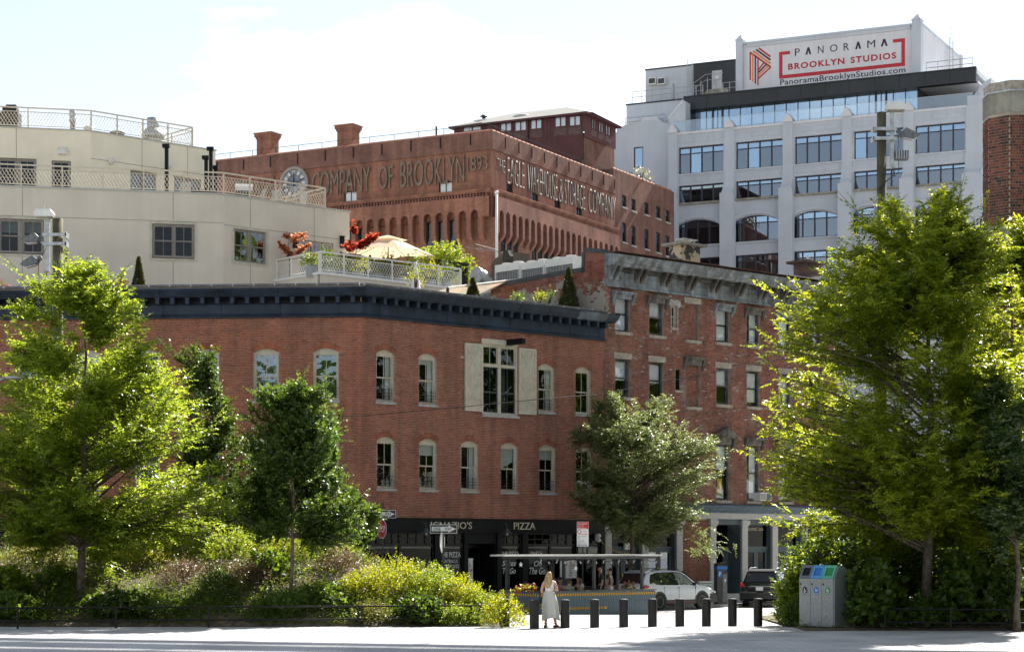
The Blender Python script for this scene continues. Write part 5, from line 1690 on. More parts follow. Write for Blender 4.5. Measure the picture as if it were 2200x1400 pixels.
for F, hs, gm in ((EL, hL, 'trim_cream'), (ER, hR, 'timber_dark')):
 for h in hs:
  w, hh = h[1] - h[0], h[3] - h[2]
  o = obj("window", MB().ring(0, w, 0, hh, .07, .08, .16).box(w / 2 - .03, w / 2 + .03, .085, .155, .07, hh - .07), M_['timber_dark'], eagle, F.Ms(h[0], h[2], 0))
  for k in range(2):
   mb = MB()
   xa, xb = (.07, w / 2 - .03) if k == 0 else (w / 2 + .03, w - .07)
   mb.poly([(xa, .12, .07), (xb, .12, .07), (xb, .12, hh - .07), (xa, .12, hh - .07)])
   obj("pane", mb, M_['curtain_white'] if F is EL else M_['glass_slate'], o, F.Ms(h[0], h[2], 0))
  obj("room", room_mb(0, w, 0, hh, .17, 1), M_['interior'], o, F.Ms(h[0], h[2], 0))
  obj("sill", MB().box(-.06, w + .06, -.1, .06, -.12, -.002), M_['stone_sill'], o, F.Ms(h[0], h[2], 0))
zt, zb = 29.1, 27.4
kw = dict(d=-.04, ext=.08)
letters("STORAGE", EL, 497, 590, 27.75, 29.0, M_['letter_bronze'], eagle, **kw)
letters("COMPANY", EL, 672, 797, 27.3, 29.05, M_['letter_bronze'], eagle, **kw)
letters("OF", EL, 815, 846, 27.35, 29.0, M_['letter_bronze'], eagle, **kw)
letters("BROOKLYN", EL, 862, 999, 27.3, 29.15, M_['letter_bronze'], eagle, **kw)
letters("1893", EL, 1005, 1049, 28.0, 28.95, M_['letter_bronze'], eagle, **kw)
kw = dict(d=-.03, ext=.07, off=-.02)
letters("THE", ER, 1064.5, 1082.5, 28.0, 28.85, M_['letter_grey'], eagle, **kw)
letters("EAGLE", ER, 1088, 1124, 27.35, 29.2, M_['letter_grey'], eagle, **kw)
letters("WAREHOUSE", ER, 1131.5, 1195, 27.3, 29.2, M_['letter_grey'], eagle, **kw)
letters("&", ER, 1199, 1207.5, 27.3, 29.0, M_['letter_grey'], eagle, **kw)
letters("STORAGE", ER, 1211, 1254.5, 27.3, 29.1, M_['letter_grey'], eagle, **kw)
letters("COMPANY", ER, 1262.5, 1320, 27.3, 29.1, M_['letter_grey'], eagle, **kw)
cs, cz = EL.s_at(633), EL.z_at(633, 395)
clk = obj("clock", MB().lathe([(1.0, 0), (1.22, 0), (1.25, .12), (1.2, .2), (1.05, .2), (1.0, .1)], 40, cap=False), M_['frame_taupe'], eagle, EL.Ms(cs, cz, 0) @ Matrix.Rotation(R(90), 4, 'X'), True)
mb = MB()
mb.lathe([(0.001, .05), (1.02, .05)], 40)
obj("clock_face", mb, M_['clock_glass'], clk, EL.Ms(cs, cz, 0) @ Matrix.Rotation(R(90), 4, 'X'))
for k in range(12):
 obj("numeral", MB().box(-.045, .045, -.09, -.06, .66, .95), M_['letter_white'], clk, EL.Ms(cs, cz, 0) @ Matrix.Rotation(R(30 * k), 4, 'Y'))
for k in range(24):
 obj("glazing_bar", cached('gbar', lambda: MB().box(-.07, .07, -.08, -.055, .58, .99).mesh("glazing_bar")), M_['sign_back'], clk, EL.Ms(cs, cz, 0) @ Matrix.Rotation(R(15 * k + 7.5), 4, 'Y') @ Matrix.Diagonal((.55, 1, 1, 1))) if k % 2 else None
obj("clock_ring", MB().lathe([(.6, .06), (.64, .06), (.64, .1), (.6, .1)], 32, cap=False), M_['letter_bronze'], clk, EL.Ms(cs, cz, 0) @ Matrix.Rotation(R(90), 4, 'X'))
obj("hand", MB().prism([(-.05, -.2), (.05, -.2), (.015, .85), (-.015, .85)], 'y', -.14, -.11), M_['ink_navy'], clk, EL.Ms(cs, cz, 0))
obj("hand", MB().prism([(-.06, -.2), (.06, -.2), (.02, .6), (-.02, .6)], 'y', -.17, -.145), M_['ink_navy'], clk, EL.Ms(cs, cz, 0) @ Matrix.Rotation(R(-58), 4, 'Y'))
for (px, y0, y1, lb) in ((558, 330, 288, "flared red brick chimney on the warehouse parapet above the clock's left"), (732, 312, 271, "flared red brick chimney on the warehouse parapet right of the clock")):
 s = EL.s_at(px)
 Yc = EL.Y(s) + 1.0
 p = EL.pt(s, ZE, 1.0)
 zt_ = CAMZ + (HY - y1) / FPX * Yc
 c = thing("chimney", lb, "chimney", (p.x, p.y, ZE - .4), EL.rz, "chimneys of the warehouse")
 h = zt_ - ZE + .4
 obj("stack", MB().box(-.62, .62, -.5, .5, 0, h - .45).box(-.68, .68, -.56, .56, h - .45, h - .3).box(-.75, .75, -.63, .63, h - .3, h - .08), M_['brick_eagle'], c, WM[c.name])
 obj("cap", MB().box(-.8, .8, -.68, .68, h - .08, h), M_['terracotta'], c, WM[c.name])
rr = obj("roof_rail", MB().box(0, LL, .5, .53, ZE + .62, ZE + .65), M_['iron'], eagle, EL.M)
for k in range(14):
 obj("post", cached('rrp', lambda: MB().box(-.015, .015, .5, .53, 0, .62).mesh("post")), M_['iron'], rr, EL.Ms(LL - 2 * k - .05, ZE, 0))
rr = obj("roof_rail", MB().box(0, LE1, .5, .53, ZE + .58, ZE + .61), M_['iron'], eagle, ER.M)
for k in range(10):
 obj("post", cached('rrp', None), M_['iron'], rr, ER.Ms(2 * k + .5, ZE - .03, 0))
obj("vent_pipe", MB().tube([(0, 1.5, ZE - .2), (0, 1.5, ZE + 1.1)], .06, 6), M_['black_paint'], eagle, EL.Ms(EL.s_at(914), 0, 0))
ZE2 = 31.35
hx = []
for (pxs, py0, py1) in (((1344, 1364, 1392, 1417, 1437), None, None),):
 for i, p in enumerate(pxs):
  s = ER.s_at(p)
  for (ya, yb) in ((419 + 8.1 * i, 445 + 8.1 * i), (478 + 7.0 * i, 520 + 7.5 * i)):
   hx.append((s - .42, s + .42, ER.z_at(p, yb), ER.z_at(p, ya)))
obj("wall", wall_mb(LE1, LE2, -.2, ZE2, hx, yf=.12, depth=.25), M_['brick_eagle_brown'], eagle, ER.M)
for h in hx:
 w, hh = h[1] - h[0], h[3] - h[2]
 sash_window(eagle, ER, (h[0] + h[1]) / 2, h[2], .84, round(hh, 2), 0, y=.2, casing=.06, frame_m=M_['timber_dark'], glass=M_['glass_slate'], cols=1, sill=(.12, .0, .06))
for k in range(int((LE2 - LE1) / .62)):
 obj("coping_tile", tl, M_['terracotta'], eagle, ER.Ms(LE1 + .62 * k, ZE2 + .02, .25))
obj("wall", MB().box(LE1 - .0, LE1 + .3, .13, 6, ZE - 3, ZE2), M_['brick_dark'], eagle, ER.M)
mb = MB()
mb.poly([tuple(p) for p in (EL.pt(0, ZE - .5, .3), EL.pt(LL, ZE - .5, .3), ER.pt(LE2, ZE - .5, .4), ER.pt(LE2, ZE - .5, 25), EL.pt(0, ZE - .5, 25))])
obj("roof", mb, M_['roof_tar'], eagle)
mb = MB()
mb.poly([tuple(ER.pt(LE2, z, d)) for z, d in ((-.2, .12), (ZE2, .12), (ZE2, 20), (-.2, 20))])
obj("end_wall", mb, M_['brick_dark'], eagle)
rl = obj("roof_rail", MB().box(ER.s_at(1375), LE2 - 2, .9, .93, ZE2 + .55, ZE2 + .58), M_['iron'], eagle, ER.M)
for k in range(5):
 obj("post", cached('rrp', None), M_['iron'], rl, ER.Ms(ER.s_at(1375) + 2 * k, ZE2 - .06, .4))
pc = P(1254, 700, 152)
PR = Fac(pc.x, 152, .5346, 1)
LPR = PR.s_at(1320)
LPL = 0
PLo = Fac(0, 0, 1, 0)
d0 = Fac(pc.x, 152, 1.9, -1)
LPL = -d0.s_at(977)
PL = Fac(pc.x - LPL * 1.9 / q, 152 + LPL / q, 1.9, -1)
zt_b = PL.z_at(1254, 285)
zt_m = PL.z_at(1254, 247)
zmid = PL.z_at(1254, 280)
pent = thing("penthouse", "maroon boarded penthouse with a grey hipped roof on top of the brick warehouse", "penthouse", (pc.x, 152, ZE - .4))
obj("base_wall", MB().box(LPL - 11, LPL, 0, .3, ZE - .5, zt_b), M_['brick_dark'], pent, PL.M)
obj("base_wall", MB().box(0, LPR, 0.001, .3, ZE - .5, zt_b + .001), M_['brick_eagle_brown'], pent, PR.M)
hm = []
for (a, b, ya, yb) in ((1076, 1101, 264, 286), (1107, 1133, 262, 285), (1141, 1166, 258, 281), (1193, 1218, 252, 276), (1224, 1249, 251, 274), (996, 1036, 270, 286)):
 hm.append((PL.s_at(a), PL.s_at(b), PL.z_at(a, yb - 1), PL.z_at(a, ya)))
hp = []
for (a, b, ya, yb) in ((1268, 1278, 254, 277), (1283, 1294, 260, 284), (1298, 1309, 267, 290)):
 hp.append((PR.s_at(a), PR.s_at(b), PR.z_at(a, yb), PR.z_at(a, ya)))
obj("boarding", wall_mb(0, LPL, zmid - 2.2, zt_m, hm, yf=-.12, depth=.12), M_['maroon'], pent, PL.M)
obj("boarding", wall_mb(-.12, LPR, zmid - .5, zt_m, hp, yf=-.12, depth=.12), M_['maroon'], pent, PR.M)
mb = MB()
for k in range(int(LPL / .3)):
 s = .3 * k + .12
 if not any(h[0] - .05 < s < h[1] + .05 for h in hm):
  mb.box(s - .02, s + .02, -.145, -.12, zmid - .3, zt_m - .05)
stuff(obj("batten", mb, M_['maroon'], pent, PL.M))
for F, hs in ((PL, hm), (PR, hp)):
 for h in hs:
  w, hh = h[1] - h[0], h[3] - h[2]
  o = obj("window", MB().ring(-.05, w + .05, -.05, hh + .05, .11, -.16, -.06).box(w / 2 - .03, w / 2 + .03, -.155, -.065, .06, hh - .06), M_['maroon'], pent, F.Ms(h[0], h[2], 0))
  for k in range(2):
   mb = MB()
   xa, xb = (.06, w / 2 - .03) if k == 0 else (w / 2 + .03, w - .06)
   mb.poly([(xa, -.1, .06), (xb, -.1, .06), (xb, -.1, hh - .06), (xa, -.1, hh - .06)])
   obj("pane", mb, M_['glass_bright'], o, F.Ms(h[0], h[2], 0))
  obj("blind", MB().box(.02, w - .02, -.05, -.03, 0, hh), M_['curtain_white'] if F is PL else M_['blind'], o, F.Ms(h[0], h[2], 0))
  if F is PL:
   obj("apron_brick", MB().box(-.05, w + .05, -.13, -.121, -.62, -.06), M_['brick_dark'], o, F.Ms(h[0], h[2], 0))
  else:
   obj("apron_brick", MB().box(-.05, w + .05, -.13, -.121, -.5, -.06), M_['brick_dark'], o, F.Ms(h[0], h[2], 0))
obj("eaves", MB().box(-.3, LPL + .3, -.5, .3, zt_m, zt_m + .14), M_['maroon'], pent, PL.M)
obj("eaves", MB().box(-.5, LPR + .3, -.5, .3, zt_m + .002, zt_m + .142), M_['maroon'], pent, PR.M)
c0, c1, c2, c3 = PL.pt(-.3, zt_m + .14, -.5), PR.pt(0, zt_m + .14, -.75), PR.pt(LPR + .3, zt_m + .14, -.5), PL.pt(-.3, zt_m + .14, 7)
r0, r1_ = PL.pt(3.2, zt_m + 1.6, 3.5), PL.pt(LPL - 3.2, zt_m + 1.6, 3.5)
mb = MB()
mb.poly([tuple(p) for p in (c0, c1, r1_, r0)])
mb.poly([tuple(p) for p in (c1, c2, r1_)])
mb.poly([tuple(p) for p in (c2, c3, r0, r1_)])
mb.poly([tuple(p) for p in (c3, c0, r0)])
obj("roof", mb, M_['shingle_grey'], pent)
obj("drain_pipe", MB().tube([(0, -.2, zmid - 3), (0, -.2, zt_m)], .07, 6), M_['maroon'], pent, PL.Ms(PL.s_at(1136), 0, 0))
s = PL.s_at(1098)
obj("skylight", MB().ell((0, 1.8, zt_m + .75), (.9, .6, .28), 12, 8).box(-.95, .95, 1.15, 2.45, zt_m + .4, zt_m + .7), M_['glass_clear'] if 0 else M_['sign_back'], pent, PL.Ms(s, 0, 0), True)
s = PL.s_at(1016)
st = obj("chimney_stack", MB().box(-.5, .5, 1.2, 2.0, zt_m, zt_m + .55).box(-.55, .55, 1.15, 2.05, zt_m + .55, zt_m + .85), M_['sign_face'], pent, PL.Ms(s, 0, 0))
obj("cowl", MB().lathe([(.14, zt_m + .85), (.14, zt_m + 1.1), (.3, zt_m + 1.12), (.3, zt_m + 1.17), (.1, zt_m + 1.3)], 10, (.1, 1.6, 0)), M_['iron'], st, PL.Ms(s, 0, 0))
hs = PL.s_at(1222)
hz = PL.z_at(1222, 311)
o = obj("window", MB().ring(-.38, .38, -.4, .4, .07, -.08, .0), M_['timber_dark'], pent, PL.Ms(hs, hz, 0))
for k, mm in ((0, 'glass_slate'), (1, 'glass_blue')):
 mb = MB()
 xa, xb = (-.31, -.02) if k == 0 else (.02, .31)
 mb.poly([(xa, -.03, -.33), (xb, -.03, -.33), (xb, -.03, .33), (xa, -.03, .33)])
 obj("pane", mb, M_['sign_back'] if k == 0 else M_['badge_blue'] if 0 else M_['glass_blue'], o, PL.Ms(hs, hz, 0))
# ================================================================== white loft building with the painted sign
wx = P(1450, 700, 170)
WD = (2.1, -1.0)
WF = Fac(wx.x, 170.0, *WD)                     # plane of the window walls, s = 0 at pixel 1450
wq = math.hypot(*WD)
sW = WF.s_at
LW = sW(2112)
loft = thing("white_loft", "tall white concrete loft building with a painted studio sign on its roof house", "building", (wx.x, 170, -.2), WF.rz)
cen = [(1457, 1554), (1580, 1681), (1707, 1808), (1834, 1940), (1966, 2073)]
def zW(px, py):
 return WF.z_at(px, py)
Zr1 = (zW(1505, 371), zW(1505, 313))
Zr2 = (zW(1505, 434), zW(1505, 396))
Zr3 = (zW(1620, 518), zW(1620, 462))
Zr4 = (zW(1620, 595), zW(1620, 546))
Zpar = zW(1505, 281)
bays = [(sW(a), sW(b)) for a, b in cen]
low = [(a - .42, b - .42 + .1) for a, b in bays]
holes = []
for (a, b) in bays:
 holes += [(a, b, *Zr1), (a, b, *Zr2)]
for (a, b) in low:
 holes += [(a, b, Zr3[0], Zr3[1], .55), (a, b, Zr4[0], Zr4[1])]
obj("wall", wall_mb(-.1, LW, 2, Zpar, holes, depth=.5), M_['white_wall'], loft, WF.M)
sP0 = sW(1321)
zp = zW(1380, 258)
hy_ = [(sW(1358), sW(1378), zW(1368, 358), zW(1368, 314))]
obj("pylon", wall_mb(sP0 - 3, sW(1437), 2, zp - .75, hy_, yf=.4, depth=.3), M_['white_wall'], loft, WF.M)
obj("pylon_head", MB().prism([(sP0, zp - .75), (sW(1437), zp - .75), (sW(1437), zp - .5), (sW(1400), zp), (sW(1372), zp + .02), (sW(1345), zp - .1), (sP0, zp - .5)], 'y', .4, 1.2), M_['white_wall'], loft, WF.M)
obj("pylon_cap", MB().prism([(sW(1366), zp - .1), (sW(1415), zp - .2), (sW(1404), zp + .35), (sW(1376), zp + .4)], 'y', .8, 2.6), M_['sign_white'], loft, WF.M)
o = obj("window", MB().ring(hy_[0][0], hy_[0][1], hy_[0][2], hy_[0][3], .08, .45, .55), M_['frame_plum'], loft, WF.M)
mb = MB()
mb.poly([(hy_[0][0], .5, hy_[0][2]), (hy_[0][1], .5, hy_[0][2]), (hy_[0][1], .5, hy_[0][3]), (hy_[0][0], .5, hy_[0][3])])
obj("pane", mb, M_['glass_blue'], o, WF.M)
obj("room", room_mb(hy_[0][0], hy_[0][1], hy_[0][2], hy_[0][3], .56, 2), M_['interior'], o, WF.M)
pil = [(1437, 1456), (1557, 1578), (1683, 1704), (1810, 1831), (1942, 1964), (2076, 2112)]
zf = zW(1560, 425)
for i, (a, b) in enumerate(pil):
 sa, sb = sW(a), sW(b)
 m = obj("pilaster", MB().box(sa, sb, -.14, .0, Zr2[0] - .3, Zpar + .0), M_['white_wall'], loft, WF.M)
 zt = Zr2[0] + .55
 mb = MB().prism([(-.14, zt + 1.6), (-.2, zt + .9), (-.4, zt + .35), (-.75, zt), (-.75, zt - .05), (0, zt - .05), (0, zt + 1.6)], 'x', sa - .05, sb + .05)
 obj("flared_foot", mb, M_['white_wall'], loft, WF.M)
 obj("pier", MB().box(sa - .2, sb + .12, -.75, 0, 2, zt - .052), M_['white_wall'], loft, WF.M)
 if i < 5:
  obj("finial", MB().prism([(sa + .02, Zpar), (sb - .02, Zpar), (sb - .02, Zpar + .25), ((sa + sb) / 2, Zpar + .75), (sa + .02, Zpar + .25)], 'y', -.3, .5), M_['sign_white'], loft, WF.M)
for k, (a, b) in enumerate(bays):
 w = b - a
 obj("parapet_band", MB().box(a - .55, b + .52, -.1, 0, Zpar - .18, Zpar + .002), M_['sign_white'], loft, WF.M)
 for (z0, z1) in ((Zr1[1] + .35, Zpar - .45), (Zr2[1] + .25, Zr1[0] - .3)):
  for q in range(3):
   xa, xb = a + .15 + (w - .3) * q / 3, a + .15 + (w - .3) * (q + 1) / 3
   obj("spandrel_panel", MB().ring(xa + .04, xb - .04, z0, z1, .05, -.03, -.001), M_['white_wall'], loft, WF.M)
 obj("sill_band", MB().box(a - .2, b + .2, -.1, .3, Zr1[0] - .14, Zr1[0] - .002), M_['white_wall'], loft, WF.M)
 obj("sill_band", MB().box(a - .2, b + .1, -.25, .3, Zr2[0] - .16, Zr2[0] - .002), M_['concrete'], loft, WF.M)
 la, lb = low[k]
 obj("sill_band", MB().box(la - .2, lb + .2, -.12, .3, Zr3[0] - .14, Zr3[0] - .002), M_['white_wall'], loft, WF.M)
 ap = arc_pts(la - .12, lb + .12, Zr3[1] + .34, .62, 11)
 ip = arc_pts(la - .0, lb + .0, Zr3[1] + .1, .56, 11)
 mb = MB()
 for j in range(10):
  mb.prism([ip[j], ip[j + 1], ap[j + 1], ap[j]], 'y', -.16, 0)
 obj("arch_moulding", mb, M_['white_wall'], loft, WF.M)
 rows = [(a, b, *Zr1, 0, True), (a, b, *Zr2, 0, True), (la, lb, *Zr3, .55, False), (la, lb, *Zr4, 0, False)]
 for r_i, (x0, x1, z0, z1, rise, up) in enumerate(rows):
  w = x1 - x0
  yy = .28
  n = 4
  ztr = z0 + (z1 - z0) * (.76 if r_i < 2 else .72)
  mb = MB()
  mb.box(x0, x1, yy, yy + .1, z0, z0 + .1).box(x0, x1, yy, yy + .1, z1 - .1 - rise * 0, z1)
  for j in range(n + 1):
   x = x0 + w * j / n
   mb.box(max(x0, x - .06), min(x1, x + .06), yy + .002, yy + .098, z0 + .1, z1 - .1)
  mb.box(x0, x1, yy + .006, yy + .094, ztr - .04, ztr + .04)
  o = obj("window", mb, M_['frame_plum'], loft, WF.M)
  for j in range(n):
   xa, xb = x0 + w * j / n + .06, x0 + w * (j + 1) / n - .06
   for (zc, zd, gm) in ((z0 + .1, ztr - .04, 'glass_slate'), (ztr + .04, z1 - .1, 'glass_blue')):
    if gm == 'glass_slate' and ((r_i, k, j) in ((0, 0, 1), (0, 1, 1), (1, 0, 0), (0, 3, 0), (1, 0, 3))):
     gm = 'glass_blue'
    mb = MB()
    mb.poly([(xa, yy + .05, zc), (xb, yy + .05, zc), (xb, yy + .05, zd), (xa, yy + .05, zd)])
    obj("pane", mb, M_[gm if r_i < 3 or k > 0 else 'glass_slate'], o, WF.M)
  obj("room", room_mb(x0 - .02, x1 + .02, z0 - .02, z1, .5, 3.0), M_['interior_grey'] if r_i < 2 else M_['interior'], o, WF.M)
ga, gb = sW(2078), LW
zg0 = zW(2080, 240)
obj("gable", MB().box(ga + .02, gb, -.02, 1.2, Zpar - .5, zW(2095, 205)), M_['white_wall'], loft, WF.M)
sl_ = MB().prism([(ga, zg0), (ga, zg0 + 1.1), (ga + .5, zW(2090, 190)), (sW(2105), zW(2105, 172)), (sW(2122), zW(2122, 160)), (sW(2122), zW(2122, 195)), (gb, zg0)], 'y', 1.21, 6)
obj("gable_slope", sl_, M_['white_wall'], loft, WF.M)
SW_ = Fac(WF.pt(LW, 0).x, WF.pt(LW, 0).y, .567, 1.0)
obj("side_wall", MB().box(0, 22, 0, .3, 2, zW(2105, 195)), M_['white_wall'], loft, SW_.M)
GF = WF.inward(2.2)
gz0, gz1 = GF.z_at(1500, 284), GF.z_at(1500, 233)
g0, g1 = GF.s_at(1470), GF.s_at(1972)
kk = 20
gs = obj("glazed_storey", MB().box(g0, g1, -.05, .1, gz0 - .4, gz0), M_['panel_black'], loft, GF.M)
gw = (g1 - g0) / kk
for j in range(kk + 1):
 obj("mullion", cached('mull', lambda: MB().box(-.03, .03, -.06, .06, gz0, gz1).mesh("mullion")), M_['panel_black'], gs, GF.Ms(g0 + gw * j, 0, 0))
for j in range(kk):
 obj("pane", cached('gpane', lambda: (lambda m_: (m_.poly([(.03, 0, gz0), (gw - .03, 0, gz0), (gw - .03, 0, gz1), (.03, 0, gz1)]), m_)[1])(MB()).mesh("pane")), M_['glass_blue'], gs, GF.Ms(g0 + gw * j, 0, 0))
for p in (1592, 1712, 1834, 1960):
 s = GF.s_at(p)
 obj("inner_column", MB().box(s - .25, s + .25, .4, .9, gz0, gz1), M_['sign_white'], gs, GF.M)
for p in (1542, 1893):
 s = GF.s_at(p)
 obj("terrace_door", MB().ring(s - .5, s + .5, gz0, gz0 + 2.0, .13, -.12, -.061), M_['panel_black'], gs, GF.M)
mb = room_mb(g0, g1, gz0 - .1, gz1 + .1, .3, 6)
obj("room", mb, M_['sign_back'], gs, GF.M)
BFc = WF.inward(1.5)
bz0, bz1 = BFc.z_at(1500, 234), BFc.z_at(1500, 207)
b0, b1 = BFc.s_at(1469), BFc.s_at(2097)
nb = 12
for j in range(nb):
 obj("fascia_panel", MB().box(b0 + (b1 - b0) * j / nb + .01, b0 + (b1 - b0) * (j + 1) / nb - .01, 0, .7, bz0, bz1), M_['panel_black'], loft, BFc.M)
obj("roof_edge", MB().box(b0, b1, -.08, .3, bz1 + .002, bz1 + .1), M_['panel_black'], loft, BFc.M)
obj("roof_deck", MB().box(b0, b1, .3, 18, bz1 - .4, bz1), M_['white_wall'], loft, BFc.M)
obj("soffit", MB().box(g1, b1, .71, 9, bz0 + .05, bz0 + .2), M_['sign_white'], loft, BFc.M)
obj("terrace_back", MB().box(g1 + .1, b1, 7.5, 7.8, gz0 - .4, gz1), M_['concrete'], loft, GF.M)
obj("terrace_side", MB().box(g1, g1 + .12, .1, 7.5, gz0, gz1), M_['panel_black'], loft, GF.M)
obj("terrace_floor", MB().box(-.1, LW, .2, 12, Zpar - .6, Zpar - .45), M_['roof_tar'], loft, WF.M)
for k in range(5):
 a, b = (bays[k][0] - .6, bays[k][1] + .6)
 o = obj("balustrade_pane", MB().box(a + .03, b - .03, .25, .27, Zpar - .02, Zpar + 1.02), M_['glass_clear'], loft, WF.M)
 obj("balustrade_rail", MB().box(a, b, .24, .28, Zpar + 1.021, Zpar + 1.05), M_['steel'], loft, WF.M)
def roof_box(px0, px1, ytop, ybot, d, material, name="roof_block", depth=6.0, cap=True):
 F = WF.inward(d)
 a, b = F.s_at(px0), F.s_at(px1)
 z0, z1 = F.z_at(px0, ybot), F.z_at(px0, ytop)
 o = obj(name, MB().box(a, b, 0, depth, z0, z1), material, loft, F.M)
 if cap:
  obj("coping", MB().box(a - .05, b, -.06, depth, z1 + .002, z1 + .12), M_['panel_black'], o, F.M)
 return F, a, b, z0, z1
roof_box(1346, 1470, 227, 300, 2.6, M_['white_wall'])
F6, a6, b6, z06, z16 = roof_box(1387, 1491, 152, 232, 5.0, M_['white_wall'])
F7, a7, b7, z07, z17 = roof_box(1490, 1583, 140, 225, 4.2, M_['panel_black'], depth=8)
obj("slanted_wall", MB().prism([(sW(1434), zW(1434, 262)), (sW(1434), zW(1434, 253)), (sW(1464), zW(1464, 216)), (sW(1470), zW(1470, 216)), (sW(1470), zW(1470, 290)), (sW(1437), zW(1437, 290))], 'y', .3, 1.5), M_['white_wall'], loft, WF.M)
obj("slanted_coping", MB().prism([(sW(1433), zW(1433, 256)), (sW(1433), zW(1433, 251)), (sW(1464), zW(1464, 213)), (sW(1466), zW(1466, 217))], 'y', .25, 1.6), M_['sign_white'], loft, WF.M)
s = F7.s_at(1541)
obj("roof_door", MB().box(s - .45, s + .45, -.08, 0, F7.z_at(1541, 193), F7.z_at(1541, 152)), M_['sign_back'], loft, F7.M)
obj("notice", MB().box(s - .12, s + .15, -.1, -.081, F7.z_at(1541, 171), F7.z_at(1541, 164)), M_['sign_face'], loft, F7.M)
for i, p in enumerate((1404, 1424)):
 s = F6.s_at(p)
 z = F6.z_at(p, 176)
 t = thing("air_conditioner", ("left of the two white wall air conditioners on the loft's roof block", "right of the two white wall air conditioners on the loft's roof block")[i], "air conditioner", tuple(F6.pt(s, z - .32, 0)), F6.rz, "roof air conditioners")
 obj("case", MB().box(-.36, .36, -.4, 0, 0, .62), M_['white_metal'], t, WM[t.name])
 obj("grille", MB().box(-.29, .29, -.42, -.4, .1, .54), M_['dark_grey'], t, WM[t.name])
def pipe_rail(F, a, b, z0, h, n, name="roof_railing"):
 mb = MB()
 for zz in (z0 + h, z0 + h * .55):
  mb.tube([(a, 0, zz), (b, 0, zz)], .03, 5)
 o = obj(name, mb, M_['galv'], loft, F.M)
 for k in range(n + 1):
  obj("post", cached(('pr', round(h, 2)), lambda: MB().tube([(0, 0, 0), (0, 0, h)], .03, 5).mesh("post")), M_['galv'], o, F.Ms(a + (b - a) * k / n, z0, 0))
FR = WF.inward(2.7)
pipe_rail(FR, FR.s_at(1358), FR.s_at(1442), FR.z_at(1358, 224), 1.05, 4)
FR = WF.inward(2.2)
zb_ = BFc.z_at(1500, 206)
pipe_rail(FR, FR.s_at(1452), FR.s_at(1510), zb_, 1.05, 4)
pipe_rail(FR, FR.s_at(1553), FR.s_at(1582), zb_, 1.05, 2)
mb = MB()
F = WF.inward(3.4)
s0_, s1_, z0_ = F.s_at(1490), F.s_at(1530), F.z_at(1500, 203)
for dz in (0, .5):
 mb.tube([(s0_, 0, z0_ + .5 + dz), (s1_ - 0.6, 0, z0_ + 1.15 + dz), (s1_ + 1.0, 0, z0_ + 1.15 + dz)], .03, 5)
for t in (0, .4, .75, 1.0):
 mb.tube([(s0_ + (s1_ - s0_) * t, 0, z0_), (s0_ + (s1_ - s0_) * t, 0, z0_ + .9 + .65 * t)], .03, 5)
obj("stair_rail", mb, M_['galv'], loft, F.M)
obj("roof_steps", MB().prism([(s0_ + .6, z0_ - .2), (s1_ + 1.2, z0_ - .2), (s1_ + 1.2, z0_ + .35), (s1_ - .5, z0_ + .35)], 'y', .1, 1.0), M_['concrete'], loft, F.M)
FR = WF.inward(2.0)
pipe_rail(FR, FR.s_at(1990), FR.s_at(2090), zb_ - .1, 1.0, 4)
FR = WF.inward(.9)
pipe_rail(FR, FR.s_at(1344), FR.s_at(1430), zp - .3, .8, 3)
for (F_, p, y0, y1) in ((F6, 1484, 220, 128), (F7, 1521, 0, 0), (F6, 1443, 260, 222)):
 if y0 == 0:
  continue
 s = F_.s_at(p)
 z0, z1 = F_.z_at(p, y0), F_.z_at(p, y1)
 o = obj("roof_ladder", MB().box(s - .25, s - .2, -.3, -.25, z0, z1).box(s + .2, s + .25, -.3, -.25, z0, z1), M_['galv'], loft, F_.M)
 for k in range(int((z1 - z0) / .35)):
  obj("rung", MB().box(s - .2, s + .2, -.29, -.26, z0 + .2 + .35 * k, z0 + .23 + .35 * k), M_['galv'], o, F_.M)
obj("conduit", MB().tube([(F6.s_at(1447), -.06, z06), (F6.s_at(1447), -.06, F6.z_at(1447, 180))], .07, 6), M_['sign_back'], loft, F6.M)
SF = WF.inward(2.8)
s0, s1 = SF.s_at(1584), SF.s_at(1979)
sz0 = SF.z_at(1590, 202)
sz1 = SF.z_at(1590, 97)
obj("sign_house", MB().box(s0, s1, .05, .4, sz0 - 1, sz1), M_['sign_white'], loft, SF.M)
obj("sign_house_coping", MB().box(s0, s1, -.1, .5, sz1 + .002, sz1 + .16).box(s0 + .9, s1 - .9, -.04, .049, sz1 - .28, sz1), M_['white_wall'], loft, SF.M)
for (a, b) in ((1583, 1597.5), (1961, 1980)):
 sa, sb = SF.s_at(a), SF.s_at(b)
 o = obj("sign_pier", MB().box(sa, sb, -.3, .6, sz0 - 1.2, sz1 + .35).box(sa - .05, sb + .05, -.35, .65, sz1 + .35, sz1 + .42), M_['white_wall'], loft, SF.M)
 mb = MB()
 cx, hw = (sa + sb) / 2, (sb - sa) / 2
 for (p, q_) in (((-1, -1), (1, -1)), ((1, -1), (1, 1)), ((1, 1), (-1, 1)), ((-1, 1), (-1, -1))):
  mb.poly([(cx + hw * p[0], .15 + .45 * p[1], sz1 + .42), (cx + hw * q_[0], .15 + .45 * q_[1], sz1 + .42), (cx, .15, sz1 + .95)])
 obj("pier_cap", mb, M_['sign_white'], o, SF.M)
SS = Fac(SF.pt(s1, 0).x, SF.pt(s1, 0).y, .567, 1.0)
ls = SS.s_at(2066)
za, zb2 = sz1, SS.z_at(2060, 125)
obj("side_wall", MB().prism([(.0, bz1 - .2), (ls, bz1 - .2), (ls, zb2), (0, sz1)], 'y', 0, .3), M_['sign_white'], loft, SS.M)
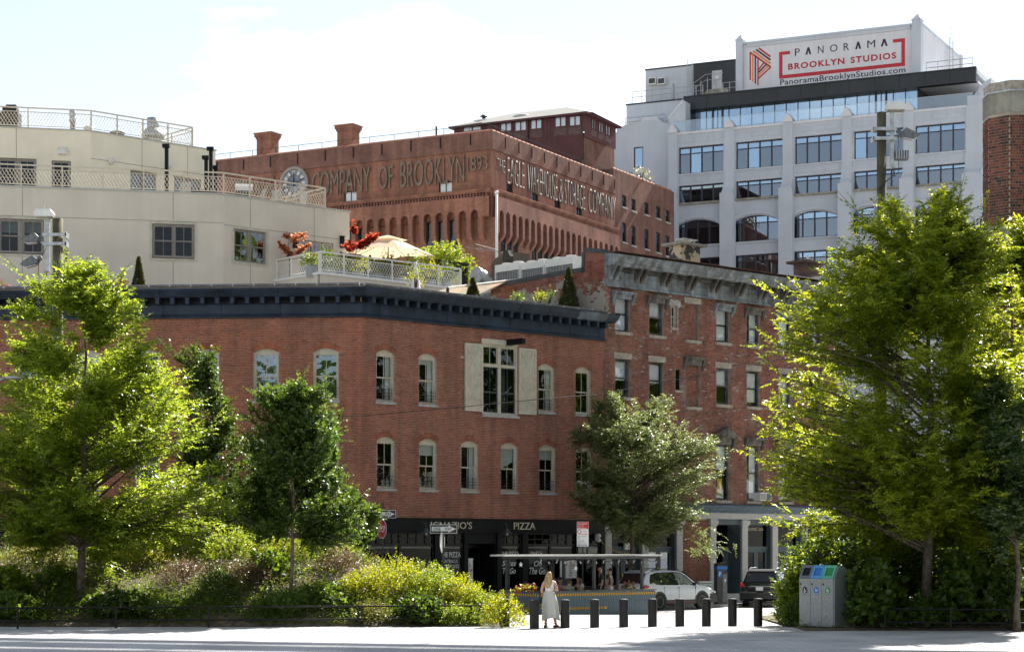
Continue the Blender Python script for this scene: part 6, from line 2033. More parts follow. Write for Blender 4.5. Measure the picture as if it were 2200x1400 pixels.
obj("side_coping", MB().prism([(0, sz1), (ls, zb2), (ls, zb2 + .16), (0, sz1 + .16)], 'y', -.1, .4), M_['white_wall'], loft, SS.M)
obj("side_pier", MB().box(ls - .6, ls, -.12, .4, bz1 - .2, zb2 + .35), M_['white_wall'], loft, SS.M)
s = SS.s_at(2036)
z1 = SS.z_at(2036, 86)
o = obj("roof_ladder", MB().box(s - .5, s - .42, -.35, -.3, bz1, z1).box(s + .42, s + .5, -.35, -.3, bz1, z1), M_['galv'], loft, SS.M)
for k in range(14):
 obj("rung", MB().box(s - .42, s + .42, -.34, -.31, bz1 + .3 + .4 * k, bz1 + .34 + .4 * k), M_['galv'], o, SS.M)
def sgn(s_, a, b, ya, yb, ymid, m_, **kw):
 """sign lettering: heights read at the left end of each word"""
 letters(s_, SF, a, b, SF.z_at(a, yb), SF.z_at(a, ya), m_, loft, d=.048, ext=.012, **kw)
for i, ch in enumerate("P\u039bNOR\u039bM\u039b"):
 xs_ = (1707.5, 1730, 1757, 1783, 1812, 1837, 1863, 1892)[i]
 xe_ = (1718, 1743, 1769, 1799, 1824, 1850, 1880, 1907)[i]
 a_, b_ = SF.s_at(xs_), SF.s_at(xe_)
 zc0 = SF.z_at(1707, 120.5)
 zc1 = SF.z_at(1707, 105)
 if ch == "\u039b":
  w_, h_ = b_ - a_, zc1 - zc0
  t_ = .17
  mb = MB().prism([(0, 0), (t_, 0), (w_ / 2, h_ - t_ * 1.6), (w_ - t_, 0), (w_, 0), (w_ / 2 + t_ * .45, h_), (w_ / 2 - t_ * .45, h_)], 'y', -.012, 0)
  obj("lettering", mb, M_['ink_navy'], loft, SF.Ms(a_, zc0, .048))
 else:
  obj("lettering", text_mesh(ch, b_ - a_, zc1 - zc0, .012), M_['ink_navy'], loft, SF.Ms(a_, zc0, .048))
letters("BROOKLYN", SF, 1693, 1814, SF.z_at(1693, 150.5), SF.z_at(1693, 137), M_['ink_red'], loft, d=.048, ext=.012, off=.03, space=1.2)
letters("STUDIOS", SF, 1827, 1925, SF.z_at(1693, 150.5), SF.z_at(1693, 137), M_['ink_red'], loft, d=.048, ext=.012, off=.03, space=1.2)
letters("PanoramaBrooklynStudios.com", SF, 1676, 1945, SF.z_at(1676, 187), SF.z_at(1676, 171), M_['ink_navy'], loft, d=.048, ext=.012, off=.006, space=1.05)
xa, xb = SF.s_at(1673.5), SF.s_at(1944)
ya, yb = SF.z_at(1673, 170), SF.z_at(1673, 112)
mb = MB()
for bx_ in ((xa, xb, ya, ya + .3), (xa, xa + .3, ya + .301, yb), (xb - .3, xb, ya + .301, yb), (xa + .301, SF.s_at(1697), yb - .28, yb), (SF.s_at(1918), xb - .301, yb - .28, yb)):
 mb.box(bx_[0], bx_[1], .036, .048, bx_[2], bx_[3])
obj("sign_border", mb, M_['ink_red'], loft, SF.M)
def LP(px, py):
 """emblem points, rectified from the photograph onto the sign face"""
 return (SF.s_at(px), SF.z_at(px, py))
def band(p, q_, w, m_):
 a_, b_ = Vector(LP(*p)), Vector(LP(*q_))
 dv = (b_ - a_).normalized()
 nn = Vector((-dv.y, dv.x)) * w
 obj("emblem_stripe", MB().prism([tuple(a_ + nn), tuple(a_ - nn), tuple(b_ - nn), tuple(b_ + nn)], 'y', .04, .048), M_[m_], loft, SF.M)
for (x, y0, y1, m_) in ((1611.5, 112.5, 172, 'ink_red'), (1617, 116, 176, 'ink_orange'), (1622.5, 120, 179.5, 'ink_plum'), (1628.2, 122, 183, 'ink_red')):
 band((x, y0), (x, y1), .062, m_)
for (p, q_, m_) in (((1630, 103.5), (1655, 122), 'ink_red'), ((1624, 106.5), (1655, 129), 'ink_plum'), ((1617.5, 109.5), (1655, 136.5), 'ink_orange'), ((1611, 112.5), (1655.5, 144), 'ink_red')):
 band(p, q_, .075, m_)
for (p, q_, m_) in (((1629, 150), (1641.5, 134), 'ink_red'), ((1629, 156), (1646.5, 138), 'ink_plum'), ((1629, 162), (1651, 141), 'ink_orange'), ((1629, 168.5), (1655.5, 144.5), 'ink_red')):
 band(p, q_, .07, m_)
# ================================================================== octagonal brick tower at the right edge
TY = 72.0
tcx = P(2180, 700, TY).x
tr = 68 / FPX * TY
tower = thing("brick_tower", "octagonal dark red brick tower with concrete bands and cap at the right edge", "tower", (tcx, TY, -.1))
tM = WM[tower.name]
rot = R(22.5)
aps = tr * math.cos(math.pi / 8)
def octo(r, z0, z1):
 return MB().prism([(r / math.cos(math.pi / 8) * math.cos(rot + math.pi / 4 * k), r / math.cos(math.pi / 8) * math.sin(rot + math.pi / 4 * k)) for k in range(8)], 'z', z0, z1)
ztc0, ztc1, ztm0, ztm1, ztop = (CAMZ + (HY - y) / FPX * TY for y in (530, 492, 254, 210, 186))
obj("shaft", octo(aps - .012, -.1, ztm0), M_['mortar_tower'], tower, T(tcx, TY, 0))
obj("concrete_band", octo(aps + .02, ztc0, ztc1), M_['concrete'], tower, T(tcx, TY, 0))
obj("concrete_head", octo(aps + .0, ztm0 + .001, ztm1), M_['concrete'], tower, T(tcx, TY, 0))
obj("flashing", octo(aps + .05, ztm1, ztm1 + .06), M_['galv'], tower, T(tcx, TY, 0))
obj("cap", octo(aps - .03, ztm1 + .06, ztop), M_['sandstone'], tower, T(tcx, TY, 0))
face_w = 2 * aps * math.tan(math.pi / 8)
n_single = 0
for k in range(8):
 a = math.pi / 4 * k + math.pi
 nx, ny = math.cos(a), math.sin(a)
 if ny > .3:
  continue
 ux_, uy_ = -ny, nx
 FT = Fac(tcx + nx * aps - ux_ * face_w / 2, TY + ny * aps - uy_ * face_w / 2, ux_, uy_)
 bl = brick_list(0.01, face_w - .01, ztc1 + .01, ztm0 - .01, L=.205, course=.1025, mort=.016, header=3)
 bl2 = brick_list(0.01, face_w - .01, 1.0, ztc0 - .01, L=.205, course=.1025, mort=.016, header=3)
 if ny < -.6:
  bl.sort(key=lambda b: -b[2])
  take = min(len(bl), 150 if n_single else 150)
  single_bricks(bl[:take], FT, M_['brick_tower'], tower, thick=.012)
  n_single += take
  bl = bl[take:]
 stuff(obj("brick_course", brick_mesh("bricks", bl + bl2, yf=-.001, thick=.012, jit=.003), M_['brick_tower'], tower, FT.M))
# ================================================================== ground
gnd = MB()
gnd.poly([(-400, -120, -.04), (400, -120, -.04), (400, 72, -.04), (-400, 72, -.04)])
m, n, l, b = new_mat('plaza_paving')
tc = n.new("ShaderNodeTexCoord")
bt = n.new("ShaderNodeTexBrick")
bt.inputs["Scale"].default_value = 1
bt.inputs["Brick Width"].default_value = .6
bt.inputs["Row Height"].default_value = .3
bt.inputs["Mortar Size"].default_value = .008
bt.inputs["Color1"].default_value = (.56, .555, .55, 1)
bt.inputs["Color2"].default_value = (.48, .48, .485, 1)
bt.inputs["Mortar"].default_value = (.2, .2, .2, 1)
l.new(tc.outputs["Object"], bt.inputs["Vector"])
no = n.new("ShaderNodeTexNoise")
no.inputs["Scale"].default_value = .5
no.inputs["Detail"].default_value = 8
l.new(tc.outputs["Object"], no.inputs["Vector"])
r2 = ramp(n, [(.35, (.72, .72, .73)), (.65, (1.05, 1.05, 1.05))])
l.new(no.outputs[0], r2.inputs[0])
mx = n.new("ShaderNodeMixRGB")
mx.blend_type = 'MULTIPLY'
mx.inputs[0].default_value = 1
l.new(bt.outputs[0], mx.inputs[1])
l.new(r2.outputs[0], mx.inputs[2])
l.new(mx.outputs[0], b.inputs["Base Color"])
b.inputs["Roughness"].default_value = .9
M_['plaza_paving'] = m
struct(obj("plaza", gnd, M_['plaza_paving']))
m, n, l, b = new_mat('cobbles')
tc = n.new("ShaderNodeTexCoord")
bt = n.new("ShaderNodeTexBrick")
bt.inputs["Brick Width"].default_value = .28
bt.inputs["Row Height"].default_value = .14
bt.inputs["Scale"].default_value = 1
bt.inputs["Mortar Size"].default_value = .012
bt.inputs["Color1"].default_value = (.5, .49, .475, 1)
bt.inputs["Color2"].default_value = (.4, .39, .38, 1)
bt.inputs["Mortar"].default_value = (.12, .115, .11, 1)
l.new(tc.outputs["Object"], bt.inputs["Vector"])
l.new(bt.outputs[0], b.inputs["Base Color"])
b.inputs["Roughness"].default_value = .85
bp = n.new("ShaderNodeBump")
bp.inputs["Strength"].default_value = .8
bp.inputs["Distance"].default_value = .03
bp.invert = True
l.new(bt.outputs["Fac"], bp.inputs["Height"])
l.new(bp.outputs[0], b.inputs["Normal"])
M_['cobbles'] = m
mb = MB()
mb.poly([(-400, 58.0, -.012), (400, 58.0, -.012), (400, 72, -.25), (-400, 72, -.25)])
mb.poly([(-400, 72, -.25), (400, 72, -.25), (400, 900, -.25), (-400, 900, -.25)])
struct(obj("street", mb, M_['cobbles']))
mb = MB()
mb.poly([(-400, 30, 0), (400, 30, 0), (400, 60.3, 0), (-400, 60.3, 0)])
struct(obj("plaza_edge", mb, M_['plaza_paving']))
PV = AR.inward(-3.9)
mb = MB().box(-4, 40, 0, 3.88, -.3, -.115)
struct(obj("pavement", mb, M_['kerb'], None, PV.M))
mb = MB()
for k in range(30):
 mb.box(-4 + 1.5 * k + .008, -2.5 + 1.5 * k - .008, -.16, -.004, -.3, -.11)
o = struct(obj("kerb", mb, M_['granite'], None, PV.M))
PVL = AL.inward(-3.9)
struct(obj("pavement", MB().box(-6, 20, 0, 3.88, -.3, -.117), M_['kerb'], None, PVL.M))
# ================================================================== bollards
bm1 = MB().lathe([(.14, 0), (.14, .83), (.132, .845), (.09, .853)], 20)
def bollard(px, py, top, label, Y=None):
 y = Y or FPX * CAMZ / (py - HY)
 x = (px - 1100) / FPX * y
 t = thing("bollard", label, "bollard", (x, y, -.012 - .017 * max(0, y - 60.3)), 0, "black bollards across the plaza edge")
 obj("post", cached('bol', lambda: bm1.mesh("post", False)), M_['black_satin'], t, WM[t.name])
 obj("cap", cached('bolc', lambda: MB().lathe([(.128, .846), (.12, .852), (.03, .866)], 16).mesh("cap", True)), M_['dark_grey'], t, WM[t.name])
lab = ["black bollard directly left of the woman in the long skirt", "black bollard directly right of the woman in the long skirt", "third bollard in the row, in front of the seated diners",
  "black bollard in front of the blue planter boards between the diners and the car", "black bollard covering the right end of the blue dining shed", "black bollard in front of the white car's rear door",
  "black bollard in front of the white car's front wheel", "black bollard in the gap between the white car and the black car", "rightmost bollard, in front of the black car"]
ybase = (1343.5, 1341.5, 1339, 1337, 1336, 1335, 1334, 1332.8, 1331.5)
for i, px in enumerate((1148, 1214, 1277.5, 1340, 1401.5, 1460.5, 1517.5, 1573.5, 1628.5)):
 bollard(px, ybase[i], 0, lab[i], Y=59.0 + .32 * i)
bollard(1085, 1340, 0, "black bollard half hidden behind the yellow shrubs", Y=60.0)
# ================================================================== floodlight poles
def floodlight(parent, M, material):
 o = obj("floodlight", MB().prism([(0, -.06), (.1, -.16), (.48, -.14), (.62, -.02), (.5, .06), (.14, .14)], 'y', -.17, .17), material, parent, M)
 obj("lens", MB().prism([(.12, -.17), (.47, -.15), (.6, -.04), (.58, -.06), (.46, -.18), (.14, -.19)], 'y', -.14, .14), M_['lamp_clear'], o, M)
 obj("knuckle", MB().lathe([(.08, -.05), (.09, 0), (.08, .05)], 10), M_['fan_grey'], o, M @ T(-.04, 0, 0) @ Matrix.Rotation(R(90), 4, 'X'))
 return o
def led_box(parent, M):
 o = obj("led_panel", MB().prism([(-.28, 0), (.28, 0), (.32, .1), (.22, .24), (-.24, .24), (-.32, .1)], 'y', -.2, .2), M_['white_metal'], parent, M)
 obj("diffuser", MB().box(-.26, .26, -.21, .15, -.03, .0), M_['tape_yellow'] if 0 else M_['sandstone'], o, M)
 obj("antenna", MB().tube([(-.0, 0, .24), (0, 0, .55)], .008, 5), M_['sign_back'], o, M)
def light_pole(px, ytop, Y, side, label, r=.17):
 p = P(px, ytop, Y)
 t = thing("light_pole", label, "light pole", (p.x, Y, 0))
 M = WM[t.name]
 zt = p.z
 obj("pole", MB().tube([(0, 0, -.1), (0, 0, zt * .5), (0, 0, zt)], [r * 1.15, r * 1.06, r], 14), M_['pole_wood'], t, M, True)
 mx_ = .33 * side
 obj("mast", MB().box(mx_ - .06, mx_ + .06, -.06, .06, zt - 1.75, zt + .05), M_['galv'], t, M)
 for dz in (.55, .85):
  obj("clamp", MB().box(-.3, .45, -.22, -.17, zt - dz - .05, zt - dz + .05).box(-.3, .45, .17, .22, zt - dz - .05, zt - dz + .05).box(-.31, -.27, -.22, .22, zt - dz - .06, zt - dz + .06) if side > 0 else MB().box(-.45, .32, -.22, -.17, zt - dz - .05, zt - dz + .05).box(.28, .32, -.22, .22, zt - dz - .1, zt - dz + .1), M_['galv'], t, M)
 led_box(t, M @ T(mx_ + .1 * side, -.05, zt + .05))
 Rz = Matrix.Identity(4) if side > 0 else Matrix.Rotation(math.pi, 4, 'Z')
 obj("arm", MB().tube([(mx_, 0, zt - .78), (mx_ + .25 * side, 0, zt - .78)], .03, 6), M_['galv'], t, M)
 floodlight(t, M @ T(mx_ + .25 * side, 0, zt - .6) @ Rz @ Matrix.Rotation(R(14 if side > 0 else 8), 4, 'Y'), M_['fan_grey'])
 if side < 0:
  floodlight(t, M @ T(mx_ + .3 * side, 0, zt - 1.32) @ Rz @ Matrix.Rotation(R(18), 4, 'Y'), M_['fan_grey'])
  for dz in (.3, .85, 1.4):
   obj("junction_box", MB().box(mx_ + .06, mx_ + .13, -.09, -.02, zt - dz - .06, zt - dz + .06), M_['sign_face'], t, M)
 else:
  o = obj("transformer", MB().box(mx_ + .08, mx_ + .5, -.15, .15, zt - 1.5, zt - 1.22), M_['fan_grey'], t, M)
  for k in range(5):
   obj("fin", MB().box(mx_ + .1 + .08 * k, mx_ + .13 + .08 * k, -.18, -.151, zt - 1.49, zt - 1.23), M_['galv'], o, M)
  obj("conduit_box", MB().box(-.3, -.14, -.2, -.08, zt - 2.95, zt - 2.68), M_['sign_back'], t, M)
  obj("conduit", MB().tube([(-.24, -.14, zt - 2.95), (-.22, -.14, 1)], .025, 5), M_['sign_back'], t, M)
 pts = [(mx_, -.07, zt - 1.75), (mx_ + .05 * side, -.1, zt - 2.0), (.05 * side, -.2, zt - 2.25), (-.18 * side, -.18, zt - 2.5)]
 obj("cable", MB().tube(pts, .02, 5), M_['dark_grey'], t, M)
 for (dz, L) in ((.75, .5), (1.35, .7)):
  q_ = mx_ + (.28 if side < 0 else .18) * side
  obj("cable", MB().tube([(q_, -.05, zt - dz), (q_ + .03 * side, -.05, zt - dz - L * .7), (q_ - .1 * side, -.05, zt - dz - L), (mx_ + .06 * side, -.05, zt - dz - L * .5)], .012, 5), M_['dark_grey'], t, M)
light_pole(124, 470, 66, -1, "weathered wooden pole with grey floodlights rising behind the left tree")
light_pole(1894, 242, 63, 1, "tall greenish wooden pole with floodlights rising out of the right tree", r=.145)
sl = thing("street_lamp", "pale cobra head street lamp reaching in at the left edge", "street lamp", (P(-80, 820, 63).x, 63, 0))
M = WM[sl.name]
q0 = P(-80, 900, 63)
h_ = P(0, 812, 63)
dx = h_.x - q0.x
obj("pole", MB().tube([(0, 0, 0), (0, 0, q0.z), (.2, 0, q0.z + .5), (dx, 0, h_.z - .05), (dx + .25, 0, h_.z + .03)], [.09, .07, .06, .05, .05], 8), M_['galv'], sl, M, True)
obj("lamp_head", MB().ell((dx + .5, 0, h_.z + .02), (.36, .15, .075), 12, 8), M_['sign_back'], sl, M, True)
# ================================================================== low pipe fences
def pipe_fence(pts, label, h=.62):
 """pts in (px, Y); ground at zero"""
 P3 = [Vector(((px - 1100) / FPX * Y, Y, 0)) for px, Y in pts]
 t = thing("pipe_fence", label, "fence", tuple(P3[0]))
 for zz in (h, h * .38):
  mb = MB().tube([p + Vector((0, 0, zz)) for p in P3], .026, 7)
  obj("rail", mb, M_['black_satin'], t)
 pm = MB().tube([(0, 0, 0), (0, 0, h + .03)], .03, 7).mesh("post")
 for p in P3:
  obj("post", pm, M_['black_satin'], t, T(p.x, p.y, 0))
pipe_fence([(-220, 58.6), (38, 58.6), (249, 59), (448, 59.4), (770, 60.2), (1012, 60.8), (1075, 61)], "low black two rail pipe fence in front of the left shrubs")
pipe_fence([(1700, 60.2), (1737, 60)], "short piece of pipe fence left of the recycling bins")
pipe_fence([(1902, 57.6), (2043, 57.2), (2190, 56.8), (2420, 56)], "low black pipe fence right of the recycling bins")
# ================================================================== plants
def unit(v):
 return v / np.maximum(np.linalg.norm(v, axis=-1, keepdims=True), 1e-9)
def leaf_mesh(name, p, d, nrm, ln, wr=0.5, fold=0.12):
 """one kite shaped, slightly folded leaf per row"""
 n = len(p)
 d = unit(d)
 s = unit(np.cross(d, nrm))
 u = np.cross(s, d)
 ln = np.asarray(ln)[:, None]
 v = np.zeros((n, 4, 3))
 v[:, 0] = p
 v[:, 1] = p + d * ln * .42 + s * ln * wr * .5 + u * ln * fold
 v[:, 2] = p + d * ln - u * ln * fold * .6
 v[:, 3] = p + d * ln * .42 - s * ln * wr * .5 + u * ln * fold
 return raw_mesh(name, v.reshape(-1, 3), np.arange(n * 4), 4)
def twig_leaves(p0, d0, L, k, leaf, droop=0.25, spread=0.85, flat=0.6, jit=0.25, ljit=0.3):
 """leaves in two rows along straight twigs; arrays of twigs"""
 n = len(p0)
 d0 = unit(d0)
 t = (np.arange(k) + .5) / k
 up = np.array([0, 0, 1.0])
 pos = p0[:, None] + d0[:, None] * (L[:, None] * t[None])[..., None]
 pos = pos - up * (L[:, None] * (t[None] ** 2) * droop * .5)[..., None]
 side = unit(np.cross(d0, up) + rng.normal(0, .12, (n, 3)))
 sg = np.where(np.arange(k) % 2 == 0, 1.0, -1.0)
 dl = d0[:, None] * .55 + side[:, None] * (sg * spread)[None, :, None] - up * droop * .6 + rng.normal(0, jit, (n, k, 3))
 nr = up * flat + rng.normal(0, .45 * (1.2 - flat) + .12, (n, k, 3)) + d0[:, None] * .15
 ln = leaf * (1 + rng.uniform(-ljit, ljit, (n, k))) * (1 - .35 * (t[None] > .85))
 return pos.reshape(-1, 3), dl.reshape(-1, 3), nr.reshape(-1, 3), ln.reshape(-1)
def make_tree(name, label, px, Y, z0, rows, nb, twigs, k, leaf, lmat, bark, trunk_r, trunk_top=None, wr=.5, droop=.25, flat=.6, up=.7, group=None,
    leaders=0, first=None, depth=.9, tw=(.35, .8), wob=.25, cat="tree", bias=.5, lead_len=1.0, clump=6, crown_name="crown"):
 """rows: (py, px_left, px_right) silhouette of the crown read at distance Y"""
 x0 = (px - 1100) / FPX * Y
 sc = Y / FPX
 zr = np.array([CAMZ + (HY - r[0]) * sc for r in rows][::-1])
 lr = np.array([(px - r[1]) * sc for r in rows][::-1])
 rr_ = np.array([(r[2] - px) * sc for r in rows][::-1])
 t = thing(name, label, cat, (x0, Y, z0), 0, group)
 ztop = zr[-1]
 ttop = trunk_top or (zr[0] + (ztop - zr[0]) * .8)
 first = first if first is not None else zr[0] + .1
 npt = 9
 tz = np.linspace(z0 - .1, ttop, npt)
 wx_ = np.cumsum(rng.normal(0, .05, npt)) * .8
 wy_ = np.cumsum(rng.normal(0, .05, npt)) * .8
 wx_ -= wx_[0]
 wy_ -= wy_[0]
 def axis(z):
  return np.stack([x0 + np.interp(z, tz, wx_), Y + np.interp(z, tz, wy_), z], -1)
 bmb = MB()
 bmb.tube([tuple(axis(z)) for z in tz], [trunk_r * (1.35 if i == 0 else 1 - .82 * i / (npt - 1)) for i in range(npt)], 9)
 obj("trunk", bmb, bark, t, None, True)
 w = (lr + rr_) + .15
 zz = np.linspace(zr[0], ztop, 200)
 ww = np.interp(zz, zr, np.maximum(w, .1)) ** .95
 nc = max(6, nb // clump)
 pick = rng.integers(0, nc, nb)
 size = (ztop - zr[0])
 zt = (rng.choice(zz, nc, p=ww / ww.sum()))[pick] + rng.normal(0, .035 * size, nb)
 zt = np.minimum(zt, ztop)
 a = rng.uniform(0, 2 * math.pi, nc)[pick] + rng.normal(0, .17, nb)
 f = (rng.uniform(0, 1, nc) ** bias)[pick] * .8 + rng.uniform(0, 1, nb) ** bias * .2
 f = .22 + .78 * f
 Rl, Rr2 = np.interp(zt, zr, lr), np.interp(zt, zr, rr_)
 ca, sa = np.cos(a), np.sin(a)
 rx = np.where(ca > 0, Rr2, Rl)
 ry = (Rl + Rr2) / 2 * depth
 tip = np.stack([x0 + ca * rx * f, Y + sa * ry * f, zt], -1)
 rad = np.hypot(ca * rx * f, sa * ry * f)
 zs = np.clip(zt - rad * up, first, ttop * .985)
 st = axis(zs)
 mid = (st + tip) / 2
 mid[:, 2] += rad * .08
 mid += rng.normal(0, .06, mid.shape) * rad[:, None]
 lim = MB()
 order = np.argsort(-rad)
 for i in order[:min(nb, 75)]:
  r0 = trunk_r * (.1 + .17 * min(1, rad[i] / 4))
  lim.tube([tuple(st[i]), tuple(mid[i]), tuple(tip[i])], [r0, r0 * .6, .012], 5, cap=False)
 obj("limb", lim, bark, t, None, True)['kind'] = 'stuff'
 T_ = rng.uniform(.3, 1.0, (nb, twigs))
 bz = lambda u: (st[:, None] * (1 - u)[..., None] ** 2 + mid[:, None] * (2 * u * (1 - u))[..., None] + tip[:, None] * (u ** 2)[..., None])
 tp = bz(T_)
 tg = unit(tip - st)[:, None] + np.zeros((nb, twigs, 1))
 rnd = rng.normal(0, 1, (nb, twigs, 3))
 rnd[..., 2] *= (1 - flat) * .9 + .1
 td = tg * .7 + unit(rnd) * .75 + np.array([0, 0, .12 + .25 * (1 - flat)])
 TL = rng.uniform(tw[0], tw[1], (nb, twigs)) * (1.15 - .4 * T_)
 P0, D0, LL_ = tp.reshape(-1, 3), td.reshape(-1, 3), TL.reshape(-1)
 sets = [twig_leaves(P0, D0, LL_, k, leaf, droop, flat=flat)]
 if leaders:
  idx = rng.choice(nb, leaders, p=(f ** 3) / (f ** 3).sum())
  ld = unit(tip[idx] - st[idx]) * .8 + rng.normal(0, .22, (leaders, 3)) + np.array([0, 0, .35])
  LLn = rng.uniform(.6, 1.35, leaders) * lead_len
  sets.append(twig_leaves(tip[idx], ld, LLn, int(k * 2.2), leaf * 1.05, droop * .7, flat=flat))
  sets.append(twig_leaves(tip[idx] + unit(ld) * (LLn * .3)[:, None], ld + rng.normal(0, .35, ld.shape), LLn * .55, k, leaf, droop, flat=flat))
  sh = MB()
  for i in range(leaders):
   p = tip[idx[i]]
   e = p + unit(ld[i][None])[0] * LLn[i]
   sh.tube([tuple(p), tuple(e)], [.014, .004], 4, cap=False)
  stuff(obj("shoot", sh, bark, t))
 pp, dd, nn, ll = [np.concatenate([s[i] for s in sets]) for i in range(4)]
 obj(crown_name, leaf_mesh("leaves", pp, dd, nn, ll, wr), lmat, t)
 return t
def hz(X, Yv):
 """height of the planted banks on both sides of the passage"""
 if X < 3:
  e = max(0, min(1, (-.35 - X) / 5.5))
  u = max(0, min(1, (Yv - 60.7) / 6.5))
  v = max(0, min(1, (73.0 - Yv) / 3.5))
  return 1.95 * (e ** .8) * (u ** .75) * v ** .6
 e = max(0, min(1, (X - 8.6) / 4))
 u = max(0, min(1, (Yv - 57.5) / 6))
 return .6 * e * u
def bank(x0, x1, y0, y1, nx, ny, name):
 mb = MB()
 for i in range(nx + 1):
  for j in range(ny + 1):
   X, Yv = x0 + (x1 - x0) * i / nx, y0 + (y1 - y0) * j / ny
   mb.v.append((X, Yv, .012 + hz(X, Yv) + random.uniform(0, .04) * (hz(X, Yv) > .05)))
 for i in range(nx):
  for j in range(ny):
   a = i * (ny + 1) + j
   mb.f.append((a, a + ny + 1, a + ny + 2, a + 1))
 return struct(obj(name, mb, M_['soil'], None, None, True))
bank(-30, -.2, 60.55, 73.2, 60, 26, "planting_bank")
bank(8.45, 26, 57.3, 69, 40, 24, "planting_bed")
def shrub_mesh(rx, ry, h, n, leaf, wr=.5, k=7, dens_top=1.0):
 nt = max(8, n // k)
 a = rng.uniform(0, 2 * math.pi, nt)
 ph = np.arcsin(rng.uniform(-.05, 1, nt) ** .8)
 lump = 1 + .16 * np.sin(3 * a + rng.uniform(0, 6)) * np.cos(2 * ph) + .12 * np.sin(5 * a + 4 * ph + rng.uniform(0, 6)) + rng.normal(0, .07, nt)
 f = rng.uniform(.45, 1, nt) ** .6
 e = np.stack([np.cos(a) * np.cos(ph) * rx, np.sin(a) * np.cos(ph) * ry, np.maximum(0.03, np.sin(ph)) * h], -1) * (lump * f)[:, None]
 out = unit(e / np.array([rx, ry, h]) + np.array([0, 0, .55]) + rng.normal(0, .35, (nt, 3)))
 L = rng.uniform(.12, .26, nt) * (h / 1.0) ** .3
 return twig_leaves(e, out, L, k, leaf, .1, flat=.45, jit=.4)
_shr = {}
def shrub(label, px, Y, w, h, lmat, leaf=.06, n=2600, group="shrubs on the planted banks", name="shrub", wr=.5, rz=None, z=None, flowers=None, stems=True):
 X = (px - 1100) / FPX * Y
 z0 = hz(X, Y) if z is None else z
 t = thing(name, label, "shrub" if name == "shrub" else "plant", (X, Y, z0), random.uniform(0, 6) if rz is None else rz, group)
 M = WM[t.name]
 p, d, nn, ll = shrub_mesh(w / 2, w / 2 * .85, h, n, leaf, wr)
 obj("foliage", leaf_mesh("leaves", p, d, nn, ll, wr), M_[lmat], t, M)
 if stems:
  mb = MB()
  for i in range(9):
   a = random.uniform(0, 6.28)
   q = random.uniform(.3, .8)
   mb.tube([(0.05 * math.cos(a), .05 * math.sin(a), -.05), (w * .2 * math.cos(a) * q, w * .2 * math.sin(a) * q, h * .5), (w * .42 * math.cos(a) * q, w * .42 * math.sin(a) * q, h * .85)], [.02, .012, .005], 4, cap=False)
  stuff(obj("stem", mb, M_['bark'], t, M))
 if flowers:
  fm, nf, fs = flowers
  idx = rng.choice(len(p), nf)
  obj("blossom", leaf_mesh("petals", p[idx] * 1.06 + np.array([0, 0, .02]), rng.normal(0, 1, (nf, 3)), np.array([0, 0, 1.0]) + rng.normal(0, .3, (nf, 3)), np.full(nf, fs), .9), M_[fm], t, M)
 return t
make_tree("elm_tree", "big spreading tree with layered bright green sprays at the left edge", 177, 62.5, .35,
   [(575, 150, 232), (620, 70, 290), (700, 0, 318), (760, -25, 395), (840, -45, 455), (940, -80, 505), (1040, -95, 535), (1110, -90, 528), (1165, -20, 450), (1205, 40, 340)],
   520, 22, 14, .125, M_['leaf_elm'], M_['bark'], .15, trunk_top=9.6, droop=.3, flat=.8, up=.45, leaders=70, first=2.4, wr=.52, tw=(.45, 1.0), bias=.4, lead_len=1.2)
make_tree("young_tree", "dark leafy tree half hidden behind the big left tree", 455, 70, 1.6,
   [(742, 405, 425), (800, 350, 430), (870, 375, 490), (930, 400, 530), (1010, 395, 575), (1100, 410, 580), (1180, 430, 560)],
   170, 20, 11, .11, M_['leaf_dark'], M_['bark'], .1, droop=.15, flat=.4, up=.7, leaders=22, wr=.7, clump=3)
make_tree("ginkgo_tree", "upright dark green young tree with a slim pale trunk", 628, 63.5, .3,
   [(838, 575, 680), (880, 545, 745), (935, 520, 750), (985, 510, 755), (1050, 500, 772), (1105, 505, 798), (1150, 530, 800), (1180, 570, 710)],
   300, 22, 12, .095, M_['leaf_ginkgo'], M_['bark_pale'], .085, droop=.12, flat=.3, up=.9, leaders=64, first=2.7, wr=.85, lead_len=.75, bias=.6, clump=4)
make_tree("small_tree", "small tree in front of the shop corner, right of the slim pale trunk", 765, 72, 1.0,
   [(1045, 730, 800), (1095, 705, 808), (1150, 695, 806), (1190, 700, 800), (1212, 725, 785)],
   100, 16, 10, .1, M_['leaf_ginkgo'], M_['bark'], .06, droop=.15, flat=.35, up=.7, leaders=10, wr=.8, lead_len=.5)
st_ = make_tree("street_tree", "feathery grey green street tree in front of the old brick house", 1352, 85.5, -.12,
   [(852, 1300, 1478), (890, 1262, 1512), (935, 1228, 1545), (985, 1208, 1568), (1035, 1228, 1562), (1085, 1232, 1535), (1125, 1258, 1490), (1158, 1300, 1430)],
   420, 20, 13, .12, M_['leaf_locust'], M_['bark'], .14, trunk_top=6.2, droop=.4, flat=.6, up=.5, leaders=45, first=3.0, wr=.4, lead_len=.9, bias=.4, clump=5)
n_ = 70
pp0 = np.array([tuple(P(px_, py_, 84.5)) for px_, py_ in zip(rng.normal(1512, 20, n_), rng.uniform(1130, 1190, n_))])
d_ = rng.normal(0, 1, (n_, 3)) * np.array([1, 1, .3]) + np.array([.2, -.2, -.5])
s_ = twig_leaves(pp0, d_, rng.uniform(.3, .7, n_), 14, .1, .5, flat=.5)
obj("low_bough", leaf_mesh("leaves", *s_, .36), M_['leaf_locust'], st_)
a_, b_, c_ = P(1360, 1120, 85.5), P(1440, 1110, 85), P(1515, 1160, 84.5)
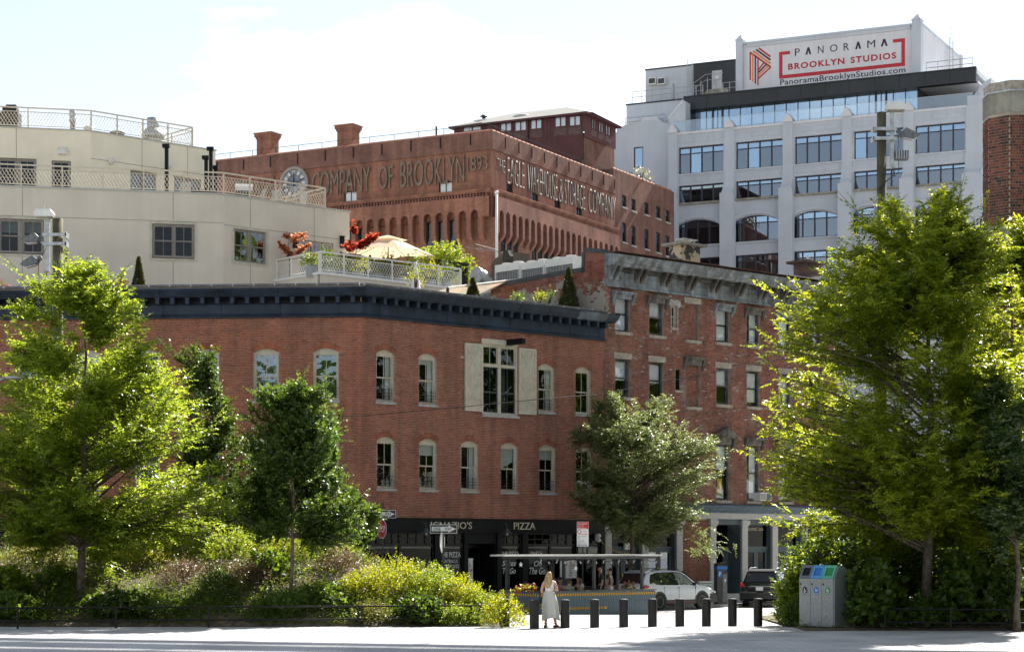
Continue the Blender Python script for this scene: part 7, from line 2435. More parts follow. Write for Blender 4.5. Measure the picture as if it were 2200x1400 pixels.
obj("limb", MB().tube([tuple(a_), tuple(b_), tuple(c_)], [.07, .04, .01], 6), M_['bark'], st_, None, True)
make_tree("zelkova_tree", "tall tree glowing yellow green above the recycling bins at the right", 1992, 58.8, .1,
   [(425, 1900, 2040), (470, 1770, 2150), (540, 1745, 2190), (600, 1725, 2230), (660, 1665, 2250), (720, 1665, 2270), (800, 1635, 2280), (860, 1615, 2290), (940, 1600, 2300), (1010, 1650, 2300), (1100, 1650, 2280), (1185, 1680, 2200)],
   780, 22, 14, .135, M_['leaf_right'], M_['bark'], .17, trunk_top=10.6, droop=.4, flat=.62, up=.42, leaders=90, first=2.2, wr=.42, tw=(.45, .95), bias=.42, lead_len=1.1)
make_tree("companion_tree", "second bright leafed tree crowding the right edge behind the glossy one", 2175, 62.5, .1,
   [(470, 2135, 2215), (540, 2075, 2270), (640, 2045, 2300), (760, 2030, 2310), (880, 2030, 2310), (1000, 2040, 2310), (1120, 2060, 2300)],
   260, 20, 13, .135, M_['leaf_right'], M_['bark'], .13, droop=.4, flat=.6, up=.75, leaders=40, wr=.42, bias=.45)
make_tree("magnolia_tree", "glossy leaved tree with pale highlights at the right edge", 2185, 56.6, .1,
   [(800, 2135, 2250), (850, 2090, 2285), (950, 2065, 2310), (1050, 2070, 2310), (1120, 2085, 2290), (1180, 2110, 2260)],
   170, 18, 11, .17, M_['leaf_glossy'], M_['bark'], .09, droop=.1, flat=.25, up=.7, leaders=16, wr=.34, lead_len=.5)
L_ = "left bank"
sh = [
 ("broad dark leafed bush at the foot of the left edge", 25, 61.2, 1.9, .8, 'leaf_mid', .12, 1500, .7),
 ("bright green large leafed bush at the far left behind the fence", 10, 62.6, 1.6, 1.15, 'leaf_lime', .13, 1300, .7),
 ("dry brownish shrub high on the bank left of the big trunk", 85, 66, 2.4, 1.2, 'leaf_olive', .06, 2600, .5),
 ("olive shrub crowding the left side of the big trunk", 130, 63.4, 1.5, 1.1, 'leaf_mid', .07, 2200, .5),
 ("dark ivy covered mound right of the big trunk", 255, 61.4, 2.2, .8, 'leaf_dark', .11, 1800, .75),
 ("yellow tinted shrub behind the dark mound near the big trunk", 300, 66.5, 2.4, 1.25, 'leaf_yellow', .05, 3000, .5),
 ("pale brown twiggy shrub on the bank between the two trunks", 400, 64, 2.0, 1.1, 'leaf_brown', .05, 2400, .4),
 ("lime shrub on the crest below the overlapping tree crowns", 375, 68, 2.6, 1.4, 'leaf_lime', .06, 3200, .5),
 ("light green shrub on the crest, left of the slim pale trunk", 500, 67.5, 2.4, 1.45, 'leaf_lime', .055, 3200, .5),
 ("low mixed shrub behind the bright stretch of fence rail", 345, 61.4, 1.8, .7, 'leaf_mid', .055, 2200, .5),
 ("dark upright shrub in the middle of the bank", 470, 62.6, 1.5, 1.25, 'leaf_dark', .06, 2400, .45),
 ("brown seed headed shrub beside the dark upright shrub", 530, 63.6, 1.7, 1.2, 'leaf_brown', .05, 2200, .4),
 ("silvery leafed bush just left of the slim pale trunk", 575, 64.6, 1.6, 1.2, 'leaf_mid', .11, 1400, .7),
 ("golden shrub right behind the slim pale trunk", 605, 67.5, 2.2, 1.35, 'leaf_yellow', .05, 3000, .5),
 ("golden green shrub right of the slim pale trunk", 685, 67, 2.4, 1.5, 'leaf_lime', .05, 3400, .5),
 ("grey brown dry shrub below the small tree", 735, 65.5, 1.6, 1.1, 'leaf_brown', .05, 2200, .4),
 ("low green shrub at the foot of the slim pale trunk", 610, 61.6, 2.2, .75, 'leaf_mid', .06, 2400, .5),
 ("broad leafed green shrub at the bank foot right of the slim trunk", 700, 62.0, 1.8, .95, 'leaf_mid', .08, 1900, .6),
 ("yellow shrub leaning over the fence post, left of the large golden mound", 775, 62.6, 1.7, 1.25, 'leaf_yellow', .055, 2800, .5),
 ("large golden mound of fine leaves below the stop sign", 850, 63.4, 2.6, 1.75, 'leaf_yellow', .055, 5200, .5),
 ("large lime mound with pale blossoms below the one way sign", 925, 63.2, 2.3, 1.75, 'leaf_lime', .055, 5000, .5),
 ("golden shrub on the right shoulder of the bank", 985, 62.8, 1.9, 1.5, 'leaf_yellow', .055, 4200, .5),
 ("dark ivy bush in front of the golden mounds", 905, 61.1, 1.5, .95, 'leaf_dark', .1, 1400, .75),
 ("bright yellow green shrub at the right end of the bank", 1035, 62.2, 1.6, 1.1, 'leaf_lime', .055, 3600, .5),
 ("low trailing yellow shrub at the corner by the bollards", 1082, 59.8, 1.25, 1.25, 'leaf_yellow', .055, 1800, .5),
 ("low lime shrub under the right end of the left fence", 985, 61.0, 1.5, .7, 'leaf_lime', .055, 2200, .5),
 ("small olive shrub between the fence posts below the stop sign", 800, 61.0, 1.5, .7, 'leaf_olive', .06, 1700, .5),
]
for (lb, px, Y, w, h, lm, lf, n_, wr_) in sh:
 shrub(lb, px, Y, w * 1.12, h * .7, lm, lf * 1.3, int(n_ * 1.9), wr=wr_, flowers=('petal_white', 110, .07) if 'pale blossoms' in lb else None)
shr = [
 ("dark oakleaf bush right of the recycling bins", 1880, 58.6, 2.0, 1.6, 'leaf_mid', .15, 1700, .85, None),
 ("tall oakleaf bush behind the recycling bins", 1790, 60.6, 2.4, 2.3, 'leaf_dark', .14, 2400, .8, None),
 ("oakleaf bush with rusty flower heads behind the right fence", 2060, 58.8, 2.2, 1.8, 'leaf_mid', .15, 1900, .85, ('petal_rust', 60, .12)),
 ("dark bush with one rusty flower head at the right edge", 2170, 58.2, 1.8, 1.6, 'leaf_dark', .14, 1500, .85, ('petal_rust', 16, .12)),
 ("low ground bush behind the middle of the right fence", 1985, 58.2, 1.3, .8, 'leaf_mid', .1, 1200, .6, None),
 ("yellow leafed bush left of the recycling bins", 1702, 61.2, .9, 1.5, 'leaf_lime', .09, 2300, .75, None),
 ("dark green bush with reddish tips behind the yellow leafed bush", 1725, 62.2, 1.7, 2.35, 'leaf_dark', .1, 2600, .5, ('petal_rust', 50, .08)),
 ("low green bush at the foot of the recycling bins", 1712, 60.4, 1.0, .75, 'leaf_mid', .07, 1600, .5, None),
 ("tall dark thicket under the glowing tree's crown", 1930, 61.5, 3.2, 2.4, 'leaf_dark', .14, 4200, .6, None),
 ("deep green thicket behind the right fence below the glossy tree", 2130, 61.0, 3.2, 2.4, 'leaf_dark', .14, 4200, .6, None),
 ("backlit green bush far behind the right trunk", 2040, 65.0, 3.4, 3.4, 'leaf_right', .1, 3600, .5, None),
]
for (lb, px, Y, w, h, lm, lf, n_, wr_, fl) in shr:
 shrub(lb, px, Y, w * 1.1, h * 1.1, lm, lf * 1.15, int(n_ * 1.7), wr=wr_, flowers=fl, group="bushes round the recycling bins")
def undergrowth(name, x0, x1, y0, y1, n, lm, hmax, leaf, wr=.4, edge=1.0):
 k = 4
 nt = n // k
 X = rng.uniform(x0, x1, nt)
 Yv = rng.uniform(y0, y1, nt)
 clump = np.sin(X * 2.1 + Yv) * np.sin(Yv * 1.7 - X * .6)
 keep = clump > rng.uniform(-1.2, .6, nt)
 X, Yv = X[keep], Yv[keep]
 Z = np.array([hz(a, b) for a, b in zip(X, Yv)])
 h = rng.uniform(.02, hmax, len(X))
 p = np.stack([X, Yv, Z + h * .3], -1)
 d = rng.normal(0, .55, (len(X), 3)) + np.array([0, 0, 1.0])
 s = twig_leaves(p, d, h, k, leaf, .15, flat=.4, jit=.4)
 return stuff(obj(name, leaf_mesh("leaves", *s, wr), M_[lm]))
undergrowth("ground_cover", -28, -1.2, 60.7, 72, 70000, 'leaf_mid', .6, .09)
undergrowth("front_cover", -20, -1.0, 60.65, 63, 40000, 'leaf_mid', .55, .1)
undergrowth("dry_undergrowth", -28, -2.5, 61.5, 72, 34000, 'leaf_brown', .75, .075, .3)
undergrowth("olive_undergrowth", -28, -1.5, 61, 72, 36000, 'leaf_olive', .7, .08, .4)
undergrowth("grass_edge", -20, -.5, 60.62, 61.0, 9000, 'leaf_lime', .3, .1, .14)
undergrowth("bed_undergrowth", 8.3, 22, 57.5, 66, 14000, 'leaf_mid', .4, .08, .5)
shrub("dark mass of bushes behind the right bed, seen through gaps", 2005, 67, 8.5, 4.4, 'leaf_dark', .2, 16000, wr=.6, group=None)
def conifer(label, px, Y, ybase, ytop, wpx, lm='leaf_cypress'):
 sc = Y / FPX
 X = (px - 1100) * sc
 z0, z1 = CAMZ + (HY - ybase) * sc, CAMZ + (HY - ytop) * sc
 h, r = z1 - z0, wpx * sc / 2
 t = thing("conifer", label, "shrub", (X, Y, z0), 0, None)
 M = WM[t.name]
 n = int(900 + 1400 * h * r)
 u = rng.uniform(0, 1, n) ** 1.3
 a = rng.uniform(0, 6.283, n)
 rad = r * (1 - u) ** .8 * (1 + .18 * np.sin(4 * a + 7 * u)) * rng.uniform(.5, 1, n) ** .5
 p = np.stack([np.cos(a) * rad, np.sin(a) * rad, u * h * .97], -1)
 d = np.stack([np.cos(a) * .5, np.sin(a) * .5, np.full(n, .9)], -1) + rng.normal(0, .25, (n, 3))
 obj("foliage", leaf_mesh("leaves", p, d, rng.normal(0, 1, (n, 3)), np.full(n, .12), .5), M_[lm], t, M)
 obj("trunk", MB().tube([(0, 0, -.3), (0, 0, h * .6)], [.05, .02], 6), M_['bark'], t, M)
 obj("pot", MB().lathe([(.16, -.45), (.22, -.05), (.2, -.04)], 12), M_['terracotta'], t, M, True)
conifer("slim golden conifer standing alone on the corner roof", 298, 86, 618, 552, 24)
conifer("small rounded conifer beside the wooden pole on the corner roof", 165, 86, 618, 577, 22)
conifer("tall dark conical shrub at the right end of the corner roof", 1222, 90, 662, 575, 40)
conifer("shorter round topped conifer beside the shade sail", 1016, 92, 640, 598, 26)
def roof_plant(label, px, py, Y, w, h, lm, fl=None, name="potted_plant", group="plants on the corner roof"):
 p = P(px, py, Y)
 shrub(label, px, Y, w, h, lm, .07, 500, z=p.z - .02, name=name, group=group, flowers=fl)
roof_plant("pink flowers peeping over the navy cornice left of the slim conifer", 258, 622, 84, .9, .35, 'leaf_mid', ('petal_pink', 160, .1))
roof_plant("pink flowers at the far left end of the navy cornice", 4, 625, 84, .7, .3, 'leaf_mid', ('petal_pink', 120, .1))
roof_plant("yellowish sprig in front of the folded umbrella", 893, 615, 88, .9, .75, 'leaf_yellow')
roof_plant("leafy shrub on the corner roof beside the sail post", 1178, 655, 89.5, 1.5, .75, 'leaf_mid')
roof_plant("lime sprig between the sail post and the conical shrub", 1160, 650, 89, .6, .5, 'leaf_yellow')
roof_plant("low green plant left of the sail post", 1112, 645, 89, .7, .35, 'leaf_mid')
roof_plant("white blooming shrub on the warehouse's rear roof edge", 1378, 388, 157, 1.7, 1.0, 'leaf_lime', ('petal_white', 60, .15))
def maple(label, px, py0, Y, rows, lm, nb=26):
 p = P(px, py0, Y)
 return make_tree("japanese_maple", label, px, Y, p.z, rows, nb, 8, 7, .12, M_[lm], M_['bark'], .035, trunk_top=None, droop=.3, flat=.7, up=.8, first=p.z + .5, wr=.85, tw=(.15, .35), leaders=6, lead_len=.35)
maple("pale coppery red maple at the left end of the flower terrace", 622, 590, 96.6, [(492, 625, 665), (505, 600, 685), (518, 592, 682), (535, 600, 660), (550, 605, 640)], 'leaf_maple_pale')
maple("deep red maple beside the cream patio umbrella", 765, 590, 97.2, [(486, 760, 785), (498, 745, 808), (512, 715, 806), (526, 725, 800), (545, 740, 790)], 'leaf_maple', 34)
for (px, top, lab, lm, fl) in (
 (668, 560, "flower pot with red and white blooms at the terrace's left corner", 'leaf_lime', ('petal_white', 50, .08)),
 (700, 545, "tall flower pot at the terrace railing's corner post", 'leaf_mid', ('petal_red', 26, .09)),
 (735, 560, "yellow foliage pot right of the railing's corner post", 'leaf_yellow', ('petal_violet', 40, .07)),
 (770, 560, "yellow foliage pot behind the folded umbrella", 'leaf_yellow', ('petal_violet', 20, .07)),
 (812, 570, "purple flowered pot right of the folded umbrella", 'leaf_lime', ('petal_violet', 90, .08)),
 (832, 553, "red flowered pot in the middle of the terrace railing", 'leaf_mid', ('petal_red', 50, .1)),
 (860, 568, "yellow green pot below the patio umbrella's right corner", 'leaf_yellow', ('petal_pink', 30, .08)),
 (888, 562, "pot with mixed red and blue flowers right of the umbrella", 'leaf_mid', ('petal_red', 40, .08)),
 (925, 575, "golden foliage pot in front of the vine arbour", 'leaf_yellow', ('petal_violet', 30, .07)),
 (960, 572, "violet flowered pot at the terrace's right end", 'leaf_mid', ('petal_violet', 90, .08)),
):
 p = btp(px, .75)
 zt = BT.z_at(px, top)
 t = thing("flower_pot", lab, "flower pot", tuple(p), 0, "flower pots along the terrace railing")
 M = WM[t.name]
 obj("pot", MB().lathe([(.2, 0), (.29, .5), (.3, .52), (.26, .5)], 14), M_['pot_grey'], t, M, True)
 a1, a2, a3, a4 = shrub_mesh(.55, .45, max(.5, zt - ZT - .2) * 1.1, 1000, .09, .5)
 a1 = a1 + np.array([0, 0, .45])
 obj("foliage", leaf_mesh("leaves", a1, a2, a3, a4, .5), M_[lm], t, M)
 nf = fl[1]
 ix = rng.choice(len(a1), nf)
 obj("blossom", leaf_mesh("petals", a1[ix] * np.array([1.1, 1.1, 1.04]), rng.normal(0, 1, (nf, 3)), rng.normal(0, .4, (nf, 3)) + np.array([0, -.6, .8]), np.full(nf, fl[2]), .95), M_[fl[0]], t, M)
p = btp(955, 2.4)
ar = thing("vine_arbour", "leafy green vine arbour over a dark timber frame at the terrace's right end", "arbour", tuple(p), BT.rz)
M = WM[ar.name]
for x in (-1.1, 1.05):
 for y in (-.5, .6):
  obj("post", MB().box(x - .06, x + .06, y - .06, y + .06, 0, 1.7), M_['timber_dark'], ar, M)
obj("back_panel", MB().box(-1.04, .99, .55, .62, .1, 1.75), M_['timber_dark'], ar, M)
obj("side_panel", MB().box(1.11, 1.16, -.5, .6, .1, 1.7), M_['timber_dark'], ar, M)
obj("beam", MB().box(-1.2, 1.2, -.6, .7, 1.701, 1.8), M_['timber_dark'], ar, M)
obj("mirror", MB().lathe([(.001, 0), (.24, 0), (.28, .03), (.24, .05)], 18), M_['brass'], ar, M @ T(-.75, -.62, .75) @ Matrix.Rotation(R(90), 4, 'X') @ Matrix.Diagonal((.8, 1.3, 1, 1)))
obj("lantern", MB().box(.05, .5, -.6, -.52, .45, 1.15), M_['brass'], ar, M)
nt = 620
a = rng.uniform(0, 6.283, nt)
q_ = np.stack([rng.normal(0, .85, nt).clip(-1.5, 1.5), rng.uniform(-.8, .8, nt), rng.uniform(1.65, 2.75, nt)], -1)
q_[:, 2] -= .3 * (np.abs(q_[:, 0]) / 1.2) ** 2
hang = rng.uniform(0, 1, nt) < .22
q_[hang, 0] = np.where(rng.uniform(0, 1, hang.sum()) < .65, 1.25, -1.2) + rng.normal(0, .12, hang.sum())
q_[hang, 2] = rng.uniform(.4, 1.9, hang.sum())
s_ = twig_leaves(q_, rng.normal(0, 1, (nt, 3)) + np.array([0, -.2, -.3]), rng.uniform(.25, .5, nt), 10, .12, .4, flat=.4)
obj("foliage", leaf_mesh("leaves", *s_, .45), M_['leaf_lime'], ar, M)
# ================================================================== dining shed on the street
SH = Fac(1.06, 74.1, 1.085, 1.0)
SG = -.25
shed = thing("dining_shed", "open street dining shed with blue boarded planter walls and a thin flat roof", "dining shed", (1.06, 74.1, SG))
LS = 6.25
SL = Fac(SH.pt(0, 0, 2.1).x, SH.pt(0, 0, 2.1).y, SH.uy, -SH.ux)
bd = MB().box(.005, .138, -.022, 0, 0, .96).mesh("board")
for F, L0 in ((SH, LS), (SL, 2.1)):
 for k in range(int(L0 / .143)):
  obj("board", bd, M_['slate_blue'], shed, F.Ms(.143 * k, SG + .02, 0))
 obj("planter_wall", MB().box(0, L0, .002, .35, SG, SG + .94), M_['slate_blue'], shed, F.M)
 obj("top_board", MB().box(-.02, L0, -.05, .38, SG + .985, SG + 1.02), M_['grey_wood'], shed, F.M)
def tape(F, a, b, z, w=.09, vertical=False):
 M = F.M
 o = obj("hazard_tape", MB().box(a, b, -.028, -.0225, z, z + w) if not vertical else MB().box(a, a + w, -.028, -.0225, z, b), M_['tape_yellow'], shed, M)
 mb = MB()
 st = .13
 n = int(((b - a) if not vertical else (b - z)) / st)
 for k in range(n):
  if vertical:
   q = z + st * k
   mb.prism([(a, q), (a + w / 2, q + .045), (a + w, q), (a + w, q + .055), (a + w / 2, q + .1), (a, q + .055)], 'y', -.031, -.0285)
  else:
   q = a + st * k
   mb.prism([(q, z), (q + .045, z + w / 2), (q, z + w), (q + .055, z + w), (q + .1, z + w / 2), (q + .055, z)], 'y', -.031, -.0285)
 stuff(obj("chevron", mb, M_['tape_black'], o, M))
tape(SH, .12, LS, SG + .82)
tape(SH, .12, SH.s_at(1303), SG + .3)
tape(SL, .05, 2.0, SG + .82)
tape(SL, .05, 2.0, SG + .3)
tape(SH, .005, SG + .92, SG + .28, .1, True)
zr = 2.02
rp_ = [SH.pt(-.45, 0, -.25), SH.pt(LS + .1, 0, -.25), SH.pt(LS + .1, 0, 2.3), SH.pt(-.45, 0, 2.3)]
rp_[0] = SL.pt(1.2, 0, -1.0)
obj("shed_roof", MB().prism([(p.x, p.y) for p in rp_], 'z', zr + .04, zr + .1), M_['white_metal'], shed)
obj("roof_beam", MB().box(-.1, LS, -.1, -.02, zr - .06, zr + .039).box(-.1, LS, 1.9, 2.0, zr - .06, zr + .039), M_['dark_grey'], shed, SH.M)
for p in (1087, 1282, 1385):
 s = SH.s_at(p) if p > 1100 else -.0
 F = SH if p > 1100 else SL
 obj("post", MB().box(s - .05, s + .05, .1, .2, SG, zr - .06), M_['dark_grey'], shed, (F.M if p > 1100 else SL.Ms(.15, 0, 0)))
for s in (.1, 3.1, 6.1):
 obj("post", MB().box(s - .05, s + .05, 1.9, 2.0, SG, zr - .06), M_['dark_grey'], shed, SH.M)
obj("deck", MB().box(.3, LS, .36, 2.05, SG, SG + .12), M_['grey_wood'], shed, SH.M)
lt = thing("string_lights", "string of small clear bulbs under the dining shed roof", "string lights", tuple(SH.pt(0, zr - .1, 0)))
pts = [tuple(SH.pt(LS * k / 30, zr - .07 - .1 * abs(math.sin(k * .8)), -.03 + .25 * (k % 2))) for k in range(31)]
obj("cord", MB().tube(pts, .008, 4), M_['black_paint'], lt)
bu = MB().lathe([(.012, 0), (.014, -.02), (.022, -.05), (.014, -.075), (.004, -.08)], 8).mesh("bulb", True)
for k, p in enumerate(pts):
 obj("bulb", bu, M_['lamp_clear'], lt, T(p[0], p[1], p[2]))
star = [((.1 if k % 2 == 0 else .042) * math.sin(math.pi * k / 5), (.1 if k % 2 == 0 else .042) * math.cos(math.pi * k / 5)) for k in range(10)]
for px, py, lb in ((1121, 1212, "white paper star hanging left of the woman under the shed roof"), (1239, 1220, "white paper star hanging above the diner in sage green")):
 s = SH.s_at(px)
 solo("star_ornament", MB().prism(star, 'y', -.01, .01), M_['sign_face'], lb, "ornament", SH.Ms(s, SH.z_at(px, py), .05))
for a, b, fl, lb in ((1078, 1120, 'petal_violet', "violet and white flowers in the shed's left planter"), (1118, 1158, 'petal_red', "yellow leafed planter flowers with red blooms left of the woman"), (1338, 1378, 'petal_pink', "pink flowers in the shed's right planter")):
 F = SH if a > 1100 else SL
 c = SH.s_at((a + b) / 2) if a > 1100 else 1.2
 p = F.pt(c, SG + .97, .18)
 t = thing("planter_flowers", lb, "flowers", tuple(p), F.rz, "flowers on the dining shed")
 q1, q2, q3, q4 = shrub_mesh(.5, .16, .24, 420, .06, .6)
 obj("foliage", leaf_mesh("leaves", q1, q2, q3, q4, .6), M_['leaf_yellow' if fl == 'petal_red' else 'leaf_mid'], t, WM[t.name])
 ix = rng.choice(len(q1), 110)
 obj("blossom", leaf_mesh("petals", q1[ix] * 1.08, rng.normal(0, 1, (110, 3)), rng.normal(0, .4, (110, 3)) + np.array([0, -.5, .8]), np.full(110, .075), .95), M_[fl], t, WM[t.name])
def table(px, d, lb):
 s = SH.s_at(px)
 p = SH.pt(s, SG + .12, d)
 t = thing("dining_table", lb, "table", tuple(p), SH.rz, "tables in the dining shed")
 M = WM[t.name]
 obj("tabletop", MB().box(-.55, .55, -.35, .35, .72, .75), M_['grey_wood'], t, M)
 for x in (-.48, .48):
  obj("leg", MB().box(x - .03, x + .03, -.3, .3, 0, .719), M_['black_paint'], t, M)
 return M
tm = table(1250, 1.05, "table between the diners in sage green and blue")
table(1205, 1.2, "table in front of the red haired diner")
for i, (x, y) in enumerate(((.1, -.15), (.2, .1), (.32, -.1), (-.1, .05))):
 o = solo("drinking_cup", MB().lathe([(.03, 0), (.04, .14), (.036, .14)], 10), M_['curtain_white'], ("pale drinking cup nearest the blue shirted diner", "tall white cup in the middle of the table", "white cup beside the shed post", "cup in front of the sage green diner")[i], "cup", tm @ T(x, y, .75), "cups on the dining table", True)
# ================================================================== people
def skin(name, joints, edges, material, parent, M, sub=1):
 """one continuous surface grown over a skeleton of joints (x, y, z, radius[, radius y])"""
 me = bpy.data.meshes.new(name)
 keys = list(joints)
 me.from_pydata([joints[k][:3] for k in keys], [(keys.index(a), keys.index(b)) for a, b in edges], [])
 o = obj(name, me, material, parent, M)
 md = o.modifiers.new("skin", 'SKIN')
 md.use_smooth_shade = True
 for i, k in enumerate(keys):
  j = joints[k]
  sv = me.skin_vertices[0].data[i]
  sv.radius = (j[3], j[4] if len(j) > 4 else j[3])
  sv.use_root = (i == 0)
 sb = o.modifiers.new("subdivision", 'SUBSURF')
 sb.levels = sb.render_levels = sub
 return o
def hand(parent, M, w, d, material):
 """palm, four unequal curled fingers and a thumb, pointing along d from the wrist w"""
 d = Vector(d).normalized()
 a = d.cross(Vector((0, 0, 1)))
 a = a.normalized() if a.length > .1 else Vector((1, 0, 0))
 nrm = a.cross(d)
 w = Vector(w)
 mb = MB().tube([tuple(w - d * .02), tuple(w + d * .03), tuple(w + d * .08)], [.026, .034, .03], 8)
 for k, L in enumerate((.07, .08, .075, .058)):
  b = w + d * .075 + a * (-.027 + .018 * k)
  mb.tube([tuple(b), tuple(b + d * L * .55 - nrm * .008), tuple(b + d * L * .85 - nrm * .035)], [.009, .0085, .007], 5)
 b = w + d * .03 - a * .03
 mb.tube([tuple(b), tuple(b + d * .03 - a * .025), tuple(b + d * .06 - a * .03 - nrm * .01)], [.011, .01, .008], 5)
 obj("hand", mb, material, parent, M, True)
def person(label, pos, rz, pose, skin_m, h=1.0, group=None, face=False):
 t = thing("person", label, "person", pos, rz, group)
 M = WM[t.name] @ Matrix.Scale(h, 4)
 J = {'pelvis': (0, 0, .93, .125, .1), 'waist': (0, .0, 1.08, .115, .085), 'chest': (0, 0, 1.27, .135, .095), 'neck': (0, .01, 1.44, .05), 'head0': (0, .02, 1.52, .07, .08), 'head1': (0, .025, 1.6, .075, .092), 'crown': (0, .015, 1.67, .05, .06)}
 E = [('pelvis', 'waist'), ('waist', 'chest'), ('chest', 'neck'), ('neck', 'head0'), ('head0', 'head1'), ('head1', 'crown')]
 for sg, s in ((-1, 'l'), (1, 'r')):
  J.update({'sh' + s: (.165 * sg, 0, 1.38, .055), 'el' + s: (.22 * sg, -.02, 1.1, .042), 'wr' + s: (.23 * sg, .05, .87, .028),
     'hip' + s: (.09 * sg, 0, .86, .095), 'kn' + s: (.1 * sg, .03, .5, .062), 'an' + s: (.1 * sg, -.02, .1, .042), 'to' + s: (.11 * sg, .13, .035, .035)})
  E += [('chest', 'sh' + s), ('sh' + s, 'el' + s), ('el' + s, 'wr' + s), ('pelvis', 'hip' + s), ('hip' + s, 'kn' + s), ('kn' + s, 'an' + s), ('an' + s, 'to' + s)]
 for k, v in pose.items():
  J[k] = tuple(v) + tuple(J[k][3:])
 skin("body", J, E, skin_m, t, M)
 for s in 'lr':
  e, w = Vector(J['el' + s][:3]), Vector(J['wr' + s][:3])
  hand(t, M, w, w - e, skin_m)
 if face:
  hd = Vector(J['head1'][:3])
  f = MB().prism([(-.014, -.035), (.014, -.035), (.006, .02), (-.006, .02)], 'y', hd.y + .07, hd.y + .115)
  f.v = [(x + hd.x, y, z + hd.z) for x, y, z in f.v]
  obj("nose", f, skin_m, t, M)
  mb = MB()
  for q in (-.032, .032):
   mb.ell((hd.x + q, hd.y + .083, hd.z + .012), (.012, .008, .007), 6, 4)
  obj("eyes", mb, M_['hair_dark'], t, M)
  obj("mouth", MB().ell((hd.x, hd.y + .082, hd.z - .062), (.024, .008, .007), 8, 4), M_['plum_red'], t, M)
  mb = MB()
  for q in (-.078, .078):
   mb.ell((hd.x + q, hd.y - .005, hd.z), (.012, .022, .032), 6, 5)
  obj("ears", mb, skin_m, t, M)
 return t, M, J
def garment(name, J, keys, edges, grow, material, parent, M, extra=None):
 jj = {}
 for k in keys:
  j = (extra or {}).get(k, J[k])
  jj[k] = (j[0], j[1], j[2], j[3] + grow, (j[4] if len(j) > 4 else j[3]) + grow)
 return skin(name, jj, edges, material, parent, M)
TOR = [('pelvis', 'waist'), ('waist', 'chest'), ('chest', 'shl'), ('chest', 'shr')]
wp = P(1180, 1345, 59.4)
w_, M, J = person("person with long blonde hair in a white top and long pale flowered skirt walking away", (wp.x, 59.4, 0), R(-14), {
 'elr': (.25, -.01, 1.12), 'wrr': (.17, .22, 1.13), 'ell': (-.235, -.03, 1.1), 'wrl': (-.2, .12, .93), 'shl': (-.165, 0, 1.37), 'shr': (.17, 0, 1.37),
 'knl': (-.1, .08, .5), 'anl': (-.1, -.05, .12), 'tol': (-.1, .08, .04), 'knr': (.12, .02, .5), 'anr': (.2, .02, .1), 'tor': (.28, .14, .035)}, M_['skin'])
sl_pts = {'shl': (-.175, 0, 1.385, .045), 'shr': (.175, 0, 1.385, .045), 'pelvis': (0, 0, .92, .125, .105), 'neck': (0, 0, 1.41, .06, .05), 'waist': (0, 0, 1.09, .112, .088), 'chest': (0, 0, 1.28, .138, .1)}
garment("top", J, ['pelvis', 'waist', 'chest', 'shl', 'shr', 'neck'], TOR + [('chest', 'neck')], .014, M_['cloth_white'], w_, M, sl_pts)
m, n, l, b = new_mat('skirt_print')
tc = n.new("ShaderNodeTexCoord")
vo = n.new("ShaderNodeTexVoronoi")
vo.inputs["Scale"].default_value = 11
l.new(tc.outputs["Object"], vo.inputs["Vector"])
rp = ramp(n, [(.0, (.3, .27, .5)), (.13, (.42, .4, .55)), (.17, (.46, .45, .47)), (.5, (.5, .5, .45))])
l.new(vo.outputs["Distance"], rp.inputs[0])
l.new(rp.outputs[0], b.inputs["Base Color"])
b.inputs["Roughness"].default_value = .9
mb = MB()
NS, NT = 12, 40
for i in range(NS + 1):
 u = i / NS
 z = 1.075 - .815 * u
 rx = .152 + .06 * min(1, u * 3.2) + .055 * u
 ry = .128 + .05 * min(1, u * 3) + .05 * u
 for k in range(NT):
  a = 2 * math.pi * k / NT
  wv = 1 + .075 * u * math.sin(7 * a + 1.2) + .04 * u * math.sin(13 * a + 4 * u)
  mb.v.append((rx * wv * math.cos(a) + .05 * u, ry * wv * math.sin(a) + .0 * u, z - .045 * u * u * math.sin(a * 2 + .6)))
for i in range(NS):
 for k in range(NT):
  k2 = (k + 1) % NT
  mb.f.append((i * NT + k, i * NT + k2, (i + 1) * NT + k2, (i + 1) * NT + k))
obj("skirt", mb, m, w_, M, True)
skin("hair", {'a': (0, .0, 1.675, .07, .085), 'b': (0, -.03, 1.6, .1, .098), 'c': (-.005, -.07, 1.5, .12, .085), 'd': (-.01, -.1, 1.39, .14, .06), 'e': (-.025, -.11, 1.28, .12, .045), 'f': (-.04, -.11, 1.17, .06, .03)},
  [('a', 'b'), ('b', 'c'), ('c', 'd'), ('d', 'e'), ('e', 'f')], M_['hair_blonde'], w_, M)
for (x, y, yaw) in ((-.1, .01, 0), (.22, .06, -.6)):
 o = obj("sandal", MB().prism([(-.11, 0), (.14, 0), (.15, .03), (.02, .045), (-.09, .085), (-.115, .08)], 'x', -.045, .045), M_['leather_black'], w_, M @ T(x, y, .0, yaw))
 obj("strap", MB().tube([(-.05, -.06, .12), (0, -.1, .13), (.05, -.06, .12), (0, .0, .13), (-.05, -.06, .12)], .012, 5), M_['leather_black'], o, M @ T(x, y, .0, yaw))
bag = thing("shoulder_bag", "small black shoulder bag hanging at the walking woman's left hip", "bag", tuple(M @ Vector((-.26, .04, .72))), R(-14))
obj("body", MB().box(-.05, .05, -.11, .11, 0, .2), M_['leather_black'], bag, WM[bag.name])
obj("strap", MB().tube([(0, -.08, .2), (.04, -.04, .45), (.09, -.02, .7), (.05, .06, .45), (0, .08, .2)], .008, 5), M_['leather_black'], bag, WM[bag.name])
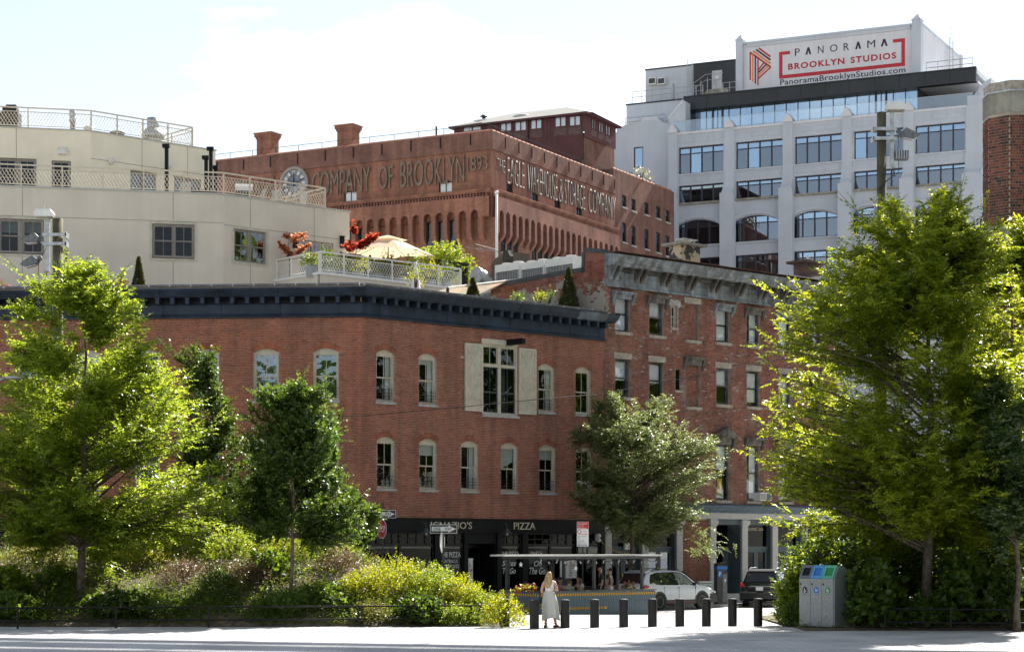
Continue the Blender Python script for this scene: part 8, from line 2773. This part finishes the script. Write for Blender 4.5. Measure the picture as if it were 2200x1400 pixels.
ph = solo("phone", MB().box(-.037, .037, -.005, .005, -.07, .07), M_['black_paint'], "dark phone held up in the walking woman's right hand", "phone", M @ T(.13, .3, 1.17, .2) @ Matrix.Rotation(R(-35), 4, 'X'))
def seat_pose(lean=0.0, z=.64):
 d = z - .93
 c, s_ = math.cos(lean), math.sin(lean)
 q = {}
 for k, (x, y, zz) in {'pelvis': (0, 0, .93), 'waist': (0, 0, 1.08), 'chest': (0, 0, 1.27), 'neck': (0, .01, 1.44), 'head0': (0, .03, 1.52), 'head1': (0, .04, 1.6), 'crown': (0, .03, 1.67), 'shl': (-.165, 0, 1.38), 'shr': (.165, 0, 1.38)}.items():
  r = zz - .93
  q[k] = (x, y * c + r * s_, .93 + d + r * c - y * s_)
 for sg, s in ((-1, 'l'), (1, 'r')):
  q['hip' + s] = (.09 * sg, .03, z)
  q['kn' + s] = (.12 * sg, .4, z - .02)
  q['an' + s] = (.12 * sg, .36, .12)
  q['to' + s] = (.12 * sg, .53, .035)
  sx, sy, sz = q['sh' + s]
  q['el' + s] = (sx + .06 * sg, sy + .1, sz - .27)
  q['wr' + s] = (sx - .02 * sg, sy + .32, sz - .24)
 return q
def stool(p, rz, lb):
 t = thing("dining_chair", lb, "chair", tuple(p), rz, "chairs in the dining shed")
 M = WM[t.name]
 obj("seat", MB().box(-.2, .2, -.2, .2, .5, .53), M_['black_paint'], t, M)
 obj("backrest", MB().box(-.2, .2, -.24, -.2, .72, .94), M_['duct_brown'], t, M)
 for x in (-.18, .18):
  for y in (-.18, .18):
   obj("leg", MB().box(x - .015, x + .015, y - .015, y + .015, 0, .9 if y < 0 else .5), M_['black_paint'], t, M)
def diner(label, px, d, rz, lean, shirt, hair, hj, he, extra=None, sm='skin', face=False, sleeves=True, chair=""):
 s = SH.s_at(px)
 p = SH.pt(s, SG + .12, d)
 stool(p, rz, chair)
 q = seat_pose(lean)
 q.update(extra or {})
 t, M, J = person(label, tuple(p), rz, q, M_[sm], group="people eating in the dining shed", face=face)
 ks = ['pelvis', 'waist', 'chest', 'shl', 'shr']
 ed = list(TOR)
 if sleeves:
  for s_ in 'lr':
   a, b_ = Vector(J['sh' + s_][:3]), Vector(J['el' + s_][:3])
   J['sv' + s_] = tuple(a.lerp(b_, .98 if sleeves == 2 else .6)) + (.048,)
   ks.append('sv' + s_)
   ed.append(('sh' + s_, 'sv' + s_))
 garment("shirt", J, ks, ed, .018, M_[shirt], t, M)
 garment("trousers", J, ['pelvis', 'hipl', 'knl', 'anl', 'hipr', 'knr', 'anr'], [('pelvis', 'hipl'), ('hipl', 'knl'), ('knl', 'anl'), ('pelvis', 'hipr'), ('hipr', 'knr'), ('knr', 'anr')], .015, M_['cloth_navy'], t, M)
 hd = Vector(J['head1'][:3])
 skin("hair", {k: (v[0] + hd.x, v[1] + hd.y, v[2] + hd.z) + tuple(v[3:]) for k, v in hj.items()}, he, M_[hair], t, M)
 return t, M, J
bob = {'a': (0, -.01, .08, .07, .08), 'b': (0, -.04, .01, .105, .095), 'c': (0, -.06, -.09, .115, .07), 'd': (0, -.06, -.17, .08, .05)}
chain = [('a', 'b'), ('b', 'c'), ('c', 'd')]
diner("person with curly red hair in a white sleeveless blouse, seated with their back turned", 1209, .62, R(-38), .12, 'cloth_white', 'hair_red', bob, chain, sleeves=False, chair="chair under the red haired diner")
diner("person in a sage green shirt bent forward over the table, seen from behind", 1240, .6, R(-20), .62, 'cloth_sage', 'hair_brown', {'a': (0, 0, .08, .07, .08), 'b': (0, -.03, .02, .095, .095), 'c': (0, -.05, -.06, .085, .07)}, chain[:2], sleeves=2, chair="chair under the sage green diner")
t, M, J = diner("person in a blue shirt and dark cap facing the camera across the table", 1265.5, 1.55, R(172), .3, 'cloth_blue', 'hair_dark', {'a': (0, -.02, .06, .075, .085), 'b': (0, -.05, .0, .085, .07)}, chain[:1], face=True, chair="chair under the diner in blue")
hd = Vector(J['head1'][:3])
cp = obj("cap", MB().lathe([(.1, .03), (.102, .07), (.08, .11), (.03, .13)], 14, (hd.x, hd.y, hd.z)), M_['cloth_navy'], t, M, True)
obj("cap_peak", MB().prism([(hd.x - .08, hd.y + .08), (hd.x + .08, hd.y + .08), (hd.x + .06, hd.y + .18), (hd.x - .06, hd.y + .18)], 'z', hd.z + .03, hd.z + .045), M_['cloth_navy'], cp, M)
diner("person with long brown hair in a cream top resting their head on one hand", 1298, 1.2, R(120), .2, 'cloth_cream', 'hair_brown', {'a': (0, -.01, .08, .07, .08), 'b': (0, -.04, .01, .1, .095), 'c': (-.03, -.07, -.1, .1, .07), 'd': (-.06, -.06, -.24, .06, .04)}, chain, sleeves=True,
  extra={'elr': (.3, .2, .95), 'wrr': (.13, .16, 1.12)}, chair="chair under the diner in cream")
sp = P(1309, 1290, 80.2)
t, M, J = person("person standing in a black t-shirt and white shorts behind the dining shed, looking left", (sp.x, 80.2, -.115), R(62), {'elr': (.24, -.04, 1.12), 'wrr': (.2, .06, .9)}, M_['skin_tan'], 1.0, None, True)
J['svl'] = (-.2, -.01, 1.24, .05)
J['svr'] = (.2, -.01, 1.24, .05)
garment("shirt", J, ['pelvis', 'waist', 'chest', 'shl', 'shr', 'svl', 'svr'], TOR + [('shl', 'svl'), ('shr', 'svr')], .018, M_['leather_black'], t, M)
garment("shorts", J, ['pelvis', 'hipl', 'knl', 'hipr', 'knr'], [('pelvis', 'hipl'), ('hipl', 'knl'), ('pelvis', 'hipr'), ('hipr', 'knr')], .02, M_['cloth_white'], t, M)
skin("hair", {'a': (0, -.01, 1.69, .07, .08), 'b': (0, -.05, 1.62, .088, .085), 'c': (0, -.13, 1.57, .045, .05)}, chain[:2], M_['hair_dark'], t, M)
sp = P(1291, 1290, 82)
t, M, J = person("person in dark clothes half hidden behind the shed post at the shop wall", (sp.x, 82, -.115), R(100), {}, M_['skin_tan'], 1.02, None, True)
J['svl'] = (-.21, -.02, 1.14, .045)
J['svr'] = (.21, -.02, 1.14, .045)
garment("shirt", J, ['pelvis', 'waist', 'chest', 'shl', 'shr', 'svl', 'svr'], TOR + [('shl', 'svl'), ('shr', 'svr')], .018, M_['leather_black'], t, M)
garment("trousers", J, ['pelvis', 'hipl', 'knl', 'anl', 'hipr', 'knr', 'anr'], [('pelvis', 'hipl'), ('hipl', 'knl'), ('knl', 'anl'), ('pelvis', 'hipr'), ('hipr', 'knr'), ('knr', 'anr')], .015, M_['cloth_navy'], t, M)
skin("hair", {'a': (0, -.01, 1.69, .07, .08), 'b': (0, -.05, 1.6, .088, .08)}, chain[:1], M_['hair_dark'], t, M)
# ================================================================== parked cars
def car(label, loc, rz, paint, light_glass):
 t = thing("parked_car", label, "car", loc, rz, "parked cars")
 M = WM[t.name]
 ST = [(-2.28, .62, .45, .8, .86, .6), (-2.25, .78, .36, .95, 1.02, .7), (-2.16, .85, .3, 1.02, 1.12, .72), (-2.05, .875, .27, 1.05, 1.3, .72), (-1.85, .89, .25, 1.05, 1.56, .68), (-1.6, .9, .24, 1.04, 1.64, .66), (-1.2, .905, .24, 1.03, 1.67, .65), (-.6, .905, .24, 1.01, 1.68, .65), (0, .905, .24, .99, 1.665, .65), (.35, .905, .24, .985, 1.62, .65), (.6, .905, .24, .985, 1.5, .665), (.85, .905, .24, .99, 1.33, .69), (1.1, .905, .24, .99, 1.14, .74), (1.22, .9, .24, 1.0, 1.06, .78), (1.5, .895, .25, .985, 1.02, .76), (1.85, .87, .26, .93, .97, .72), (2.1, .82, .28, .84, .89, .66), (2.25, .7, .34, .72, .76, .55), (2.32, .55, .42, .6, .64, .45)]
 prof = []
 for x, w, zb, bl, zt, cw in ST:
  zt = max(zt, bl + .02)
  up = min(1, (zt - bl) / .5)
  prof.append([(0, zb), (w * .93, zb), (w * .985, zb + (bl - zb) * .25), (w, zb + (bl - zb) * .55), (w * .985, zb + (bl - zb) * .85), (w * .955, bl), (cw + (w * .9 - cw) * .35, bl + (zt - bl) * .55), (cw, zt - .06 * up - .005), (cw * .86, zt - .012 * up), (0, zt + .012 * up)])
 mb = MB()
 K = len(prof[0])
 for sgn_ in (1, -1):
  base = len(mb.v)
  for (st, pf) in zip(ST, prof):
   for (y, z) in pf:
    mb.v.append((st[0], y * sgn_, z))
  for i in range(len(ST) - 1):
   for j in range(K - 1):
    a = base + i * K + j
    mb.f.append((a, a + K, a + K + 1, a + 1))
  mb.f.append(tuple(base + j for j in range(K)))
  mb.f.append(tuple(base + (len(ST) - 1) * K + j for j in range(K)))
 me = mb.mesh("body", True)
 bm = bmesh.new()
 bm.from_mesh(me)
 bmesh.ops.remove_doubles(bm, verts=bm.verts, dist=.001)
 bmesh.ops.recalc_face_normals(bm, faces=bm.faces)
 bm.to_mesh(me)
 bm.free()
 obj("body", me, paint, t, M)
 def yat(x, z):
  xs = [s_[0] for s_ in ST]
  i = max(0, min(len(xs) - 2, int(np.searchsorted(xs, x)) - 1))
  f = (x - xs[i]) / (xs[i + 1] - xs[i])
  def one(pf):
   zs = [p[1] for p in pf[1:8]]
   ys = [p[0] for p in pf[1:8]]
   return float(np.interp(z, zs, ys))
  return one(prof[i]) * (1 - f) + one(prof[i + 1]) * f
 def panel(name, poly, material, off=.008, sides=(1, -1), n=1):
  for sg in sides:
   mb = MB()
   c = (sum(p[0] for p in poly) / len(poly), sum(p[1] for p in poly) / len(poly))
   for i in range(len(poly)):
    a, b_ = poly[i], poly[(i + 1) % len(poly)]
    mb.poly([(p[0], sg * (yat(p[0], p[1]) + off), p[1]) for p in (a, b_, c)])
   obj(name, mb, material, t, M, False)
 panel("window_surround", [(-1.86, 1.12), (-1.7, 1.5), (-1.3, 1.59), (-.3, 1.61), (.2, 1.575), (.55, 1.42), (.98, 1.08), (.98, 1.03), (-1.2, 1.06)], M_['black_paint'], .004)
 panel("rear_quarter_glass", [(-1.76, 1.16), (-1.66, 1.45), (-1.28, 1.55), (-1.12, 1.1), (-1.3, 1.09)], M_['car_glass'], .01)
 panel("rear_door_glass", [(-1.05, 1.09), (-1.2, 1.55), (-.32, 1.57), (-.16, 1.065)], M_['car_glass'], .01)
 panel("front_door_glass", [(-.08, 1.06), (-.24, 1.57), (.16, 1.535), (.5, 1.39), (.9, 1.06)], light_glass, .01)
 for (x, nm) in ((-1.335, 'rear'), (1.335, 'front')):
  for sg in (1, -1):
   Mw = M @ T(x, sg * .8, .345) @ Matrix.Rotation(R(90) * -sg, 4, 'X')
   o = obj("wheel", MB().lathe([(.21, -.1), (.33, -.1), (.345, -.07), (.345, .09), (.33, .115), (.24, .12), (.21, .1)], 28), M_['rubber'], t, Mw, True)
   obj("rim", MB().lathe([(.001, .06), (.2, .06), (.235, .1), (.24, .12), (.22, .118), (.2, .085)], 24), M_['fan_grey'], o, Mw)
   sp_ = MB().prism([(-.03, .04), (.03, .04), (.045, .215), (-.045, .215)], 'z', .075, .105).mesh("spoke")
   for k in range(5):
    obj("spoke", sp_, M_['car_plastic'] if k % 2 else M_['sign_back'], o, Mw @ Matrix.Rotation(R(72 * k), 4, 'Z'))
   mb = MB()
   for k in range(12):
    t0, t1 = math.pi * (k / 12 * 1.12 - .06), math.pi * ((k + 1) / 12 * 1.12 - .06)
    mb.prism([(x + .36 * math.cos(t0), .345 + .36 * math.sin(t0)), (x + .36 * math.cos(t1), .345 + .36 * math.sin(t1)), (x + .45 * math.cos(t1), .345 + .45 * math.sin(t1)), (x + .45 * math.cos(t0), .345 + .45 * math.sin(t0))], 'y', sg * .84, sg * .918)
   obj("arch_trim", mb, M_['car_plastic'], t, M)
   mb = MB()
   mb.poly([(x + .37 * math.cos(2 * math.pi * k / 20), sg * .909, .345 + .37 * math.sin(2 * math.pi * k / 20)) for k in range(20)])
   obj("wheel_well", mb, M_['rubber'], t, M)
 for sg in (1, -1):
  obj("side_sill", MB().box(-.9, .9, min(sg * .86, sg * .915), max(sg * .86, sg * .915), .24, .42), M_['car_plastic'], t, M)
  obj("sill_stripe", MB().box(-.85, .85, min(sg * .9, sg * .92), max(sg * .9, sg * .92), .33, .35), M_['lamp_red'] if paint is M_['car_white'] else M_['steel'], t, M)
  obj("mirror", MB().ell((.72, sg * 1.0, 1.08), (.1, .1, .075), 10, 7), M_['black_satin'], t, M, True)
  obj("roof_rail", MB().tube([(-1.5, sg * .6, 1.66), (-1.4, sg * .6, 1.73), (.05, sg * .6, 1.74), (.2, sg * .6, 1.66)], .018, 5), M_['black_paint'] if paint is M_['car_white'] else M_['steel'], t, M)
  for x in (-.2, -1.15):
   obj("door_handle", MB().box(x, x + .17, min(sg * .895, sg * .925), max(sg * .895, sg * .925), .885, .915), M_['sign_back'] if 0 else paint, t, M)
  for x in (-.12, .92, -1.02):
   obj("door_seam", MB().box(x - .004, x + .004, min(sg * .88, sg * .909), max(sg * .88, sg * .909), .43, .98), M_['black_paint'], t, M)
  obj("tail_light", MB().prism([(-2.27, .9), (-2.0, .94), (-1.93, 1.02), (-2.1, 1.07), (-2.24, 1.03)], 'y', sg * .62, sg * .885), M_['lamp_red'], t, M)
  obj("headlight", MB().prism([(2.27, .66), (2.28, .74), (1.95, .87), (1.86, .84), (2.1, .72)], 'y', sg * .5, sg * .845), M_['lamp_clear'], t, M)
  obj("reflector", MB().box(-2.3, -2.26, min(sg * .5, sg * .75), max(sg * .5, sg * .75), .46, .52), M_['lamp_red'], t, M)
 obj("rear_bumper", MB().prism([(-2.33, .38), (-2.33, .62), (-2.27, .7), (-1.82, .74), (-1.86, .3), (-2.25, .3)], 'y', -.895, .895), M_['car_plastic'] if paint is M_['car_white'] else paint, t, M)
 obj("front_bumper", MB().prism([(2.36, .32), (2.36, .56), (2.25, .64), (1.83, .66), (1.86, .27), (2.3, .27)], 'y', -.86, .86), M_['car_plastic'], t, M)
 mb = MB()
 mb.poly([(-2.15, -.66, 1.1), (-2.15, .66, 1.1), (-1.8, .6, 1.615), (-1.8, -.6, 1.615)])
 mb.v = [(x - .045, y, z + .02) for x, y, z in mb.v]
 obj("rear_window", mb, M_['car_glass'], t, M)
 obj("spoiler", MB().prism([(-1.95, 1.6), (-1.6, 1.68), (-1.55, 1.66), (-1.9, 1.56)], 'y', -.6, .6), paint if paint is M_['car_white'] else M_['black_satin'], t, M)
 mb = MB()
 mb.poly([(.42, -.6, 1.6), (.42, .6, 1.6), (1.14, .7, 1.12), (1.14, -.7, 1.12)])
 mb.v = [(x + .03, y, z + .03) for x, y, z in mb.v]
 obj("windscreen", mb, M_['car_glass'], t, M)
 obj("number_plate", MB().box(-2.345, -2.3, -.16, .16, .74, .9), M_['sign_face'], t, M)
 obj("tailgate_strip", MB().box(-2.315, -2.27, -.45, .45, .925, .945), M_['steel'], t, M)
 obj("wiper", MB().box(-2.18, -2.16, -.02, .35, 1.14, 1.155), M_['black_paint'], t, M)
 return t
crz = math.atan2(1.0, 1.085)
car("white compact estate car with dark plastic trim parked beyond the bollards", (6.6, 85.55, SG), crz, M_['car_white'], M_['car_glass_light'])
bx = P(1648, 1300, 90.4)
car("shiny black estate car seen from behind at the edge of the bushes", (bx.x + .1, 90.4, SG), R(72), M_['car_black'], M_['car_glass'])
# ================================================================== signs and street furniture
def one_way(parent, M, w=.91, h=.3):
 o = obj("sign_plate", MB().box(-w / 2, w / 2, -.004, 0, 0, h), M_['sign_black'], parent, M)
 obj("border", MB().ring(-w / 2, w / 2, 0, h, .016, -.006, -.0045), M_['sign_face'], o, M)
 obj("arrow", MB().prism([(-.4, .075), (.16, .075), (.16, .03), (.42, h / 2), (.16, h - .03), (.16, h - .075), (-.4, h - .075)], 'y', -.0065, -.0045), M_['sign_face'], o, M)
 for s_, x0, x1 in (("ONE", -.34, -.1), ("WAY", .03, .28)):
  obj("lettering", text_mesh(s_, x1 - x0, .115, .001, off=.012), M_['sign_black'], o, M @ T(x0, -.0068, h / 2 - .057))
p = P(825, 1112, 76)
ss = thing("street_sign", "one way arrow sign above a red stop sign, left of the pizza shop front", "street sign", (P(822, 0, 76).x, 76.05, -.25))
M = WM[ss.name]
obj("post", MB().box(-.03, .03, 0, .05, 0, P(0, 1080, 76).z + .25), M_['post_green'], ss, M)
one_way(ss, T(p.x, 76, p.z))
oc = [(.38 * math.cos(math.pi / 8 + math.pi / 4 * k), .38 * math.sin(math.pi / 8 + math.pi / 4 * k)) for k in range(8)]
Ms = T(P(822, 0, 76).x, 75.98, P(0, 1135.5, 76).z, R(-58)) @ T(0, -.03, 0)
so = obj("stop_plate", MB().prism([(x * 1.02, z * 1.02) for x, z in oc], 'y', 0, .004), M_['sign_face'], ss, Ms)
obj("stop_face", MB().prism([(x * .95, z * .95) for x, z in oc], 'y', -.003, -.0005), M_['stop_red'], so, Ms)
obj("lettering", text_mesh("STOP", .56, .26, .002, off=.01), M_['sign_face'], so, Ms @ T(-.28, -.0032, -.13))
p = P(953, 1145, 67)
s2 = thing("street_sign", "one way arrow sign with an edge-on stop sign in front of the shop lettering", "street sign", (P(952, 0, 67).x, 67.05, 1.2))
M = WM[s2.name]
obj("post", MB().box(-.035, .035, 0, .05, -.6, P(0, 1137, 67).z - 1.2), M_['post_green'], s2, M)
one_way(s2, T(p.x, 67, p.z, R(6)))
Ms = T(P(950, 0, 67).x, 66.97, P(0, 1163, 67).z, R(-101))
so = obj("stop_plate", MB().prism(oc, 'y', 0, .004), M_['sign_back'], s2, Ms)
p = P(1252, 1173, 79)
s3 = thing("parking_sign", "red and white no standing sign in front of the take out window", "street sign", (p.x, 79.04, SG))
M = WM[s3.name]
obj("post", MB().box(-.03, .03, 0, .04, 0, P(0, 1118, 79).z - SG), M_['post_green'], s3, M)
Mp = T(P(1239.5, 0, 79).x, 79, p.z)
sc_ = 79 / FPX
pl = obj("sign_plate", MB().box(0, 25 * sc_, -.004, 0, 0, 53 * sc_), M_['sign_face'], s3, Mp)
obj("red_field", MB().box(.01, 25 * sc_ - .01, -.006, -.0045, 37.5 * sc_, 52.5 * sc_), M_['stop_red'], pl, Mp)
for s_, x, z, w, h, mm in (("NO STANDING", 2, 47, 20, 3.2, 'sign_face'), ("Anytime", 2, 42.6, 13, 3, 'sign_face'), ("2", 2, 17.5, 4, 6, 'sign_green'), ("HOUR METERED PARKING", 8, 20.5, 13, 2, 'sign_green'), ("9AM-7PM", 2, 10.5, 13, 2.4, 'sign_green'), ("Except Sunday", 2, 6.8, 17, 2.2, 'sign_green'), ("No Parking", 9, 31, 13, 2.4, 'stop_red')):
 obj("lettering", text_mesh(s_, w * sc_, h * sc_, .001), M_[mm], pl, Mp @ T(x * sc_, -.0065, z * sc_))
for z, mm, d in ((39.5, 'sign_face', -1), (26.5, 'stop_red', 1), (3.2, 'sign_black', 0)):
 mb = MB().box(4 * sc_, 20 * sc_, -.008, -.0065, (z - .5) * sc_, (z + .5) * sc_)
 if d <= 0:
  mb.prism([(2 * sc_, z * sc_), (5 * sc_, (z - 1.8) * sc_), (5 * sc_, (z + 1.8) * sc_)], 'y', -.0082, -.0066)
 if d >= 0:
  mb.prism([(22 * sc_, z * sc_), (19 * sc_, (z + 1.8) * sc_), (19 * sc_, (z - 1.8) * sc_)], 'y', -.0082, -.0066)
 obj("arrow", mb, M_[mm], pl, Mp)
rg = [(.5 * 25 * sc_ * .36 * math.cos(math.pi / 8 * k), .5 * 25 * sc_ * .36 * math.sin(math.pi / 8 * k)) for k in range(16)]
obj("symbol_ring", MB().prism([(x + 5 * sc_, z + 32 * sc_) for x, z in rg], 'y', -.006, -.0045), M_['stop_red'], pl, Mp)
obj("symbol_field", MB().prism([(x * .7 + 5 * sc_, z * .7 + 32 * sc_) for x, z in rg], 'y', -.0075, -.0061), M_['sign_face'], pl, Mp)
pk = thing("parking_meter", "dark parking meter kiosk with a blue band between the two parked cars", "parking meter", tuple(P(1548, 1297, 88.2)), R(20))
M = WM[pk.name]
obj("cabinet", MB().box(-.24, .24, -.17, .17, 0, 1.72), M_['dark_grey'], pk, M)
obj("side_face", MB().box(.02, .235, -.19, -.171, .1, 1.35), M_['fan_grey'], pk, M)
obj("blue_band", MB().box(-.25, .25, -.185, .18, 1.55, 1.68), M_['badge_blue'], pk, M)
obj("logo_field", MB().box(-.2, -.02, -.18, -.171, 1.2, 1.48), M_['badge_blue'], pk, M)
obj("lettering", text_mesh("P", .09, .17, .002, off=.01), M_['sign_face'], pk, M @ T(-.155, -.181, 1.255))
obj("solar_top", MB().prism([(-.25, 1.722), (.25, 1.722), (.18, 1.86), (-.22, 1.8)], 'y', -.17, .17), M_['black_satin'], pk, M)
obj("coin_slot", MB().box(.1, .17, -.2, -.191, 1.0, 1.12), M_['sign_face'], pk, M)
bn = thing("bench", "small white slatted bench against the brick infill behind the white car", "bench", tuple(BF.pt(BF.s_at(1503), -.115, -.7)), BF.rz)
M = WM[bn.name]
for k in range(3):
 obj("slat", MB().box(-.6, .6, -.2 + .14 * k, -.08 + .14 * k, .44, .47), M_['white_metal'], bn, M)
 obj("slat", MB().box(-.6, .6, .24, .27, .58 + .13 * k, .68 + .13 * k), M_['white_metal'], bn, M)
for x in (-.5, .5):
 obj("leg", MB().box(x - .03, x + .03, -.18, .24, 0, .44).box(x - .03, x + .03, .2, .24, .44, .96), M_['white_metal'], bn, M)
cc = thing("security_camera", "white twin dome security camera with an orange cable by the take out window", "camera", tuple(AR.pt(AR.s_at(1280), 2.72, -.1)), AR.rz)
M = WM[cc.name]
obj("bracket", MB().box(-.04, .04, -.02, .1, -.05, .3), M_['white_metal'], cc, M)
for z in (.2, .0):
 obj("dome", MB().ell((0, -.1, z), (.1, .1, .1), 10, 8), M_['sign_face'], cc, M, True)
obj("cable", MB().tube([(.05, -.02, .05), (.5, -.05, -.25), (1.2, -.05, -.55), (2.2, -.05, -.6)], .012, 5), M_['tape_yellow'], cc, M)
ub = solo("junction_box", MB().box(-.17, .17, -.1, 0, -.15, .15), M_['white_metal'], "small white junction box on the grey doors beside the street tree's trunk", "junction box", BF.Ms(BF.s_at(1349), 2.45, .12))
e = P(1793, 1350, 58.5)
ux_, uy_ = math.cos(R(50)), -math.sin(R(50))
BW, BD, BH = 1.38, .86, 1.86
TB = Fac(e.x - BW * ux_, 58.5 - BW * uy_, ux_, uy_)
bins = thing("recycling_bins", "grey metal three part recycling bin with slate, blue and green hoods", "recycling bin", tuple(TB.pt(0, 0)), TB.rz)
M = TB.M
sidep = [(0, .06), (BD, .06), (BD, 1.6), (.36, BH), (.19, BH), (0, 1.47)]
obj("case", MB().prism(sidep, 'x', .012, BW - .04), M_['bin_grey'], bins, M)
obj("side_panel", MB().prism([(y + (.004 if y == 0 else -.0), z) for y, z in sidep], 'x', BW - .039, BW), M_['bin_grey'], bins, M)
obj("plinth", MB().box(.04, BW - .06, .05, BD - .05, 0, .059), M_['black_paint'], bins, M)
obj("head_rail", MB().box(.012, BW - .04, -.012, 0, 1.38, 1.465), M_['bin_grey'], bins, M)
sl0, sl1 = Vector((0, 0, 1.472)), Vector((0, .19, BH))
wd = (BW - .05) / 3
for k, (hm_, hole_m, badge, label) in enumerate((('bin_slate', 'black_paint', 'sign_black', "door with the black round badge"), ('bin_blue', 'badge_blue', 'badge_blue', "door with the blue round badge"), ('bin_green', 'badge_green', 'badge_green', "door with the green round badge"))):
 x0 = .012 + wd * k
 d = obj("door", MB().box(x0 + .006, x0 + wd - .006, -.014, -.001, .1, 1.37), M_['bin_grey'], bins, M)
 d['label'] = label
 cxk = x0 + wd * .52
 o = obj("badge", MB().prism([(cxk + .1 * math.cos(2 * math.pi * q / 24), 1.12 + .115 * math.sin(2 * math.pi * q / 24)) for q in range(24)], 'y', -.018, -.0145), M_[badge], d, M)
 mb = MB()
 if k == 0:
  mb.box(cxk - .03, cxk + .0, -.021, -.0182, 1.12, 1.17).box(cxk + .01, cxk + .05, -.021, -.0182, 1.09, 1.12).box(cxk - .04, cxk - .01, -.021, -.0182, 1.06, 1.1)
 elif k == 1:
  mb.prism([(cxk - .03, 1.1), (cxk + .0, 1.1), (cxk - .01, 1.19), (cxk - .022, 1.19)], 'y', -.021, -.0182).box(cxk + .015, cxk + .045, -.021, -.0182, 1.1, 1.16)
 else:
  mb.box(cxk - .035, cxk - .005, -.021, -.0182, 1.08, 1.19).ell((cxk + .025, -.02, 1.11), (.022, .003, .03), 8, 6)
 mb.box(cxk - .04, cxk + .04, -.021, -.0182, 1.035, 1.05)
 obj("symbol", mb, M_['sign_face'], o, M)
 obj("lock", MB().box(x0 + .03, x0 + .09, -.02, -.0145, 1.28, 1.33), M_['black_satin'], d, M)
 uu = (sl1 - sl0)
 nn_ = Vector((0, -uu.z, uu.y)).normalized()
 def hp(x, v, o_):
  q = sl0 + uu * v + nn_ * o_
  return (x, q.y, q.z)
 xa, xb = x0 + .004, x0 + wd - .004
 mb = MB()
 for (xx0, xx1, v0, v1) in ((xa, xb, 0, .2), (xa, xb, .8, 1), (xa, xa + .075, .2, .8), (xb - .075, xb, .2, .8)):
  c8 = [hp(xx0, v0, .003), hp(xx1, v0, .003), hp(xx1, v1, .003), hp(xx0, v1, .003), hp(xx0, v0, .03), hp(xx1, v0, .03), hp(xx1, v1, .03), hp(xx0, v1, .03)]
  n0 = len(mb.v)
  mb.v += c8
  mb.f += [(n0 + 4, n0 + 5, n0 + 6, n0 + 7), (n0, n0 + 1, n0 + 5, n0 + 4), (n0 + 1, n0 + 2, n0 + 6, n0 + 5), (n0 + 2, n0 + 3, n0 + 7, n0 + 6), (n0 + 3, n0, n0 + 4, n0 + 7)]
 h_ = obj("hood", mb, M_[hm_], bins, M)
 mb = MB()
 mb.poly([hp(xa + .07, .18, .006), hp(xb - .07, .18, .006), hp(xb - .07, .82, .006), hp(xa + .07, .82, .006)])
 obj("opening", mb, M_[hole_m], h_, M)
cb = [P(-160, 880, 72), P(400, 889, 72), P(777, 893, 74), P(1000, 873, 75), P(1160, 857, 76), P(1280, 847, 77), P(1404, 825, 78), P(1546, 797, 79), P(1661, 775, 80), P(1790, 745, 81), P(2100, 660, 84)]
solo("overhead_cable", MB().tube(cb, .014, 4), M_['black_paint'], "thin dark cable slung across both brick facades", "cable")
# ================================================================== what the windows mirror and what breaks the low sun
def wood(name, pts, n, h, leaf):
 """a far-off wood that reads as one mass"""
 k = n // len(pts)
 P_, R_ = [], []
 for (x, y, r) in pts:
  a = rng.uniform(0, 6.283, k)
  ph = np.arcsin(rng.uniform(-.6, 1, k))
  f = rng.uniform(.6, 1, k) ** .5
  P_.append(np.stack([x + r * f * np.cos(a) * np.cos(ph), y + r * f * np.sin(a) * np.cos(ph), h * .55 + h * .5 * f * np.sin(ph)], -1))
 p = np.concatenate(P_)
 return stuff(obj(name, leaf_mesh("leaves", p, rng.normal(0, 1, p.shape), rng.normal(0, 1, p.shape), np.full(len(p), leaf), .7), M_['leaf_mid']))
wood("park_woods", [(x, -26 + 6 * math.sin(x), 8) for x in range(-84, 90, 9)], 24000, 19, 1.3)
wood("side_woods", [(44 + 5 * math.sin(y), y, 9) for y in range(36, 108, 9)], 15000, 25, 1.2)
br = thing("bridge_deck", "high suspension bridge deck overhead, seen only by its striped shadow on the plaza", "bridge", (6, 93.5, 39), math.atan2(-.30, .953))
for k, (y, w) in enumerate(((0, .35), (-1.1, .9), (-2.7, .5), (-3.9, 1.0), (-5.6, .45), (-6.6, .8), (-8.3, 1.1))):
 obj("girder", MB().box(0 if k else 22, 70, y - w / 2, y + w / 2, 0, .6), M_['sandstone'], br, WM[br.name])
for k in range(14):
 obj("cross_beam", MB().box(5 * k, 5 * k + .15, -8.8, .2, -.3, -.002), M_['sandstone'], br, WM[br.name])
